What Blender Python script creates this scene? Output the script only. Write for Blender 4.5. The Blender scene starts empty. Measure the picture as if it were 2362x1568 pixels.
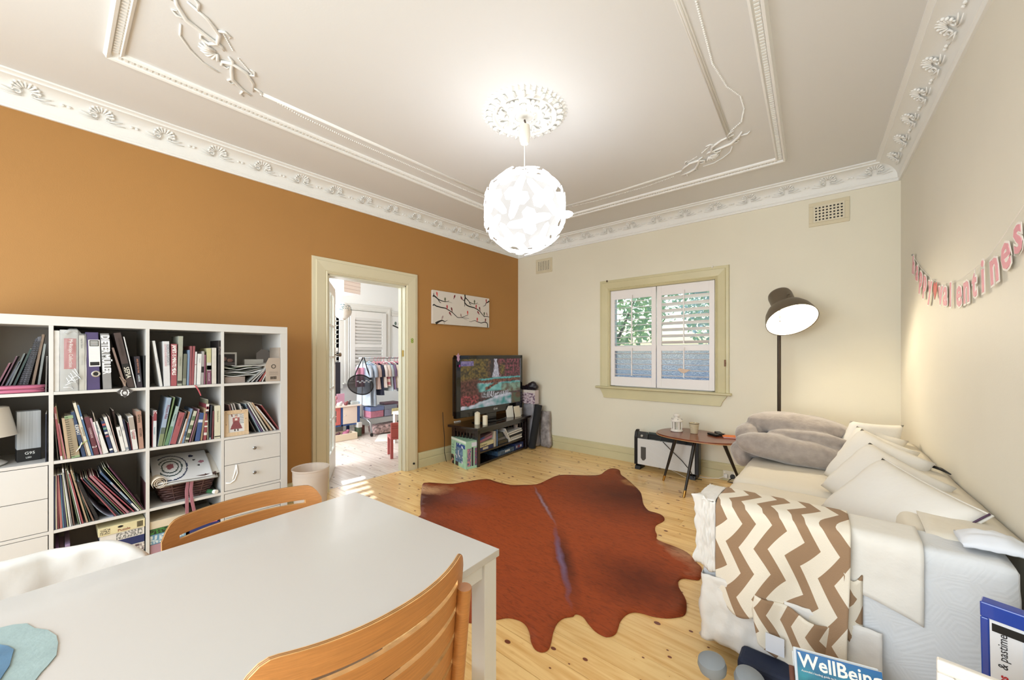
import bpy, bmesh, math, random
from mathutils import Vector, Matrix, noise
from mathutils.geometry import delaunay_2d_cdt
random.seed(7)
S = bpy.context.scene
COL = S.collection
R = math.radians
PI = math.pi
# ---------------------------------------------------------------- camera
H = 1.295; HEAD = R(40.2); FPX = 890.0
cd = bpy.data.cameras.new('camera'); cam = bpy.data.objects.new('camera', cd); COL.objects.link(cam)
cam.location = (0, 0, H); cam.rotation_euler = (PI/2, 0, HEAD)
cd.sensor_width = 36; cd.lens = 36*FPX/2362; cd.shift_y = 32/2362; cd.clip_start = .02
S.camera = cam
# ---------------------------------------------------------------- world, lights, exposure
S.view_settings.view_transform = 'Standard'; S.view_settings.look = 'None'
S.view_settings.gamma = 1; S.view_settings.use_curve_mapping = False
S.view_settings.exposure = 0.50
W = bpy.data.worlds.new('sky'); S.world = W; W.use_nodes = True
nt = W.node_tree; bg = nt.nodes['Background']
sky = nt.nodes.new('ShaderNodeTexSky'); sky.sky_type = 'NISHITA'; sky.sun_disc = False
sky.sun_elevation = R(40); sky.sun_rotation = R(-60); sky.air_density = 1.2; sky.dust_density = 2
nt.links.new(sky.outputs[0], bg.inputs[0]); bg.inputs[1].default_value = .22
def light(name, kind, loc, power, col, rot=(0,0,0), **k):
    l = bpy.data.lights.new(name, kind); l.energy = power; l.color = col
    for a, b in k.items(): setattr(l, a, b)
    o = bpy.data.objects.new(name, l); o.location = loc; o.rotation_euler = rot; COL.objects.link(o); return o
# low sun through the next room's window
_d = Vector((3.3, -1.2, -1.72))
sun = light('sun_light', 'SUN', (0,0,6), 5.0, (1,.95,.88), angle=R(.6))
sun.rotation_euler = _d.to_track_quat('-Z', 'Y').to_euler()
# daylight fill added behind the camera; daylight of the next room
light('daylight_fill', 'AREA', (-1.3,-1.66,1.5), 92, (.85,.93,1.0), (R(90),0,0), shape='RECTANGLE', size=2.9, size_y=1.9)  # main room fill, at a made-up window behind the camera
light('daylight_fill', 'AREA', (-5.2,.52,1.7), 92, (.92,.96,1.0), (R(90),0,0), shape='RECTANGLE', size=1.8, size_y=1.8)  # added to brighten the next room from its unseen side
light('daylight_fill', 'AREA', (-6.40,2.95,1.5), 16, (.97,.98,1.0), (0,R(-90),0), shape='RECTANGLE', size=1.4, size_y=.5)
# ---------------------------------------------------------------- pixel rays of the survey (photograph frame 2362x1568) onto real planes
_fw = (-math.sin(HEAD), math.cos(HEAD)); _rt = (math.cos(HEAD), math.sin(HEAD))
def _dr(u, v):
    t = (u-1181)/FPX; return Vector((_fw[0]+t*_rt[0], _fw[1]+t*_rt[1], (816-v)/FPX))
def onX(u, v, x): d = _dr(u, v); return d*(x/d.x)+Vector((0,0,H))
def onY(u, v, y): d = _dr(u, v); return d*(y/d.y)+Vector((0,0,H))
def onZ(u, v, z): d = _dr(u, v); return d*((z-H)/d.z)+Vector((0,0,H))
# ---------------------------------------------------------------- materials
def lin(h):
    if not isinstance(h, str): return tuple(h)+(1,) if len(h)==3 else tuple(h)
    h = h.lstrip('#'); c = [int(h[i:i+2],16)/255 for i in (0,2,4)]
    return tuple(x/12.92 if x<=.04045 else ((x+.055)/1.055)**2.4 for x in c)+(1,)
_mc = {}
def mat(col, rough=.5, metal=0, bump=0, bs=60, var=0, vs=8, emit=0, alpha=1, sheen=0, coat=0, spec=None, name=None, stretch=None, bdist=.002):
    key = (str(col), rough, metal, bump, bs, var, vs, emit, alpha, sheen, coat, name, str(stretch))
    if key in _mc: return _mc[key]
    m = bpy.data.materials.new(name or 'surface'); m.use_nodes = True; t = m.node_tree; b = t.nodes['Principled BSDF']
    c = lin(col); b.inputs['Base Color'].default_value = c
    b.inputs['Roughness'].default_value = rough; b.inputs['Metallic'].default_value = metal
    if spec is not None: b.inputs['Specular IOR Level'].default_value = spec
    if sheen: b.inputs['Sheen Weight'].default_value = sheen
    if coat: b.inputs['Coat Weight'].default_value = coat
    if alpha < 1: b.inputs['Alpha'].default_value = alpha
    if emit: b.inputs['Emission Color'].default_value = c; b.inputs['Emission Strength'].default_value = emit
    if bump or var:
        tc = t.nodes.new('ShaderNodeTexCoord'); mp = t.nodes.new('ShaderNodeMapping')
        t.links.new(tc.outputs['Object'], mp.inputs[0])
        if stretch: mp.inputs['Scale'].default_value = stretch
        if var:
            n = t.nodes.new('ShaderNodeTexNoise'); n.inputs['Scale'].default_value = vs; n.inputs['Detail'].default_value = 4
            t.links.new(mp.outputs[0], n.inputs['Vector'])
            cr = t.nodes.new('ShaderNodeMapRange'); cr.inputs['From Min'].default_value=.3; cr.inputs['From Max'].default_value=.7
            cr.inputs['To Min'].default_value=1-var; cr.inputs['To Max'].default_value=1+var*.6
            mx = t.nodes.new('ShaderNodeVectorMath'); mx.operation='SCALE'; mx.inputs[0].default_value = c[:3]
            t.links.new(n.outputs['Fac'], cr.inputs['Value']); t.links.new(cr.outputs[0], mx.inputs['Scale'])
            t.links.new(mx.outputs[0], b.inputs['Base Color'])
        if bump:
            n2 = t.nodes.new('ShaderNodeTexNoise'); n2.inputs['Scale'].default_value = bs; n2.inputs['Detail'].default_value = 5
            t.links.new(mp.outputs[0], n2.inputs['Vector'])
            bp = t.nodes.new('ShaderNodeBump'); bp.inputs['Strength'].default_value = bump; bp.inputs['Distance'].default_value = bdist
            t.links.new(n2.outputs['Fac'], bp.inputs['Height']); t.links.new(bp.outputs[0], b.inputs['Normal'])
    _mc[key] = m; return m
def nodes(m): return m.node_tree, m.node_tree.nodes['Principled BSDF']
def glassy(name, col, tr=.85, rough=.05, bump=0, bs=200):
    m = bpy.data.materials.new(name); m.use_nodes = True; t = m.node_tree; b = t.nodes['Principled BSDF']
    o = t.nodes['Material Output']; mx = t.nodes.new('ShaderNodeMixShader'); tp = t.nodes.new('ShaderNodeBsdfTransparent')
    b.inputs['Base Color'].default_value = lin(col); b.inputs['Roughness'].default_value = rough
    tp.inputs[0].default_value = lin(col); mx.inputs[0].default_value = tr
    t.links.new(b.outputs[0], mx.inputs[1]); t.links.new(tp.outputs[0], mx.inputs[2]); t.links.new(mx.outputs[0], o.inputs[0])
    return m
# ---------------------------------------------------------------- mesh builder
class MB:
    def __init__(s): s.v = []; s.f = []; s.m = []; s.M = Matrix()
    def add(s, vs, fs, m=0):
        b = len(s.v); s.v += [tuple(s.M @ Vector(p)) for p in vs]
        s.f += [tuple(b+i for i in f) for f in fs]; s.m += [m]*len(fs); return s
    def box(s, x0, x1, y0, y1, z0, z1, m=0):
        vs = [(x,y,z) for x in (x0,x1) for y in (y0,y1) for z in (z0,z1)]
        return s.add(vs, [(0,1,3,2),(4,6,7,5),(0,4,5,1),(2,3,7,6),(0,2,6,4),(1,5,7,3)], m)
    def cbox(s, c, d, m=0): return s.box(c[0]-d[0]/2,c[0]+d[0]/2,c[1]-d[1]/2,c[1]+d[1]/2,c[2]-d[2]/2,c[2]+d[2]/2,m)
    def prism(s, poly, z0, z1, m=0, cap=None):
        n = len(poly); vs = [(p[0],p[1],z0) for p in poly]+[(p[0],p[1],z1) for p in poly]
        s.add(vs, [tuple(range(n-1,-1,-1)), tuple(range(n,2*n))], m if cap is None else cap)
        b = len(s.v)-2*n
        s.f += [(b+i,b+(i+1)%n,b+n+(i+1)%n,b+n+i) for i in range(n)]; s.m += [m]*n; return s
    def lathe(s, prof, seg=24, c=(0,0,0), m=0, a0=0, a1=2*PI):
        full = abs(a1-a0-2*PI) < 1e-6; k = seg if full else seg+1; vs = []; fs = []
        for r, z in prof:
            for i in range(k):
                a = a0+(a1-a0)*i/seg; vs.append((c[0]+r*math.cos(a), c[1]+r*math.sin(a), c[2]+z))
        for j in range(len(prof)-1):
            for i in range(seg):
                i2 = (i+1)%k; fs.append((j*k+i, j*k+i2, (j+1)*k+i2, (j+1)*k+i))
        return s.add(vs, fs, m)
    def tube(s, path, r, seg=8, m=0, cap=True):
        P = [Vector(p) for p in path]; n = len(P); rr = r if isinstance(r,(list,tuple)) else [r]*n
        vs = []; fs = []; up = None
        for i, p in enumerate(P):
            d = (P[min(i+1,n-1)]-P[max(i-1,0)]).normalized()
            if up is None: up = Vector((0,0,1)) if abs(d.z) < .9 else Vector((1,0,0))
            a = d.cross(up)
            if a.length < 1e-5: a = d.orthogonal()
            a.normalize(); b = a.cross(d).normalized(); up = b
            for k in range(seg):
                t = 2*PI*k/seg; vs.append(p+rr[i]*(a*math.cos(t)+b*math.sin(t)))
        for i in range(n-1):
            for k in range(seg):
                k2=(k+1)%seg; fs.append((i*seg+k,i*seg+k2,(i+1)*seg+k2,(i+1)*seg+k))
        if cap: fs += [tuple(range(seg-1,-1,-1)), tuple((n-1)*seg+k for k in range(seg))]
        return s.add(vs, fs, m)
    def grid(s, fn, nu, nv, m=0, closed=False):
        vs = [fn(i/nu, j/nv) for j in range(nv+1) for i in range(nu+1)]
        fs = [(j*(nu+1)+i, j*(nu+1)+i+1, (j+1)*(nu+1)+i+1, (j+1)*(nu+1)+i) for j in range(nv) for i in range(nu)]
        return s.add(vs, fs, m)
    def ball(s, c, r, m=0, seg=10, rings=6):
        r = r if isinstance(r,(tuple,list)) else (r,r,r)
        vs = [(c[0],c[1],c[2]+r[2])]
        for j in range(1,rings):
            p = PI*j/rings
            for i in range(seg):
                a = 2*PI*i/seg; vs.append((c[0]+r[0]*math.sin(p)*math.cos(a), c[1]+r[1]*math.sin(p)*math.sin(a), c[2]+r[2]*math.cos(p)))
        vs.append((c[0],c[1],c[2]-r[2])); fs = []
        for i in range(seg): fs.append((0,1+i,1+(i+1)%seg)); L=1+(rings-2)*seg; fs.append((L+(i+1)%seg, L+i, len(vs)-1))
        for j in range(rings-2):
            for i in range(seg):
                a=1+j*seg+i; b=1+j*seg+(i+1)%seg; fs.append((a,a+seg,b+seg,b))
        return s.add(vs, fs, m)
    def mesh(s, name, mats):
        me = bpy.data.meshes.new(name); me.from_pydata(s.v, [], s.f)
        for m in (mats if isinstance(mats,(list,tuple)) else [mats]): me.materials.append(m)
        me.polygons.foreach_set('material_index', s.m)
        bm = bmesh.new(); bm.from_mesh(me); bmesh.ops.recalc_face_normals(bm, faces=bm.faces); bm.to_mesh(me); bm.free()
        return me
    def build(s, name, mats, parent=None, smooth=False, bevel=0, loc=None, seg=2, solid=0, sub=0):
        return link(name, s.mesh(name, mats), parent, smooth, bevel, loc, seg, solid, sub)
def link(name, me, parent=None, smooth=False, bevel=0, loc=None, seg=2, solid=0, sub=0):
    o = bpy.data.objects.new(name, me); COL.objects.link(o)
    if parent: o.parent = parent
    if loc is not None: o.location = loc
    if smooth:
        me.polygons.foreach_set('use_smooth', [True]*len(me.polygons))
        if smooth == 'auto':
            me.polygons.foreach_set('use_smooth', [True]*len(me.polygons))
            for e, a in _sharp(me): me.edges[e].use_edge_sharp = a
    if solid:
        md = o.modifiers.new('t','SOLIDIFY'); md.thickness = solid; md.offset = 0
    if sub:
        md = o.modifiers.new('s','SUBSURF'); md.levels = md.render_levels = sub
    if bevel:
        md = o.modifiers.new('b','BEVEL'); md.width = bevel; md.segments = seg; md.limit_method = 'ANGLE'; md.angle_limit = R(40)
    return o
def _sharp(me):
    bm = bmesh.new(); bm.from_mesh(me); out = []
    for e in bm.edges:
        if len(e.link_faces) == 2 and e.calc_face_angle(0) > R(38): out.append((e.index, True))
    bm.free(); return out
def tag(o, label, cat, group=None, kind=None):
    o['label'] = label; o['category'] = cat
    if group: o['group'] = group
    if kind: o['kind'] = kind
    return o
def thing(name, label, cat, loc=(0,0,0), rz=0, group=None, rot=None):
    o = bpy.data.objects.new(name, None); COL.objects.link(o); o.empty_display_size = .05
    o.location = loc; o.rotation_euler = rot if rot else (0,0,rz); return tag(o, label, cat, group)
def struct(o, label, cat='setting'): return tag(o, label, cat, kind='structure')
def copy_tree(o, parent=None, top=True):
    c = o.copy(); COL.objects.link(c); c.parent = parent
    for ch in [x for x in o.children]: copy_tree(ch, c, False)
    return c
def text(s, size, m, parent, M, name='lettering', ext=.0006, sx=1, align='LEFT', bold=0):
    cu = bpy.data.curves.new(name, 'FONT'); cu.body = s; cu.size = size; cu.extrude = ext; cu.align_x = align; cu.align_y = 'CENTER'
    cu.offset = bold; cu.resolution_u = 2; cu.materials.append(m)
    o = bpy.data.objects.new(name, cu); COL.objects.link(o); o.parent = parent; o.matrix_local = M @ Matrix.Diagonal((sx,1,1,1)); return o
def frame(x, y, o):      # matrix with text direction x, up y, origin o
    x = Vector(x).normalized(); y = Vector(y).normalized(); z = x.cross(y)
    return Matrix(((x.x,y.x,z.x,o[0]),(x.y,y.y,z.y,o[1]),(x.z,y.z,z.z,o[2]),(0,0,0,1)))
def nz(p, s=1.0): return noise.noise(Vector(p)*s)
# common materials
mWallO = mat('#ae7d42', .62, bump=.25, bs=160, var=.04, vs=1.2, name='orange_paint')
mWallC = mat('#e6dfcb', .6, bump=.2, bs=120, var=.03, vs=1.5, name='cream_paint')
mWallR = mat('#e4decf', .6, bump=.2, bs=120, var=.03, vs=1.5, name='cream_paint_right')
mCeil = mat('#e2e1df', .75, bump=.15, bs=90, name='ceiling_paint')
mPlas = mat('#efeeea', .6, bump=.2, bs=150, name='plaster')
mTrim = mat('#cfc59c', .38, bump=.15, bs=60, var=.05, vs=4, name='khaki_gloss')
mWall2 = mat('#e6e8e6', .7, name='white_wall')
mTrim2 = mat('#d8d8d2', .5, name='white_gloss')
mShut = mat('#efe9e6', .45, name='shutter_white')
mWhite = mat('#e8e6e2', .4, name='white')
mLam = mat('#cac7c2', .32, name='white_laminate')
mBlack = mat('#0c0b0c', .4, name='black')
mPaper = mat('#e4dfd2', .8, name='paper')
mInk = mat('#141312', .6, name='ink')
mWht = mat('#f2f0ea', .5, name='white_print')
mChrome = mat('#c8c8c8', .25, 1, name='chrome')
# ================================================================ ROOM SHELL
X0, Y1, ZC, YF = -3.65, 4.46, 2.87, -1.7
XR = lambda y: .392+(Y1-y)*math.tan(R(2.3))
POLY = [(X0,YF),(X0,Y1),(XR(Y1),Y1),(XR(YF),YF)]      # clockwise seen from above: left, back, right, front
def inset(p):
    n = len(POLY); L = []
    for i in range(n):
        a = Vector(POLY[i]); b = Vector(POLY[(i+1)%n]); d = (b-a).normalized(); nrm = Vector((d.y,-d.x))
        L.append((a+nrm*p, d))
    out = []
    for i in range(n):
        (a,d),(b,e) = L[i-1], L[i]
        den = d.x*e.y-d.y*e.x; t = ((b.x-a.x)*e.y-(b.y-a.y)*e.x)/den; out.append(a+d*t)
    return out
def run_profile(prof, side, name, m, label, cut=None, smooth=False):
    """profile (distance from wall, z) lofted along wall side (0 left 1 back 2 right 3 front)"""
    mb = MB(); rows = []
    for p, z in prof:
        q = inset(p); a = q[side]; b = q[(side+1)%4]
        if cut:
            d = Vector(POLY[(side+1)%4])-Vector(POLY[side]); L = d.length; d.normalize()
            o = Vector(POLY[side]); nrm = Vector((d.y,-d.x))
            if cut[0] is not None: a = o+d*cut[0]+nrm*p
            if cut[1] is not None: b = o+d*cut[1]+nrm*p
        rows.append(((a.x,a.y,z),(b.x,b.y,z)))
    n = len(rows); vs = [r[0] for r in rows]+[r[1] for r in rows]
    mb.add(vs, [(i,(i+1)%n,n+(i+1)%n,n+i) for i in range(n)]+[tuple(range(n)), tuple(range(2*n-1,n-1,-1))])
    o = mb.build(name, m, smooth='auto' if smooth else False); return struct(o, label, 'trim')
T = .12
DY0, DY1, DZ = 1.645, 2.50, 2.045          # door opening in the left wall
wx0, wx1, wz0, wz1 = -2.175, -.975, .885, 2.085     # window opening in the back wall
mb = MB(); mb.box(X0-T,X0,YF-T,DY0,0,ZC).box(X0-T,X0,DY1,Y1+T,0,ZC).box(X0-T,X0,DY0,DY1,DZ,ZC)
struct(mb.build('wall_left', [mWallO]), 'orange painted wall with doorway and bird canvas', 'wall')
mb = MB(); mb.box(X0,wx0,Y1,Y1+T,0,ZC).box(wx1,XR(Y1)+.1,Y1,Y1+T,0,ZC).box(wx0,wx1,Y1,Y1+T,0,wz0).box(wx0,wx1,Y1,Y1+T,wz1,ZC)
struct(mb.build('wall_back', mWallC), 'cream wall with the shuttered window', 'wall')
mb = MB(); mb.prism([(XR(Y1+T),Y1+T),(XR(Y1+T)+T,Y1+T),(XR(YF)+T+.1,YF-T),(XR(YF-T),YF-T)],0,ZC)
struct(mb.build('wall_right', mWallR), 'pale cream wall behind the sofa carrying the letter garland', 'wall')
mb = MB(); a,b = -2.8,.2; mb.box(X0,a,YF-T,YF,0,ZC).box(b,XR(YF)+.1,YF-T,YF,0,ZC).box(a,b,YF-T,YF,0,.55).box(a,b,YF-T,YF,2.45,ZC)  # unseen wall, its opening made up for the daylight fill
struct(mb.build('wall_front', mWallC), 'cream wall behind the photographer with a wide added opening for daylight fill', 'wall')
mb = MB(); mb.box(X0-T,1.0,YF-T,Y1+T,ZC,ZC+.1)
struct(mb.build('ceiling', mCeil), 'off white plaster ceiling with moulded panels', 'ceiling')
# cornice
prof = [(0,2.712),(.014,2.712),(.018,2.722),(.014,2.732),(.022,2.738),(.022,2.748)]
prof += [(.132-.11*math.cos(R(t)), 2.748+.098*math.sin(R(t))) for t in range(0,91,9)]
prof += [(.140,2.846),(.140,2.854),(.150,2.858),(.164,2.860),(.164,2.874),(0,2.874)]
for i, nm in enumerate(('left wall','back wall','right wall','front wall')):
    c = run_profile(prof, i, f'trim_{i+1}', mPlas, f'white coved plaster cornice along the {nm}', smooth=True)
    # palmettes pressed into the cove
    mbp = None
    if i < 3:
        if i == 0:
            P = MB()
            for k in range(-4,5):
                a = R(k*20); L = .052-.0022*abs(k)
                P.M = Matrix.Rotation(a,4,'Z') @ Matrix.Translation((0,.010+L*.5,.006)) @ Matrix.Rotation(R(8),4,'X')
                P.ball((0,.006,-.002),(.0058,L*.5,.0065),seg=8,rings=5); P.ball((0,L*.48,-.002),(.0085,.009,.008),seg=8,rings=5)
            P.M = Matrix()
            for sx in (-1,1):
                pts = []
                for t in range(14):
                    a = t*.45; r = .016-.0009*t; pts.append((sx*(.030+1.2*r*math.cos(a)), -.008+1.2*r*math.sin(a), .006))
                P.tube(pts,.0045,5)
                P.tube([(sx*.03,-.020,.004),(sx*.065,-.014,.006),(sx*.095,-.004,.003)],[.005,.005,.002],5)
                P.tube([(sx*.016,-.026,.006),(sx*.06,-.032,.010),(sx*.11,-.026,.008)],[.004,.004,.002],5)
            pal = P.mesh('palmette', mPlas); pal.polygons.foreach_set('use_smooth',[True]*len(pal.polygons))
            Q = MB()
            for sx in (-1,1): Q.ball((sx*.013,0,.003),(.010,.008,.007),seg=8,rings=5)
            ros = Q.mesh('rosette', mPlas)
        a = Vector(POLY[i]); b = Vector(POLY[i+1]); L = (b-a).length; d = (b-a).normalized(); nrm = Vector((d.y,-d.x,0)); d3 = Vector((d.x,d.y,0))
        up = (nrm*.72+Vector((0,0,1))*.70).normalized(); out = d3.cross(up); 
        if out.z > 0: out = -out
        k = .28 if i else .09
        while k < L-.15:
            for me, off, h in ((pal,0,0),(ros,.15,-.012)):
                pp = Vector((a.x,a.y,0))+d3*(k+off)+nrm*(.061)+Vector((0,0,2.812))+up*h
                if k+off < L-.1:
                    o = link(me.name, me, c); x = up.cross(out); o.matrix_local = Matrix(((x.x,up.x,out.x,pp.x),(x.y,up.y,out.y,pp.y),(x.z,up.z,out.z,pp.z),(0,0,0,1)))
            k += .30
# skirting
bp = [(0,0),(.022,0),(.022,.085),(.016,.092),(.022,.098),(.022,.150),(.012,.162),(.012,.170),(0,.170)]
run_profile(bp,0,'baseboard_left',mTrim,'khaki skirting on the orange wall right of the door',cut=(2.66-YF,None))
run_profile(bp,0,'baseboard_left',mTrim,'khaki skirting on the orange wall left of the door',cut=(None,1.50-YF))
run_profile(bp,1,'baseboard_back',mTrim,'khaki skirting along the back wall')
run_profile(bp,2,'baseboard_right',mTrim,'khaki skirting behind the sofa')
# ceiling frames
def poly_frame(poly, prof, name, label):
    """closed moulding: profile (offset outward, drop) following a polygon"""
    n = len(poly); mb = MB(); rings = []
    cx = sum(p[0] for p in poly)/n; cy = sum(p[1] for p in poly)/n
    V = [Vector(p) for p in poly]; area = sum(V[i].x*V[(i+1)%n].y-V[(i+1)%n].x*V[i].y for i in range(n)); sg = 1 if area > 0 else -1
    for off, dz in prof:
        ring = []
        for i in range(n):
            d = (V[i]-V[i-1]).normalized(); e = (V[(i+1)%n]-V[i]).normalized()
            n1 = Vector((d.y,-d.x))*sg; n2 = Vector((e.y,-e.x))*sg; b = (n1+n2); b = b/max(b.dot(n1),.3)
            q = V[i]+b*off; ring.append((q.x,q.y,ZC-dz))
        rings.append(ring)
    vs = [p for r in rings for p in r]; fs = []
    for j in range(len(rings)-1):
        for i in range(n): fs.append((j*n+i,j*n+(i+1)%n,(j+1)*n+(i+1)%n,(j+1)*n+i))
    mb.add(vs, fs); return struct(mb.build(name, mPlas), label, 'trim')
OUT = [(-2.90,.20),(-2.90,3.77),(-.352,3.77),(-.20,.20)]
fo = poly_frame(OUT, [(-.035,0),(-.033,.012),(-.022,.018),(-.016,.008),(.012,.008),(.016,.022),(.028,.026),(.034,.012),(.04,0)], 'trim_5', 'large rectangular plaster moulding with bead and dentil on the ceiling')
dn = MB()
for i in range(4):
    a = Vector(OUT[i]); b = Vector(OUT[(i+1)%4]); d = (b-a).normalized(); L = (b-a).length; k = .02
    nr = Vector((-d.y,d.x))
    while k < L-.02:
        p = a+d*k; q = Vector((p.x,p.y,0)); ang = math.atan2(d.y,d.x)
        dn.M = Matrix.Translation((p.x,p.y,ZC-.011)) @ Matrix.Rotation(ang,4,'Z')
        dn.box(-.006,.006,-.012,.010,-.004,.004); k += .024
dn.M = Matrix(); d_ = dn.build('dentil_band', mPlas, fo); d_['kind'] = 'stuff'
# inner frame: straight mouldings broken by scrolled ornaments on the chamfered corners
def mould(pts, name='moulding'):
    mb = MB(); n=len(pts)
    for k,(off,h) in enumerate(((-.011,.005),(0,.008),(.011,.005))):
        P=[Vector(p) for p in pts]; q=[]
        for i,p in enumerate(P):
            d=(P[min(i+1,n-1)]-P[max(i-1,0)]).normalized(); q.append((p.x-d.y*off,p.y+d.x*off,ZC-.001))
        mb.tube(q,h,8)
    return mb.build(name, mPlas, fi, smooth=True)
fi = struct(MB().box(-2.675,-2.655,1.6,1.9,ZC-.006,ZC+.002).build('trim_6', mPlas), 'inner plaster moulding with scrolled corners on the ceiling','trim')
mould([(-2.665,.80),(-2.655,1.8),(-2.650,3.10)]); mould([(-.605,3.20),(-.545,1.79),(-.51,.90)]); mould([(-2.33,3.515),(-1.6,3.52),(-1.02,3.485)]); mould([(-2.18,.385),(-1.5,.36),(-.95,.37)])
def ornament(c, ang, fl=1):
    """scrolls across a corner: local x along the corner cut, y towards the room corner"""
    M_ = Matrix.Translation((c[0],c[1],ZC)) @ Matrix.Rotation(ang,4,'Z') @ Matrix.Diagonal((1,fl,-1,1))
    mb = MB(); mb.M = M_
    for s in (-1,1):
        mb.tube([(s*.34,.02,.004),(s*.28,.045,.006),(s*.20,.055,.008),(s*.12,.02,.008),(s*.05,-.02,.008),(s*.02,-.015,.006)],[.005,.008,.010,.009,.007,.004],7)
        mb.tube([(s*.30,-.01,.004),(s*.22,-.045,.006),(s*.13,-.05,.008),(s*.07,-.01,.008),(s*.06,.035,.008),(s*.09,.055,.006),(s*.115,.04,.005),(s*.105,.022,.004)],[.004,.007,.009,.009,.008,.007,.005,.003],7)
        mb.tube([(s*.20,.055,.006),(s*.215,.085,.005),(s*.245,.085,.004),(s*.24,.065,.004)],[.006,.006,.004,.003],6)
        mb.tube([(s*.30,.045,.004),(s*.33,.075,.006),(s*.36,.07,.003)],[.006,.006,.002],6); mb.tube([(s*.26,-.03,.004),(s*.30,-.055,.006),(s*.34,-.045,.003)],[.006,.006,.002],6)
        mb.tube([(s*.15,-.05,.004),(s*.15,-.085,.006),(s*.12,-.095,.004),(s*.105,-.08,.003)],[.006,.006,.004,.002],6)
        for t in range(12): mb.ball((s*(.03+.011*t),-.06-.0012*t,.003),.0045,seg=6,rings=4)
    for k in range(-3,4):
        a = R(90+k*22); mb.tube([(.01*math.cos(a),.03+.01*math.sin(a),.006),(.055*math.cos(a),.03+.055*math.sin(a),.012),(.075*math.cos(a),.03+.075*math.sin(a),.003)],[.007,.008,.003],6)
    mb.tube([(-.16,.10,.003),(-.09,.145,.004),(0,.155,.004),(.09,.145,.004),(.16,.10,.003)],[.004,.005,.005,.005,.004],6)
    mb.M = Matrix(); mb.build('scroll_ornament', mPlas, fi, smooth=True)
ornament((-2.455,.565),R(-40),-1); ornament((-2.50,3.33),R(40),1); ornament((-.80,3.33),R(-38),1); ornament((-.74,.60),R(38),-1)
bd = MB()
def beads(pts):
    P=[Vector(p) for p in pts]
    for a,b in zip(P,P[1:]):
        n=max(1,int((b-a).length/.015))
        for i in range(n): q=a.lerp(b,i/n); bd.ball((q.x,q.y,ZC-.002),.0058,seg=6,rings=4)
beads([(-2.68,.90),(-2.715,1.05),(-2.735,1.4),(-2.735,2.5),(-2.715,2.9),(-2.69,3.05)])
beads([(-.60,3.10),(-.50,3.00),(-.46,2.85),(-.455,2.70),(-.50,2.55),(-.52,2.3),(-.48,1.8),(-.47,1.2)])
beads([(-2.2,3.55),(-1.9,3.585),(-1.4,3.585),(-1.1,3.54)]); beads([(-2.0,.34),(-1.6,.31),(-1.1,.33)])
b_ = bd.build('bead_string', mPlas, fi); b_['kind'] = 'stuff'
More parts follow.
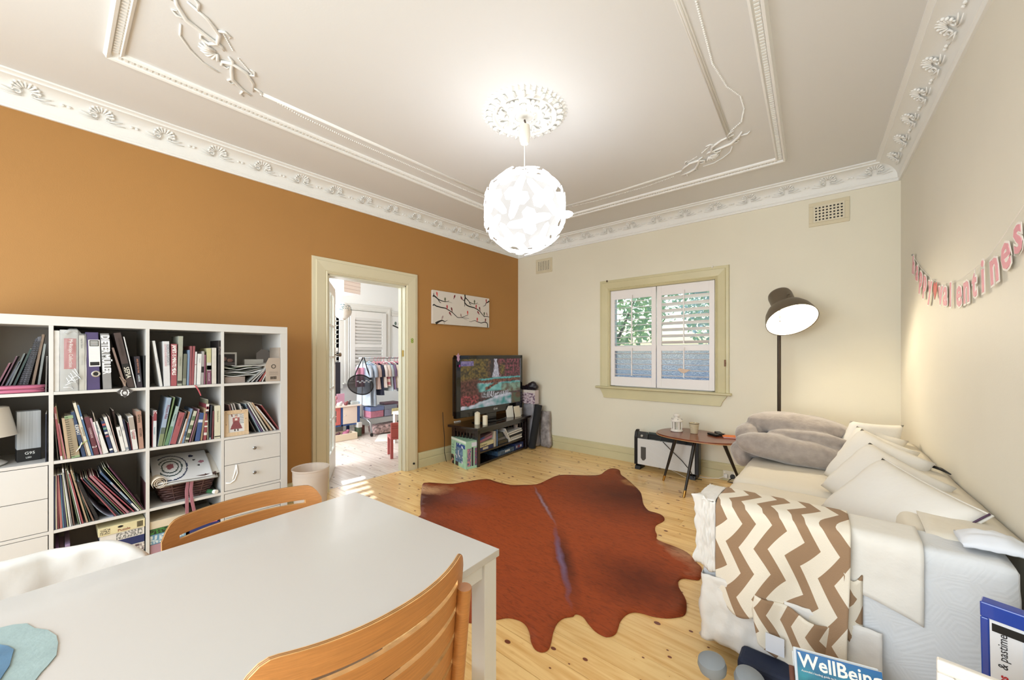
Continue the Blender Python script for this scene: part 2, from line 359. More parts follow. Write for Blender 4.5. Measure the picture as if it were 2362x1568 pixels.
# floor: boards running left to right
def wood(name, base, dark, knot, rough=.3):
    m = bpy.data.materials.new(name); m.use_nodes = True; t, b = nodes(m); L = t.links.new; N = t.nodes.new
    geo = N('ShaderNodeNewGeometry'); oi = N('ShaderNodeObjectInfo')
    sh = N('ShaderNodeVectorMath'); sh.operation='ADD'; cmb = N('ShaderNodeCombineXYZ'); mul = N('ShaderNodeMath'); mul.operation='MULTIPLY'; mul.inputs[1].default_value=37
    L(oi.outputs['Random'],mul.inputs[0]); L(mul.outputs[0],cmb.inputs[0]); L(mul.outputs[0],cmb.inputs[2])
    L(geo.outputs['Position'],sh.inputs[0]); L(cmb.outputs[0],sh.inputs[1])
    mp = N('ShaderNodeMapping'); mp.inputs['Scale'].default_value=(1.2,16,1); L(sh.outputs[0],mp.inputs[0])
    n1 = N('ShaderNodeTexNoise'); n1.inputs['Scale'].default_value=2.2; n1.inputs['Detail'].default_value=6; n1.inputs['Distortion'].default_value=.6; L(mp.outputs[0],n1.inputs['Vector'])
    mr = N('ShaderNodeMapRange'); mr.inputs['From Min'].default_value=.42; mr.inputs['From Max'].default_value=.75; L(n1.outputs['Fac'],mr.inputs['Value'])
    mix = N('ShaderNodeMixRGB'); mix.inputs[1].default_value=lin(base); mix.inputs[2].default_value=lin(dark); L(mr.outputs[0],mix.inputs[0])
    # per board tint
    hs = N('ShaderNodeHueSaturation'); v = N('ShaderNodeMapRange'); v.inputs['To Min'].default_value=.93; v.inputs['To Max'].default_value=1.06
    L(oi.outputs['Random'],v.inputs['Value']); L(v.outputs[0],hs.inputs['Value']); L(mix.outputs[0],hs.inputs['Color'])
    # knots
    mp2 = N('ShaderNodeMapping'); mp2.inputs['Scale'].default_value=(7.0,10.0,1); L(sh.outputs[0],mp2.inputs[0])
    vo = N('ShaderNodeTexVoronoi'); vo.inputs['Scale'].default_value=1.0; vo.voronoi_dimensions='2D'; L(mp2.outputs[0],vo.inputs['Vector'])
    sep = N('ShaderNodeSeparateColor'); L(vo.outputs['Color'],sep.inputs[0])
    rad = N('ShaderNodeMapRange'); rad.inputs['From Min'].default_value=.25; rad.inputs['From Max'].default_value=1; rad.inputs['To Min'].default_value=-.01; rad.inputs['To Max'].default_value=.12; L(sep.outputs[0],rad.inputs['Value'])
    cmpn = N('ShaderNodeMath'); cmpn.operation='SUBTRACT'; L(rad.outputs[0],cmpn.inputs[0]); L(vo.outputs['Distance'],cmpn.inputs[1])
    k = N('ShaderNodeMapRange'); k.inputs['From Min'].default_value=-.006; k.inputs['From Max'].default_value=.012; L(cmpn.outputs[0],k.inputs['Value'])
    halo = N('ShaderNodeMapRange'); halo.inputs['From Min'].default_value=-.12; halo.inputs['From Max'].default_value=.0; halo.inputs['To Max'].default_value=.30; L(cmpn.outputs[0],halo.inputs['Value'])
    m2 = N('ShaderNodeMixRGB'); m2.inputs[2].default_value=lin(dark); L(halo.outputs[0],m2.inputs[0]); L(hs.outputs[0],m2.inputs[1])
    m3 = N('ShaderNodeMixRGB'); m3.inputs[2].default_value=lin(knot); L(k.outputs[0],m3.inputs[0]); L(m2.outputs[0],m3.inputs[1])
    L(m3.outputs[0],b.inputs['Base Color']); b.inputs['Roughness'].default_value=rough; b.inputs['Coat Weight'].default_value=.25; b.inputs['Coat Roughness'].default_value=.18
    return m
mFloor = wood('pine_boards','#f6d291','#dca75e','#74351a')
mFloor2 = wood('pale_boards','#ddd2c8','#c2b0a2','#5a4440',.45)  # second board tone, paler and greyer than the front room
fl = struct(MB().box(X0-.06,1.0,YF-T,Y1+T,-.10,-.024).build('floor', mat('#5a3a1c',.8)), 'polished knotty pine floorboards', 'floor')
fl2 = struct(MB().box(-6.9,X0-.06,.4,5.6,-.10,-.024).build('floor', mat('#4a3a2c',.8)), 'pale floorboards of the room beyond the doorway', 'floor')
BW = .128; y = YF; rnd = random.Random(3); k = 0
while y < Y1:
    y2 = min(y+BW, Y1); x = X0-.06 if DY0-.1 < y < DY1+.05 else X0
    ends = [x]; j = rnd.uniform(.5,2.6)
    if rnd.random() < .75: ends.append(x+j+.4)
    xr = XR(y)+.02; ends.append(xr)
    for a, b in zip(ends, ends[1:]):
        MB().box(a+.0006,b-.0006,y+.0007,y2-.0007,-.024,0).build('floorboard', mFloor, fl, bevel=.0008, seg=1)
    y = y2
y = .4; lim = 5.5
while y < lim:
    a, b = -6.88, X0-.061
    if not (DY0-.1 < y < DY1+.05): b = X0-T
    c = rnd.uniform(a+.8,b-.5)
    for p, q in ((a,c),(c,b)): MB().box(p+.0006,q-.0006,y+.0007,y+BW-.0007,-.024,0).build('floorboard', mFloor2, fl2, bevel=.0008, seg=1)
    y += BW
# ---- door surround
def architrave(y0, y1, z1, w, xs, sgn, name, m, parent=None, axis='X', z0=0):
    """stepped architrave around an opening on an X plane; parts leg, leg, head with mitres"""
    steps = [(0,.016),(.014,.026),(.022,.018),(.030,.022),(w-.035,.030),(w-.030,.020),(w-.004,.020),(w,.006)]
    def seg(pts_in, pts_out):
        mb = MB(); n = len(steps); vs = []
        for (q0, q1) in (pts_in, pts_out):
            for s, h in [(0,0)]+steps+[(w,0)]:
                f = s/w; vs.append((q0[0]+(q1[0]-q0[0])*f, q0[1]+(q1[1]-q0[1])*f, h))
        n2 = n+2; mb.add(vs, [(i,i+1,n2+i+1,n2+i) for i in range(n2-1)]+[tuple(range(n2)),tuple(range(2*n2-1,n2-1,-1))]); return mb
    segs = [(((y0,z0),(y0-w,z0)),((y0,z1),(y0-w,z1+w))), (((y1,z0),(y1+w,z0)),((y1,z1),(y1+w,z1+w))), (((y0,z1),(y0-w,z1+w)),((y1,z1),(y1+w,z1+w)))]
    for sg in segs:
        mb = seg(*sg)
        if axis == 'X': mb.v = [(xs+sgn*h, a, b) for a, b, h in mb.v]
        else: mb.v = [(a, xs+sgn*h, b) for a, b, h in mb.v]
        mb.build(name, m, parent)
mDoor = mat('#d9cfb0', .38, bump=.1, name='door_frame_paint')
dr = struct(thing('door_1','x','x'), 'open doorway with khaki architrave into the bright bedroom', 'doorway')
architrave(DY0,DY1,DZ,.145,X0,1,'architrave',mDoor,dr)
mb = MB(); mb.box(X0-T-.002,X0+.004,DY0-.012,DY0+.014,0,DZ).box(X0-T-.002,X0+.004,DY1-.014,DY1+.012,0,DZ).box(X0-T-.002,X0+.004,DY0,DY1,DZ-.014,DZ+.01)
mb.box(X0-T+.02,X0-.05,DY0+.014,DY0+.028,0,DZ-.014).box(X0-T+.02,X0-.05,DY1-.028,DY1-.014,0,DZ-.014)
mb.build('door_jamb', mat('#d9d4bd',.4), dr, bevel=.001)
mb = MB(); mb.cbox((X0-.03,DY1-.016,1.30),(.025,.006,.07)); mb.build('strike_plate', mat('#b0904c',.3,1), dr)
mb = MB(); mb.tube([(X0+.02,DY1+.085,.07),(X0+.036,DY1+.085,.07)],.012,8); mb.build('screw_hole', mInk, dr)
# green letter sticker on the architrave
mb = MB()
for z in (.0,.024):
    pts = [(X0+.028,2.565+.012*math.cos(a),1.43+z+.011*math.sin(a)) for a in [i*.5 for i in range(13)]]; mb.tube(pts,.004,5)
tag(mb.build('sticker', mat('#8fae1c',.4), smooth=True), 'small green looped sticker on the right door architrave', 'sticker')
# french door leaf, standing open into the bedroom
hx, hy = -3.765, 1.665; ex, ey = -4.43, 2.065
leaf = thing('french_door','white glazed door leaf standing open into the bedroom','door',(hx,hy,.006),math.atan2(ey-hy,ex-hx))
Lw = math.hypot(ex-hx,ey-hy); mb = MB()
mDL = mat('#e3e3dd',.4,name='door_leaf_paint')
mb.box(0,.10,-.019,.019,0,2.03).box(Lw-.10,Lw,-.019,.019,0,2.03).box(.1,Lw-.1,-.019,.019,0,.24).box(.1,Lw-.1,-.019,.019,1.93,2.03)
mb.build('door_frame', mDL, leaf, bevel=.002)
gx = [.10+(Lw-.2)*i/3 for i in range(4)]; gz = [.24+1.69*i/5 for i in range(6)]
for i in (1,2): MB().box(gx[i]-.011,gx[i]+.011,-.014,.014,.24,1.93).build('glazing_bar', mDL, leaf, bevel=.002)
for j in range(1,5): MB().box(.10,Lw-.10,-.0135,.0135,gz[j]-.011,gz[j]+.011).build('glazing_bar', mDL, leaf, bevel=.002)
mFrost = glassy('door_glass','#eef4f4',.55,.25)
for i in range(3):
    for j in range(5): MB().box(gx[i]+.008,gx[i+1]-.008,-.003,.003,gz[j]+.008,gz[j+1]-.008).build('pane', mFrost, leaf)
mKn = mat('#8d857a',.3,.9); mb = MB()
for s in (-1,1):
    mb.tube([(Lw-.05,s*.018,1.28),(Lw-.05,s*.06,1.28)],.008,8); mb.M = Matrix.Translation((Lw-.05,s*.072,1.28)) @ Matrix.Rotation(PI/2,4,'X'); mb.lathe([(0,-.018),(.018,-.014),(.027,0),(.018,.014),(0,.018)],14); mb.M = Matrix()
    mb.box(Lw-.07,Lw-.03,s*.019-.003,s*.019+.003,1.17,1.36)
mb.build('door_knob', mKn, leaf, smooth='auto')
# ---- window in the back wall
win = struct(thing('window_1','x','x'), 'window with khaki surround and white plantation shutters', 'window')
architrave(wx0+.005,wx1-.005,wz1-.005,.13,Y1,-1,'architrave',mTrim,win,'Y',z0=wz0)
mb = MB(); mb.prism([(0,.0),(.050,0),(.062,.008),(.062,.020),(.050,.026),(0,.026)],0,1)
sillv = lambda mb,x0,x1: [(x0+(x1-x0)*c, Y1-a, wz0-.018+b) for a,b,c in mb.v]
mb.v = sillv(mb,-2.345,-.83); mb.build('window_sill', mTrim, win)
mb = MB(); mb.prism([(-2.305,wz0-.018),(-.865,wz0-.018),(-.885,wz0-.05),(-.91,wz0-.085),(-.93,wz0-.135),(-2.245,wz0-.135),(-2.265,wz0-.085),(-2.285,wz0-.05)],0,1)
mb.v = [(a, Y1-.022*c, b) for a,b,c in mb.v]; mb.build('apron', mTrim, win, bevel=.002)
mb = MB(); mb.box(wx0,wx0+.01,Y1,Y1+T,wz0,wz1).box(wx1-.01,wx1,Y1,Y1+T,wz0,wz1).box(wx0,wx1,Y1,Y1+T,wz1-.01,wz1).box(wx0,wx1,Y1,Y1+T,wz0,wz0+.01).build('window_lining', mTrim, win)
MB().tube([(-.885,Y1-.03,1.20),(-.885,Y1-.045,1.20)],.006,6).box(-.893,-.877,Y1-.033,Y1-.028,1.165,1.235).build('window_catch', mat('#5a3b24',.4,.6), win)
for x, z, c in ((-2.20,2.20,'#5a4632'),(-1.005,2.205,'#efe9dc')): MB().ball((x,Y1-.022,z),(.010,.010,.014)).build('curtain_hook', mat(c,.4), win)
# shutters
def louver_panel(x0,x1,z0,z1,mid,yc,parent,tilt_up,tilt_dn,name='shutter_panel',n1=8,n2=6,m=mShut,axis='Y',rail=.11,st=.052,rods=True,th=.028):
    """panel frame as a part, every slat its sub-part"""
    def fix(mb):
        if axis == 'X': mb.v = [(yc+(b-yc)*1, a, c) for a,b,c in mb.v]
        return mb
    mb = MB(); h = th/2
    mb.box(x0,x0+st,yc-h,yc+h,z0,z1).box(x1-st,x1,yc-h,yc+h,z0,z1).box(x0+st,x1-st,yc-h,yc+h,z1-rail,z1).box(x0+st,x1-st,yc-h,yc+h,z0,z0+rail).box(x0+st,x1-st,yc-h,yc+h,mid-.03,mid+.03)
    p = fix(mb).build(name, m, parent, bevel=.0015)
    for a, b, n, tl in ((mid+.03,z1-rail,n1,tilt_up),(z0+rail,mid-.03,n2,tilt_dn)):
        pit = (b-a)/n
        for i in range(n):
            s = MB(); s.M = Matrix.Translation(((x0+x1)/2,yc,a+pit*(i+.5))) @ Matrix.Rotation(tl,4,'X')
            L = (x1-x0)/2-st-.002
            s.add([(sx*L, .031*math.cos(t), .005*math.sin(t)) for sx in (-1,1) for t in [k*PI/5 for k in range(10)]], [(k,(k+1)%10,10+(k+1)%10,10+k) for k in range(10)]+[tuple(range(10)),tuple(range(19,9,-1))])
            fix(s).build('slat', m, p)
        if rods:
            r = MB(); xm = (x0+x1)/2; yy = yc-.036; r.box(xm-.006,xm+.006,yy-.006,yy+.006,a+.02,b+.035); fix(r).build('tilt_rod', m, p)
    return p
YS = Y1+.02
louver_panel(-2.163,-1.603,.905,2.072,1.360,YS,win,R(8),R(4),n1=8,n2=5)
louver_panel(-1.593,-.990,.905,2.072,1.360,YS,win,R(-30),R(4),n1=8,n2=5)
mGl = glassy('window_glass','#f2fbf8',.92,.02)
mOb = bpy.data.materials.new('obscure_glass'); mOb.use_nodes = True; t,b = nodes(mOb)
b.inputs['Transmission Weight'].default_value=1; b.inputs['Roughness'].default_value=.5; b.inputs['Base Color'].default_value=lin('#dfe8f6'); b.inputs['IOR'].default_value=1.3
tc=t.nodes.new('ShaderNodeTexCoord'); vn=t.nodes.new('ShaderNodeTexVoronoi'); vn.inputs['Scale'].default_value=75; bpn=t.nodes.new('ShaderNodeBump'); bpn.inputs['Strength'].default_value=1; bpn.inputs['Distance'].default_value=.01
t.links.new(tc.outputs['Object'],vn.inputs['Vector']); t.links.new(vn.outputs['Distance'],bpn.inputs['Height']); t.links.new(bpn.outputs[0],b.inputs['Normal'])
yg = Y1+.085
mb = MB(); mb.box(wx0,wx0+.05,yg-.02,yg+.02,wz0,wz1).box(wx1-.05,wx1,yg-.02,yg+.02,wz0,wz1).box(wx0,wx1,yg-.02,yg+.02,wz1-.05,wz1).box(wx0,wx1,yg-.02,yg+.02,wz0,wz0+.06).box(wx0,wx1,yg-.02,yg+.02,1.35,1.40)
mb.build('sash', mWhite, win, bevel=.002)
MB().box(wx0+.05,wx1-.05,yg-.002,yg+.002,1.40,wz1-.05).build('pane', mGl, win)
MB().box(wx0+.05,wx1-.05,yg-.002,yg+.002,wz0+.06,1.35).build('pane', mOb, win)['label'] = 'textured obscure glass pane'
# wooden bird hanging on the right shutter rod
mb = MB(); pr = [(-.06,.012),(-.045,.024),(-.03,.020),(-.01,.016),(.02,.012),(.05,.010),(.072,.006),(.05,-.006),(.03,-.020),(.005,-.030),(-.02,-.028),(-.045,-.012),(-.068,.014)]
mb.prism(pr,-.006,.006); mb.v = [(-1.287+a, Y1-.028+c, 1.115+b) for a,b,c in mb.v]
tag(mb.build('bird_ornament', mat('#d8bda6',.6), bevel=.002), 'small pale wooden bird hung on the right window shutter', 'ornament')
# ---- air vents on the back wall
def vent(x0,x1,z0,z1,nx,nz_,label,fr):
    t = thing('air_vent', label, 'vent', (x0,Y1,z0), 0, None); w = x1-x0; h = z1-z0
    mm = mat('#d8ccae',.55); mb = MB(); g = fr
    mb.box(0,w,-.010,0,0,g).box(0,w,-.010,0,h-g,h).box(0,g,-.010,0,g,h-g).box(w-g,w,-.010,0,g,h-g); mb.build('frame', mm, t, bevel=.002)
    iw = w-2*g; ih = h-2*g; m2 = MB(); hs = .0135; px = iw/(nx+.6); pz = ih/(nz_+.6); ox = g+iw/2-px*nx/2; oz = g+ih/2-pz*nz_/2
    xs = [g]; zs = [g]
    for i in range(nx): c = ox+px*(i+.5); xs += [c-hs*.5,c+hs*.5]
    for i in range(nz_): c = oz+pz*(i+.5); zs += [c-hs*.5,c+hs*.5]
    xs.append(w-g); zs.append(h-g)
    for i in range(0,len(xs)-1,2): m2.box(xs[i],xs[i+1],-.014,-.003,g,h-g)
    for i in range(1,len(xs)-1,2):
        for j in range(0,len(zs)-1,2): m2.box(xs[i],xs[i+1],-.014,-.003,zs[j],zs[j+1])
    m2.build('grille', mat('#ddd3ba',.5), t); MB().box(g,w-g,-.003,-.001,g,h-g).build('backing', mBlack, t)
vent(-.204,.077,2.452,2.665,8,5,'larger cream wall vent high on the back wall near the right corner',.032)
vent(-3.312,-3.035,2.440,2.640,7,7,'smaller cream wall vent high on the back wall near the left corner',.030)
# outlet with plugs
t = thing('power_outlet','cream double power outlet on the skirting by the sofa','outlet',(-.843,Y1-.022,.06))
MB().box(-.062,.062,-.010,0,-.042,.042).build('plate', mat('#ddd6c4',.4), t, bevel=.004)
for x in (-.045,.045): MB().box(x-.008,x+.008,-.014,-.010,.018,.030).build('switch', mat('#efe9da',.4), t)
k = thing('plug','black round plug in the power outlet by the sofa','plug',(-.815,Y1-.034,.052))
MB().tube([(0,0,0),(0,-.022,0)],[.024,.020],14).build('plug_body', mBlack, k, smooth='auto')
MB().tube([(0,-.02,-.01),(-.02,-.05,-.025),(-.035,-.06,-.043),(.0,-.05,-.047),(.10,-.05,-.047),(.25,-.06,-.047)],.004,6).build('cord', mBlack, k, smooth=True)
k = thing('plug','white plug of the heater in the power outlet','plug',(-.875,Y1-.034,.050))
MB().cbox((0,-.012,0),(.034,.026,.04)).build('plug_body', mWhite, k, bevel=.006)
MB().tube([(0,-.02,0),(-.06,-.04,-.030),(-.16,-.05,-.045),(-.26,-.06,-.045)],.004,6).build('cord', mWhite, k, smooth=True)
# ================================================================ CEILING ROSE AND LIGHTS
RX, RY = -1.57, 1.985
rose = thing('ceiling_rose','round white plaster ceiling rose with leaf rim above the pendant','ceiling rose',(RX,RY,ZC))
mb = MB(); mb.lathe([(0,-.022),(.06,-.022),(.075,-.012),(.17,-.012),(.192,-.014),(.198,-.030),(.210,-.032),(.214,-.018),(.245,-.012),(.262,-.004),(.262,0)],64)
mb.build('rose_plate', mPlas, rose, smooth='auto')
tri = MB(); tri.add([(0,-.021,0),(0,.021,0),(.034,0,-.002),(0,-.021,-.014),(0,.021,-.014),(.010,0,-.020)],[(0,2,1),(3,4,5),(0,3,5,2),(1,2,5,4),(0,1,4,3)])
tm = tri.mesh('rim_leaf', mPlas)
lf = MB(); lf.ball((0,0,0),(.026,.013,.010),seg=8,rings=5); lf.tube([(-.02,0,-.009),(.0,0,-.012),(.022,0,-.008)],.0022,4)
for s in (-1,1):
    for q in (-.012,0,.012): lf.tube([(q,0,-.010),(q+.008,s*.009,-.006)],.0018,4)
lm = lf.mesh('acanthus_leaf', mPlas); lm.polygons.foreach_set('use_smooth',[True]*len(lm.polygons))
for i in range(48): link('rim_leaf', tm, rose).matrix_local = Matrix.Rotation(2*PI*i/48,4,'Z') @ Matrix.Translation((.248,0,0))
for i in range(24): link('acanthus_leaf', lm, rose).matrix_local = Matrix.Rotation(2*PI*(i+.5)/24,4,'Z') @ Matrix.Translation((.232,0,-.024))
hook = MB()
for s in (-1,1): hook.tube([(.125,0,-.014),(.150,s*.012,-.030),(.172,s*.028,-.028),(.166,s*.040,-.018),(.152,s*.034,-.016)],[.007,.009,.008,.005,.003],6)
hook.ball((.165,0,-.026),(.016,.014,.010),seg=8,rings=5)
hm = hook.mesh('scroll_leaf', mPlas); hm.polygons.foreach_set('use_smooth',[True]*len(hm.polygons))
fm = MB()
for k in range(5): fm.M = Matrix.Translation((.105,0,-.018)) @ Matrix.Rotation(R(-60+30*k),4,'Z') @ Matrix.Translation((.014,0,0)); fm.ball((0,0,0),(.014,.0055,.009),seg=6,rings=4)
fm = fm.mesh('flower', mPlas); fm.polygons.foreach_set('use_smooth',[True]*len(fm.polygons))
for i in range(8):
    link('scroll_leaf', hm, rose).matrix_local = Matrix.Rotation(2*PI*i/8+.2,4,'Z')
    link('flower', fm, rose).matrix_local = Matrix.Rotation(2*PI*(i+.5)/8+.2,4,'Z')
for i in range(16): link('rim_leaf', tm, rose).matrix_local = Matrix.Rotation(2*PI*i/16,4,'Z') @ Matrix.Translation((.062,0,-.014)) @ Matrix.Diagonal((.6,.5,.8,1))
# pendant
PZ = 2.228
pen = thing('pendant_lamp','glowing white ball pendant of interlocking plastic pieces','pendant lamp',(RX,RY,PZ))
mGlow = mat('#f8faff',.5,emit=4.2,name='glowing_plastic'); mGlow2 = mat('#2a2826',.9,name='dim_gap_glow',var=0)
nodes(mGlow2)[1].inputs['Emission Color'].default_value=(1,.96,.9,1); nodes(mGlow2)[1].inputs['Emission Strength'].default_value=.50
MB().lathe([(0,.563),(.034,.560),(.039,.50),(.032,.46),(.024,.443),(0,.440)],24).build('ceiling_cup', mat('#e9e2d4',.5), pen, smooth='auto')
MB().tube([(0,0,.60),(.006,.004,.575),(-.008,0,.565),(0,0,.56)],.006,6).build('flex', mat('#4a3a30',.5), pen)
MB().tube([(0,0,.445),(0,0,.24)],.0032,8).build('cord', mWhite, pen)
# rhombic faces of a triacontahedron, each an S shaped interlocking blade
ph = (1+5**.5)/2
ico = [Vector(v).normalized() for v in [(0,s,t*ph) for s in (1,-1) for t in (1,-1)]+[(s,t*ph,0) for s in (1,-1) for t in (1,-1)]+[(t*ph,0,s) for s in (1,-1) for t in (1,-1)]]
rotq = Matrix.Rotation(R(31.7),3,'X') @ Matrix.Rotation(.0,3,'Z'); rotq = Matrix.Rotation(HEAD+.1,3,'Z') @ rotq
ico = [rotq @ v for v in ico]; el = min((a-b).length for a in ico for b in ico if a is not b)
edges = [(a,b) for i,a in enumerate(ico) for b in ico[i+1:] if (a-b).length < el*1.05]
RR = .262
def blade():
    mb = MB(); pts = []
    prof = [(0,1.0),(14,.93),(30,.70),(50,.52),(68,.78),(90,.98),(110,.74),(128,.36),(148,.46),(166,.88),(180,1.0)]
    full = [(a,r) for a,r in prof]+[(a+180,r) for a,r in prof[1:-1]]
    for a, r in full: pts.append((r*math.cos(R(a))*.138, r*math.sin(R(a))*.084))
    n = len(pts); z = lambda x,y: -(x*x+y*y)*1.15
    vs = [(0,0,0)]+[(x*.5,y*.5,z(x*.5,y*.5)) for x,y in pts]+[(x,y,z(x,y)+.004) for x,y in pts]
    fs = [(0,1+i,1+(i+1)%n) for i in range(n)]+[(1+i,1+n+i,1+n+(i+1)%n,1+(i+1)%n) for i in range(n)]
    mb.add(vs,fs); return mb.mesh('shade_blade', mGlow)
bm_ = blade(); bm_.polygons.foreach_set('use_smooth',[True]*len(bm_.polygons))
for a, b in edges:
    n = ((a+b)/2).normalized(); x = (b-a).normalized(); y = n.cross(x); p = n*RR
    tw = Matrix.Rotation(R(14),4,'Z') @ Matrix.Rotation(R(5),4,'X')
    link('shade_blade', bm_, pen, solid=.0025).matrix_local = Matrix(((x.x,y.x,n.x,p.x),(x.y,y.y,n.y,p.y),(x.z,y.z,n.z,p.z),(0,0,0,1))) @ tw
core = MB(); bmc = bmesh.new(); bmesh.ops.create_icosphere(bmc, subdivisions=2, radius=.242)
me = bpy.data.meshes.new('dim_core'); bmc.to_mesh(me); bmc.free(); me.materials.append(mGlow2); link('dim_core', me, pen)  # added ball; its dim glow stands in for shade between the blades
fin = MB(); fin.M = Matrix.Translation((.245,.10,-.05)) @ Matrix.Rotation(.4,4,'Z'); fin.ball((0,0,0),(.055,.010,.026),seg=12,rings=6); fin.M = Matrix()
f_ = fin.build('loose_blade', mGlow, pen, smooth=True)
# floor lamp ---------------------------------------------------
mLamp = mat('#6a5d4c',.42,.2,name='dark_grey_metal')
lx, ly = -.405, 4.20
fl_ = thing('floor_lamp','tall dark grey metal floor lamp lit behind the sofa','floor lamp',(lx,ly,0))
MB().lathe([(0,.028),(.13,.026),(.145,.018),(.148,0),(0,0)],32).build('base', mLamp, fl_, smooth='auto')
MB().tube([(0,0,.02),(0,0,1.66)],.0145,14).build('pole', mat('#3b2f24',.35,.5), fl_, smooth='auto')
axis = Vector((.33,-.54,-.78)).normalized()
hp = Vector((.075,-.12,1.650))
hd = link('head_pivot_x', bpy.data.meshes.new('x')); bpy.data.objects.remove(hd)
q = (-axis).to_track_quat('Z','X').to_matrix().to_4x4()
HM = Matrix.Translation(hp) @ q
prf = [(.0,.245),(.068,.243),(.086,.228),(.092,.205),(.090,.095),(.092,.082),(.108,.070),(.142,.042),(.170,-.005),(.184,-.055),(.188,-.092),(.192,-.094)]
inn = [(.186,-.090),(.180,-.055),(.166,-.008),(.138,.034),(.102,.060),(.078,.075),(.078,.16),(0,.165)]
o = MB().lathe(prf,48).build('lamp_shade', mLamp, fl_, smooth='auto', solid=.0012); o.matrix_local = HM
mIn = mat('#fff6e2',.6,emit=2.6,name='lit_shade_inside'); o = MB().lathe(inn,48).build('shade_lining', mIn, fl_, smooth='auto'); o.matrix_local = HM
o = MB().ball((0,0,.0),.045,seg=16,rings=10).build('bulb', mat('#fff1d0',.5,emit=14,name='bulb_glow'), fl_, smooth=True); o.matrix_local = HM
mb = MB()
for s in (-1,1):
    mb.tube([(s*.08,0,.12),(s*.105,0,.12)],.007,6); mb.ball((s*.108,0,.12),(.006,.016,.008),seg=8,rings=5)
    mb.tube([(s*.098,0,.12),(s*.100,-.02,.03),(s*.06,-.03,.02)],.005,6)
mb.M = Matrix(); o = mb.build('bracket', mLamp, fl_); o.matrix_local = HM
MB().tube([(0,0,1.64),(.005,-.02,1.72),(.02,-.05,1.735)],.010,8).build('neck', mLamp, fl_, smooth=True)
lp = light('floor_lamp_light','SPOT',(0,0,0),17,(1,.88,.68),shadow_soft_size=.05,spot_size=R(150),spot_blend=.5)
lp.parent = fl_; lp.matrix_local = Matrix.Translation(hp+axis*.05) @ (-axis).to_track_quat('Z','X').to_matrix().to_4x4()
# ================================================================ COWHIDE
ox = [(230,215),(262,198),(330,200),(450,205),(560,185),(690,172),(760,190),(860,212),(950,213),(1050,208),(1130,175),(1200,145),(1280,140),(1400,145),(1500,142),(1540,115),(1570,98),(1610,95),(1645,108),(1655,140),(1690,165),(1735,205),(1790,260),(1805,300),(1815,350),(1850,395),(1900,412),(1945,430),(1967,455),(1950,475),(1905,500),(1900,540),(1912,570),(1910,600),(1960,625),(2040,655),(2130,700),(2200,775),(2230,805),(2232,850),(2215,888),(2160,885),(2100,878),(2065,900),(2070,950),(2100,1000),(2122,1050),(2124,1100),(2110,1140),(2060,1155),(1980,1162),(1880,1148),(1800,1125),(1740,1120),(1690,1140),(1650,1185),(1635,1230),(1615,1275),(1570,1295),(1530,1290),(1470,1255),(1420,1200),(1380,1150),(1330,1132),(1310,1150),(1250,1160),(1200,1195),(1170,1260),(1155,1330),(1135,1385),(1090,1405),(1040,1385),(1010,1330),(1000,1270),(975,1215),(930,1180),(850,1160),(775,1170),(640,1192),(570,1195)]
hp_ = [onZ(900+a/3.108, 1050+b/3.108, .006).to_2d() for a,b in ox]
hp_ += [Vector(p) for p in [(-1.52,1.22),(-1.66,1.05),(-1.80,1.02),(-1.88,1.15),(-1.90,1.35),(-2.05,1.45),(-2.25,1.38),(-2.42,1.25),(-2.56,1.28),(-2.60,1.42),(-2.50,1.60),(-2.55,1.78)]]
hp_ += [onZ(900+218/3.108,1050+430/3.108,.006).to_2d(), onZ(900+216/3.108,1050+350/3.108,.006).to_2d()]
def smooth_closed(P, n=3):
    out = []
    N = len(P)
    for i in range(N):
        a,b,c,d = P[i-1],P[i],P[(i+1)%N],P[(i+2)%N]
        for k in range(n):
            t=k/n; out.append(.5*((2*b)+(c-a)*t+(2*a-5*b+4*c-d)*t*t+(3*b-a-3*c+d)*t**3))
    return out
B_ = smooth_closed(hp_); inner = []
def inside(p, P):
    c = False; j = len(P)-1
    for i in range(len(P)):
        if (P[i].y>p.y)!=(P[j].y>p.y) and p.x < (P[j].x-P[i].x)*(p.y-P[i].y)/(P[j].y-P[i].y)+P[i].x: c = not c
        j = i
    return c
gy = .9
while gy < 4.3:
    gx_ = -3.3
    while gx_ < -.5:
        p = Vector((gx_+.0007*math.sin(gy*99),gy))
        if inside(p,B_) and min((p-b).length for b in B_[::2]) > .03: inner.append(p)
        gx_ += .055
    gy += .055
nb = len(B_)
vv, _, ff, *_r = delaunay_2d_cdt([Vector(b) for b in B_]+inner, [(i,(i+1)%nb) for i in range(nb)], [], 1, 1e-5)
hz = lambda p: .008+.004*abs(nz((p.x*2.2,p.y*2.2,0)))+.003*nz((p.x*6,p.y*6,3))
n0 = len(vv); ctr = Vector((-1.7,2.3))
mb = MB(); top = [(p.x,p.y,max(hz(p),.006)) for p in vv]; bot = [(p.x,p.y,.001) for p in vv[:nb]]
mb.add(top+bot, [tuple(f) for f in ff]+[(i,(i+1)%nb,n0+(i+1)%nb,n0+i) for i in range(nb)])
mH = bpy.data.materials.new('cowhide'); mH.use_nodes = True; t,b = nodes(mH); L = t.links.new; N = t.nodes.new
geo = N('ShaderNodeNewGeometry')
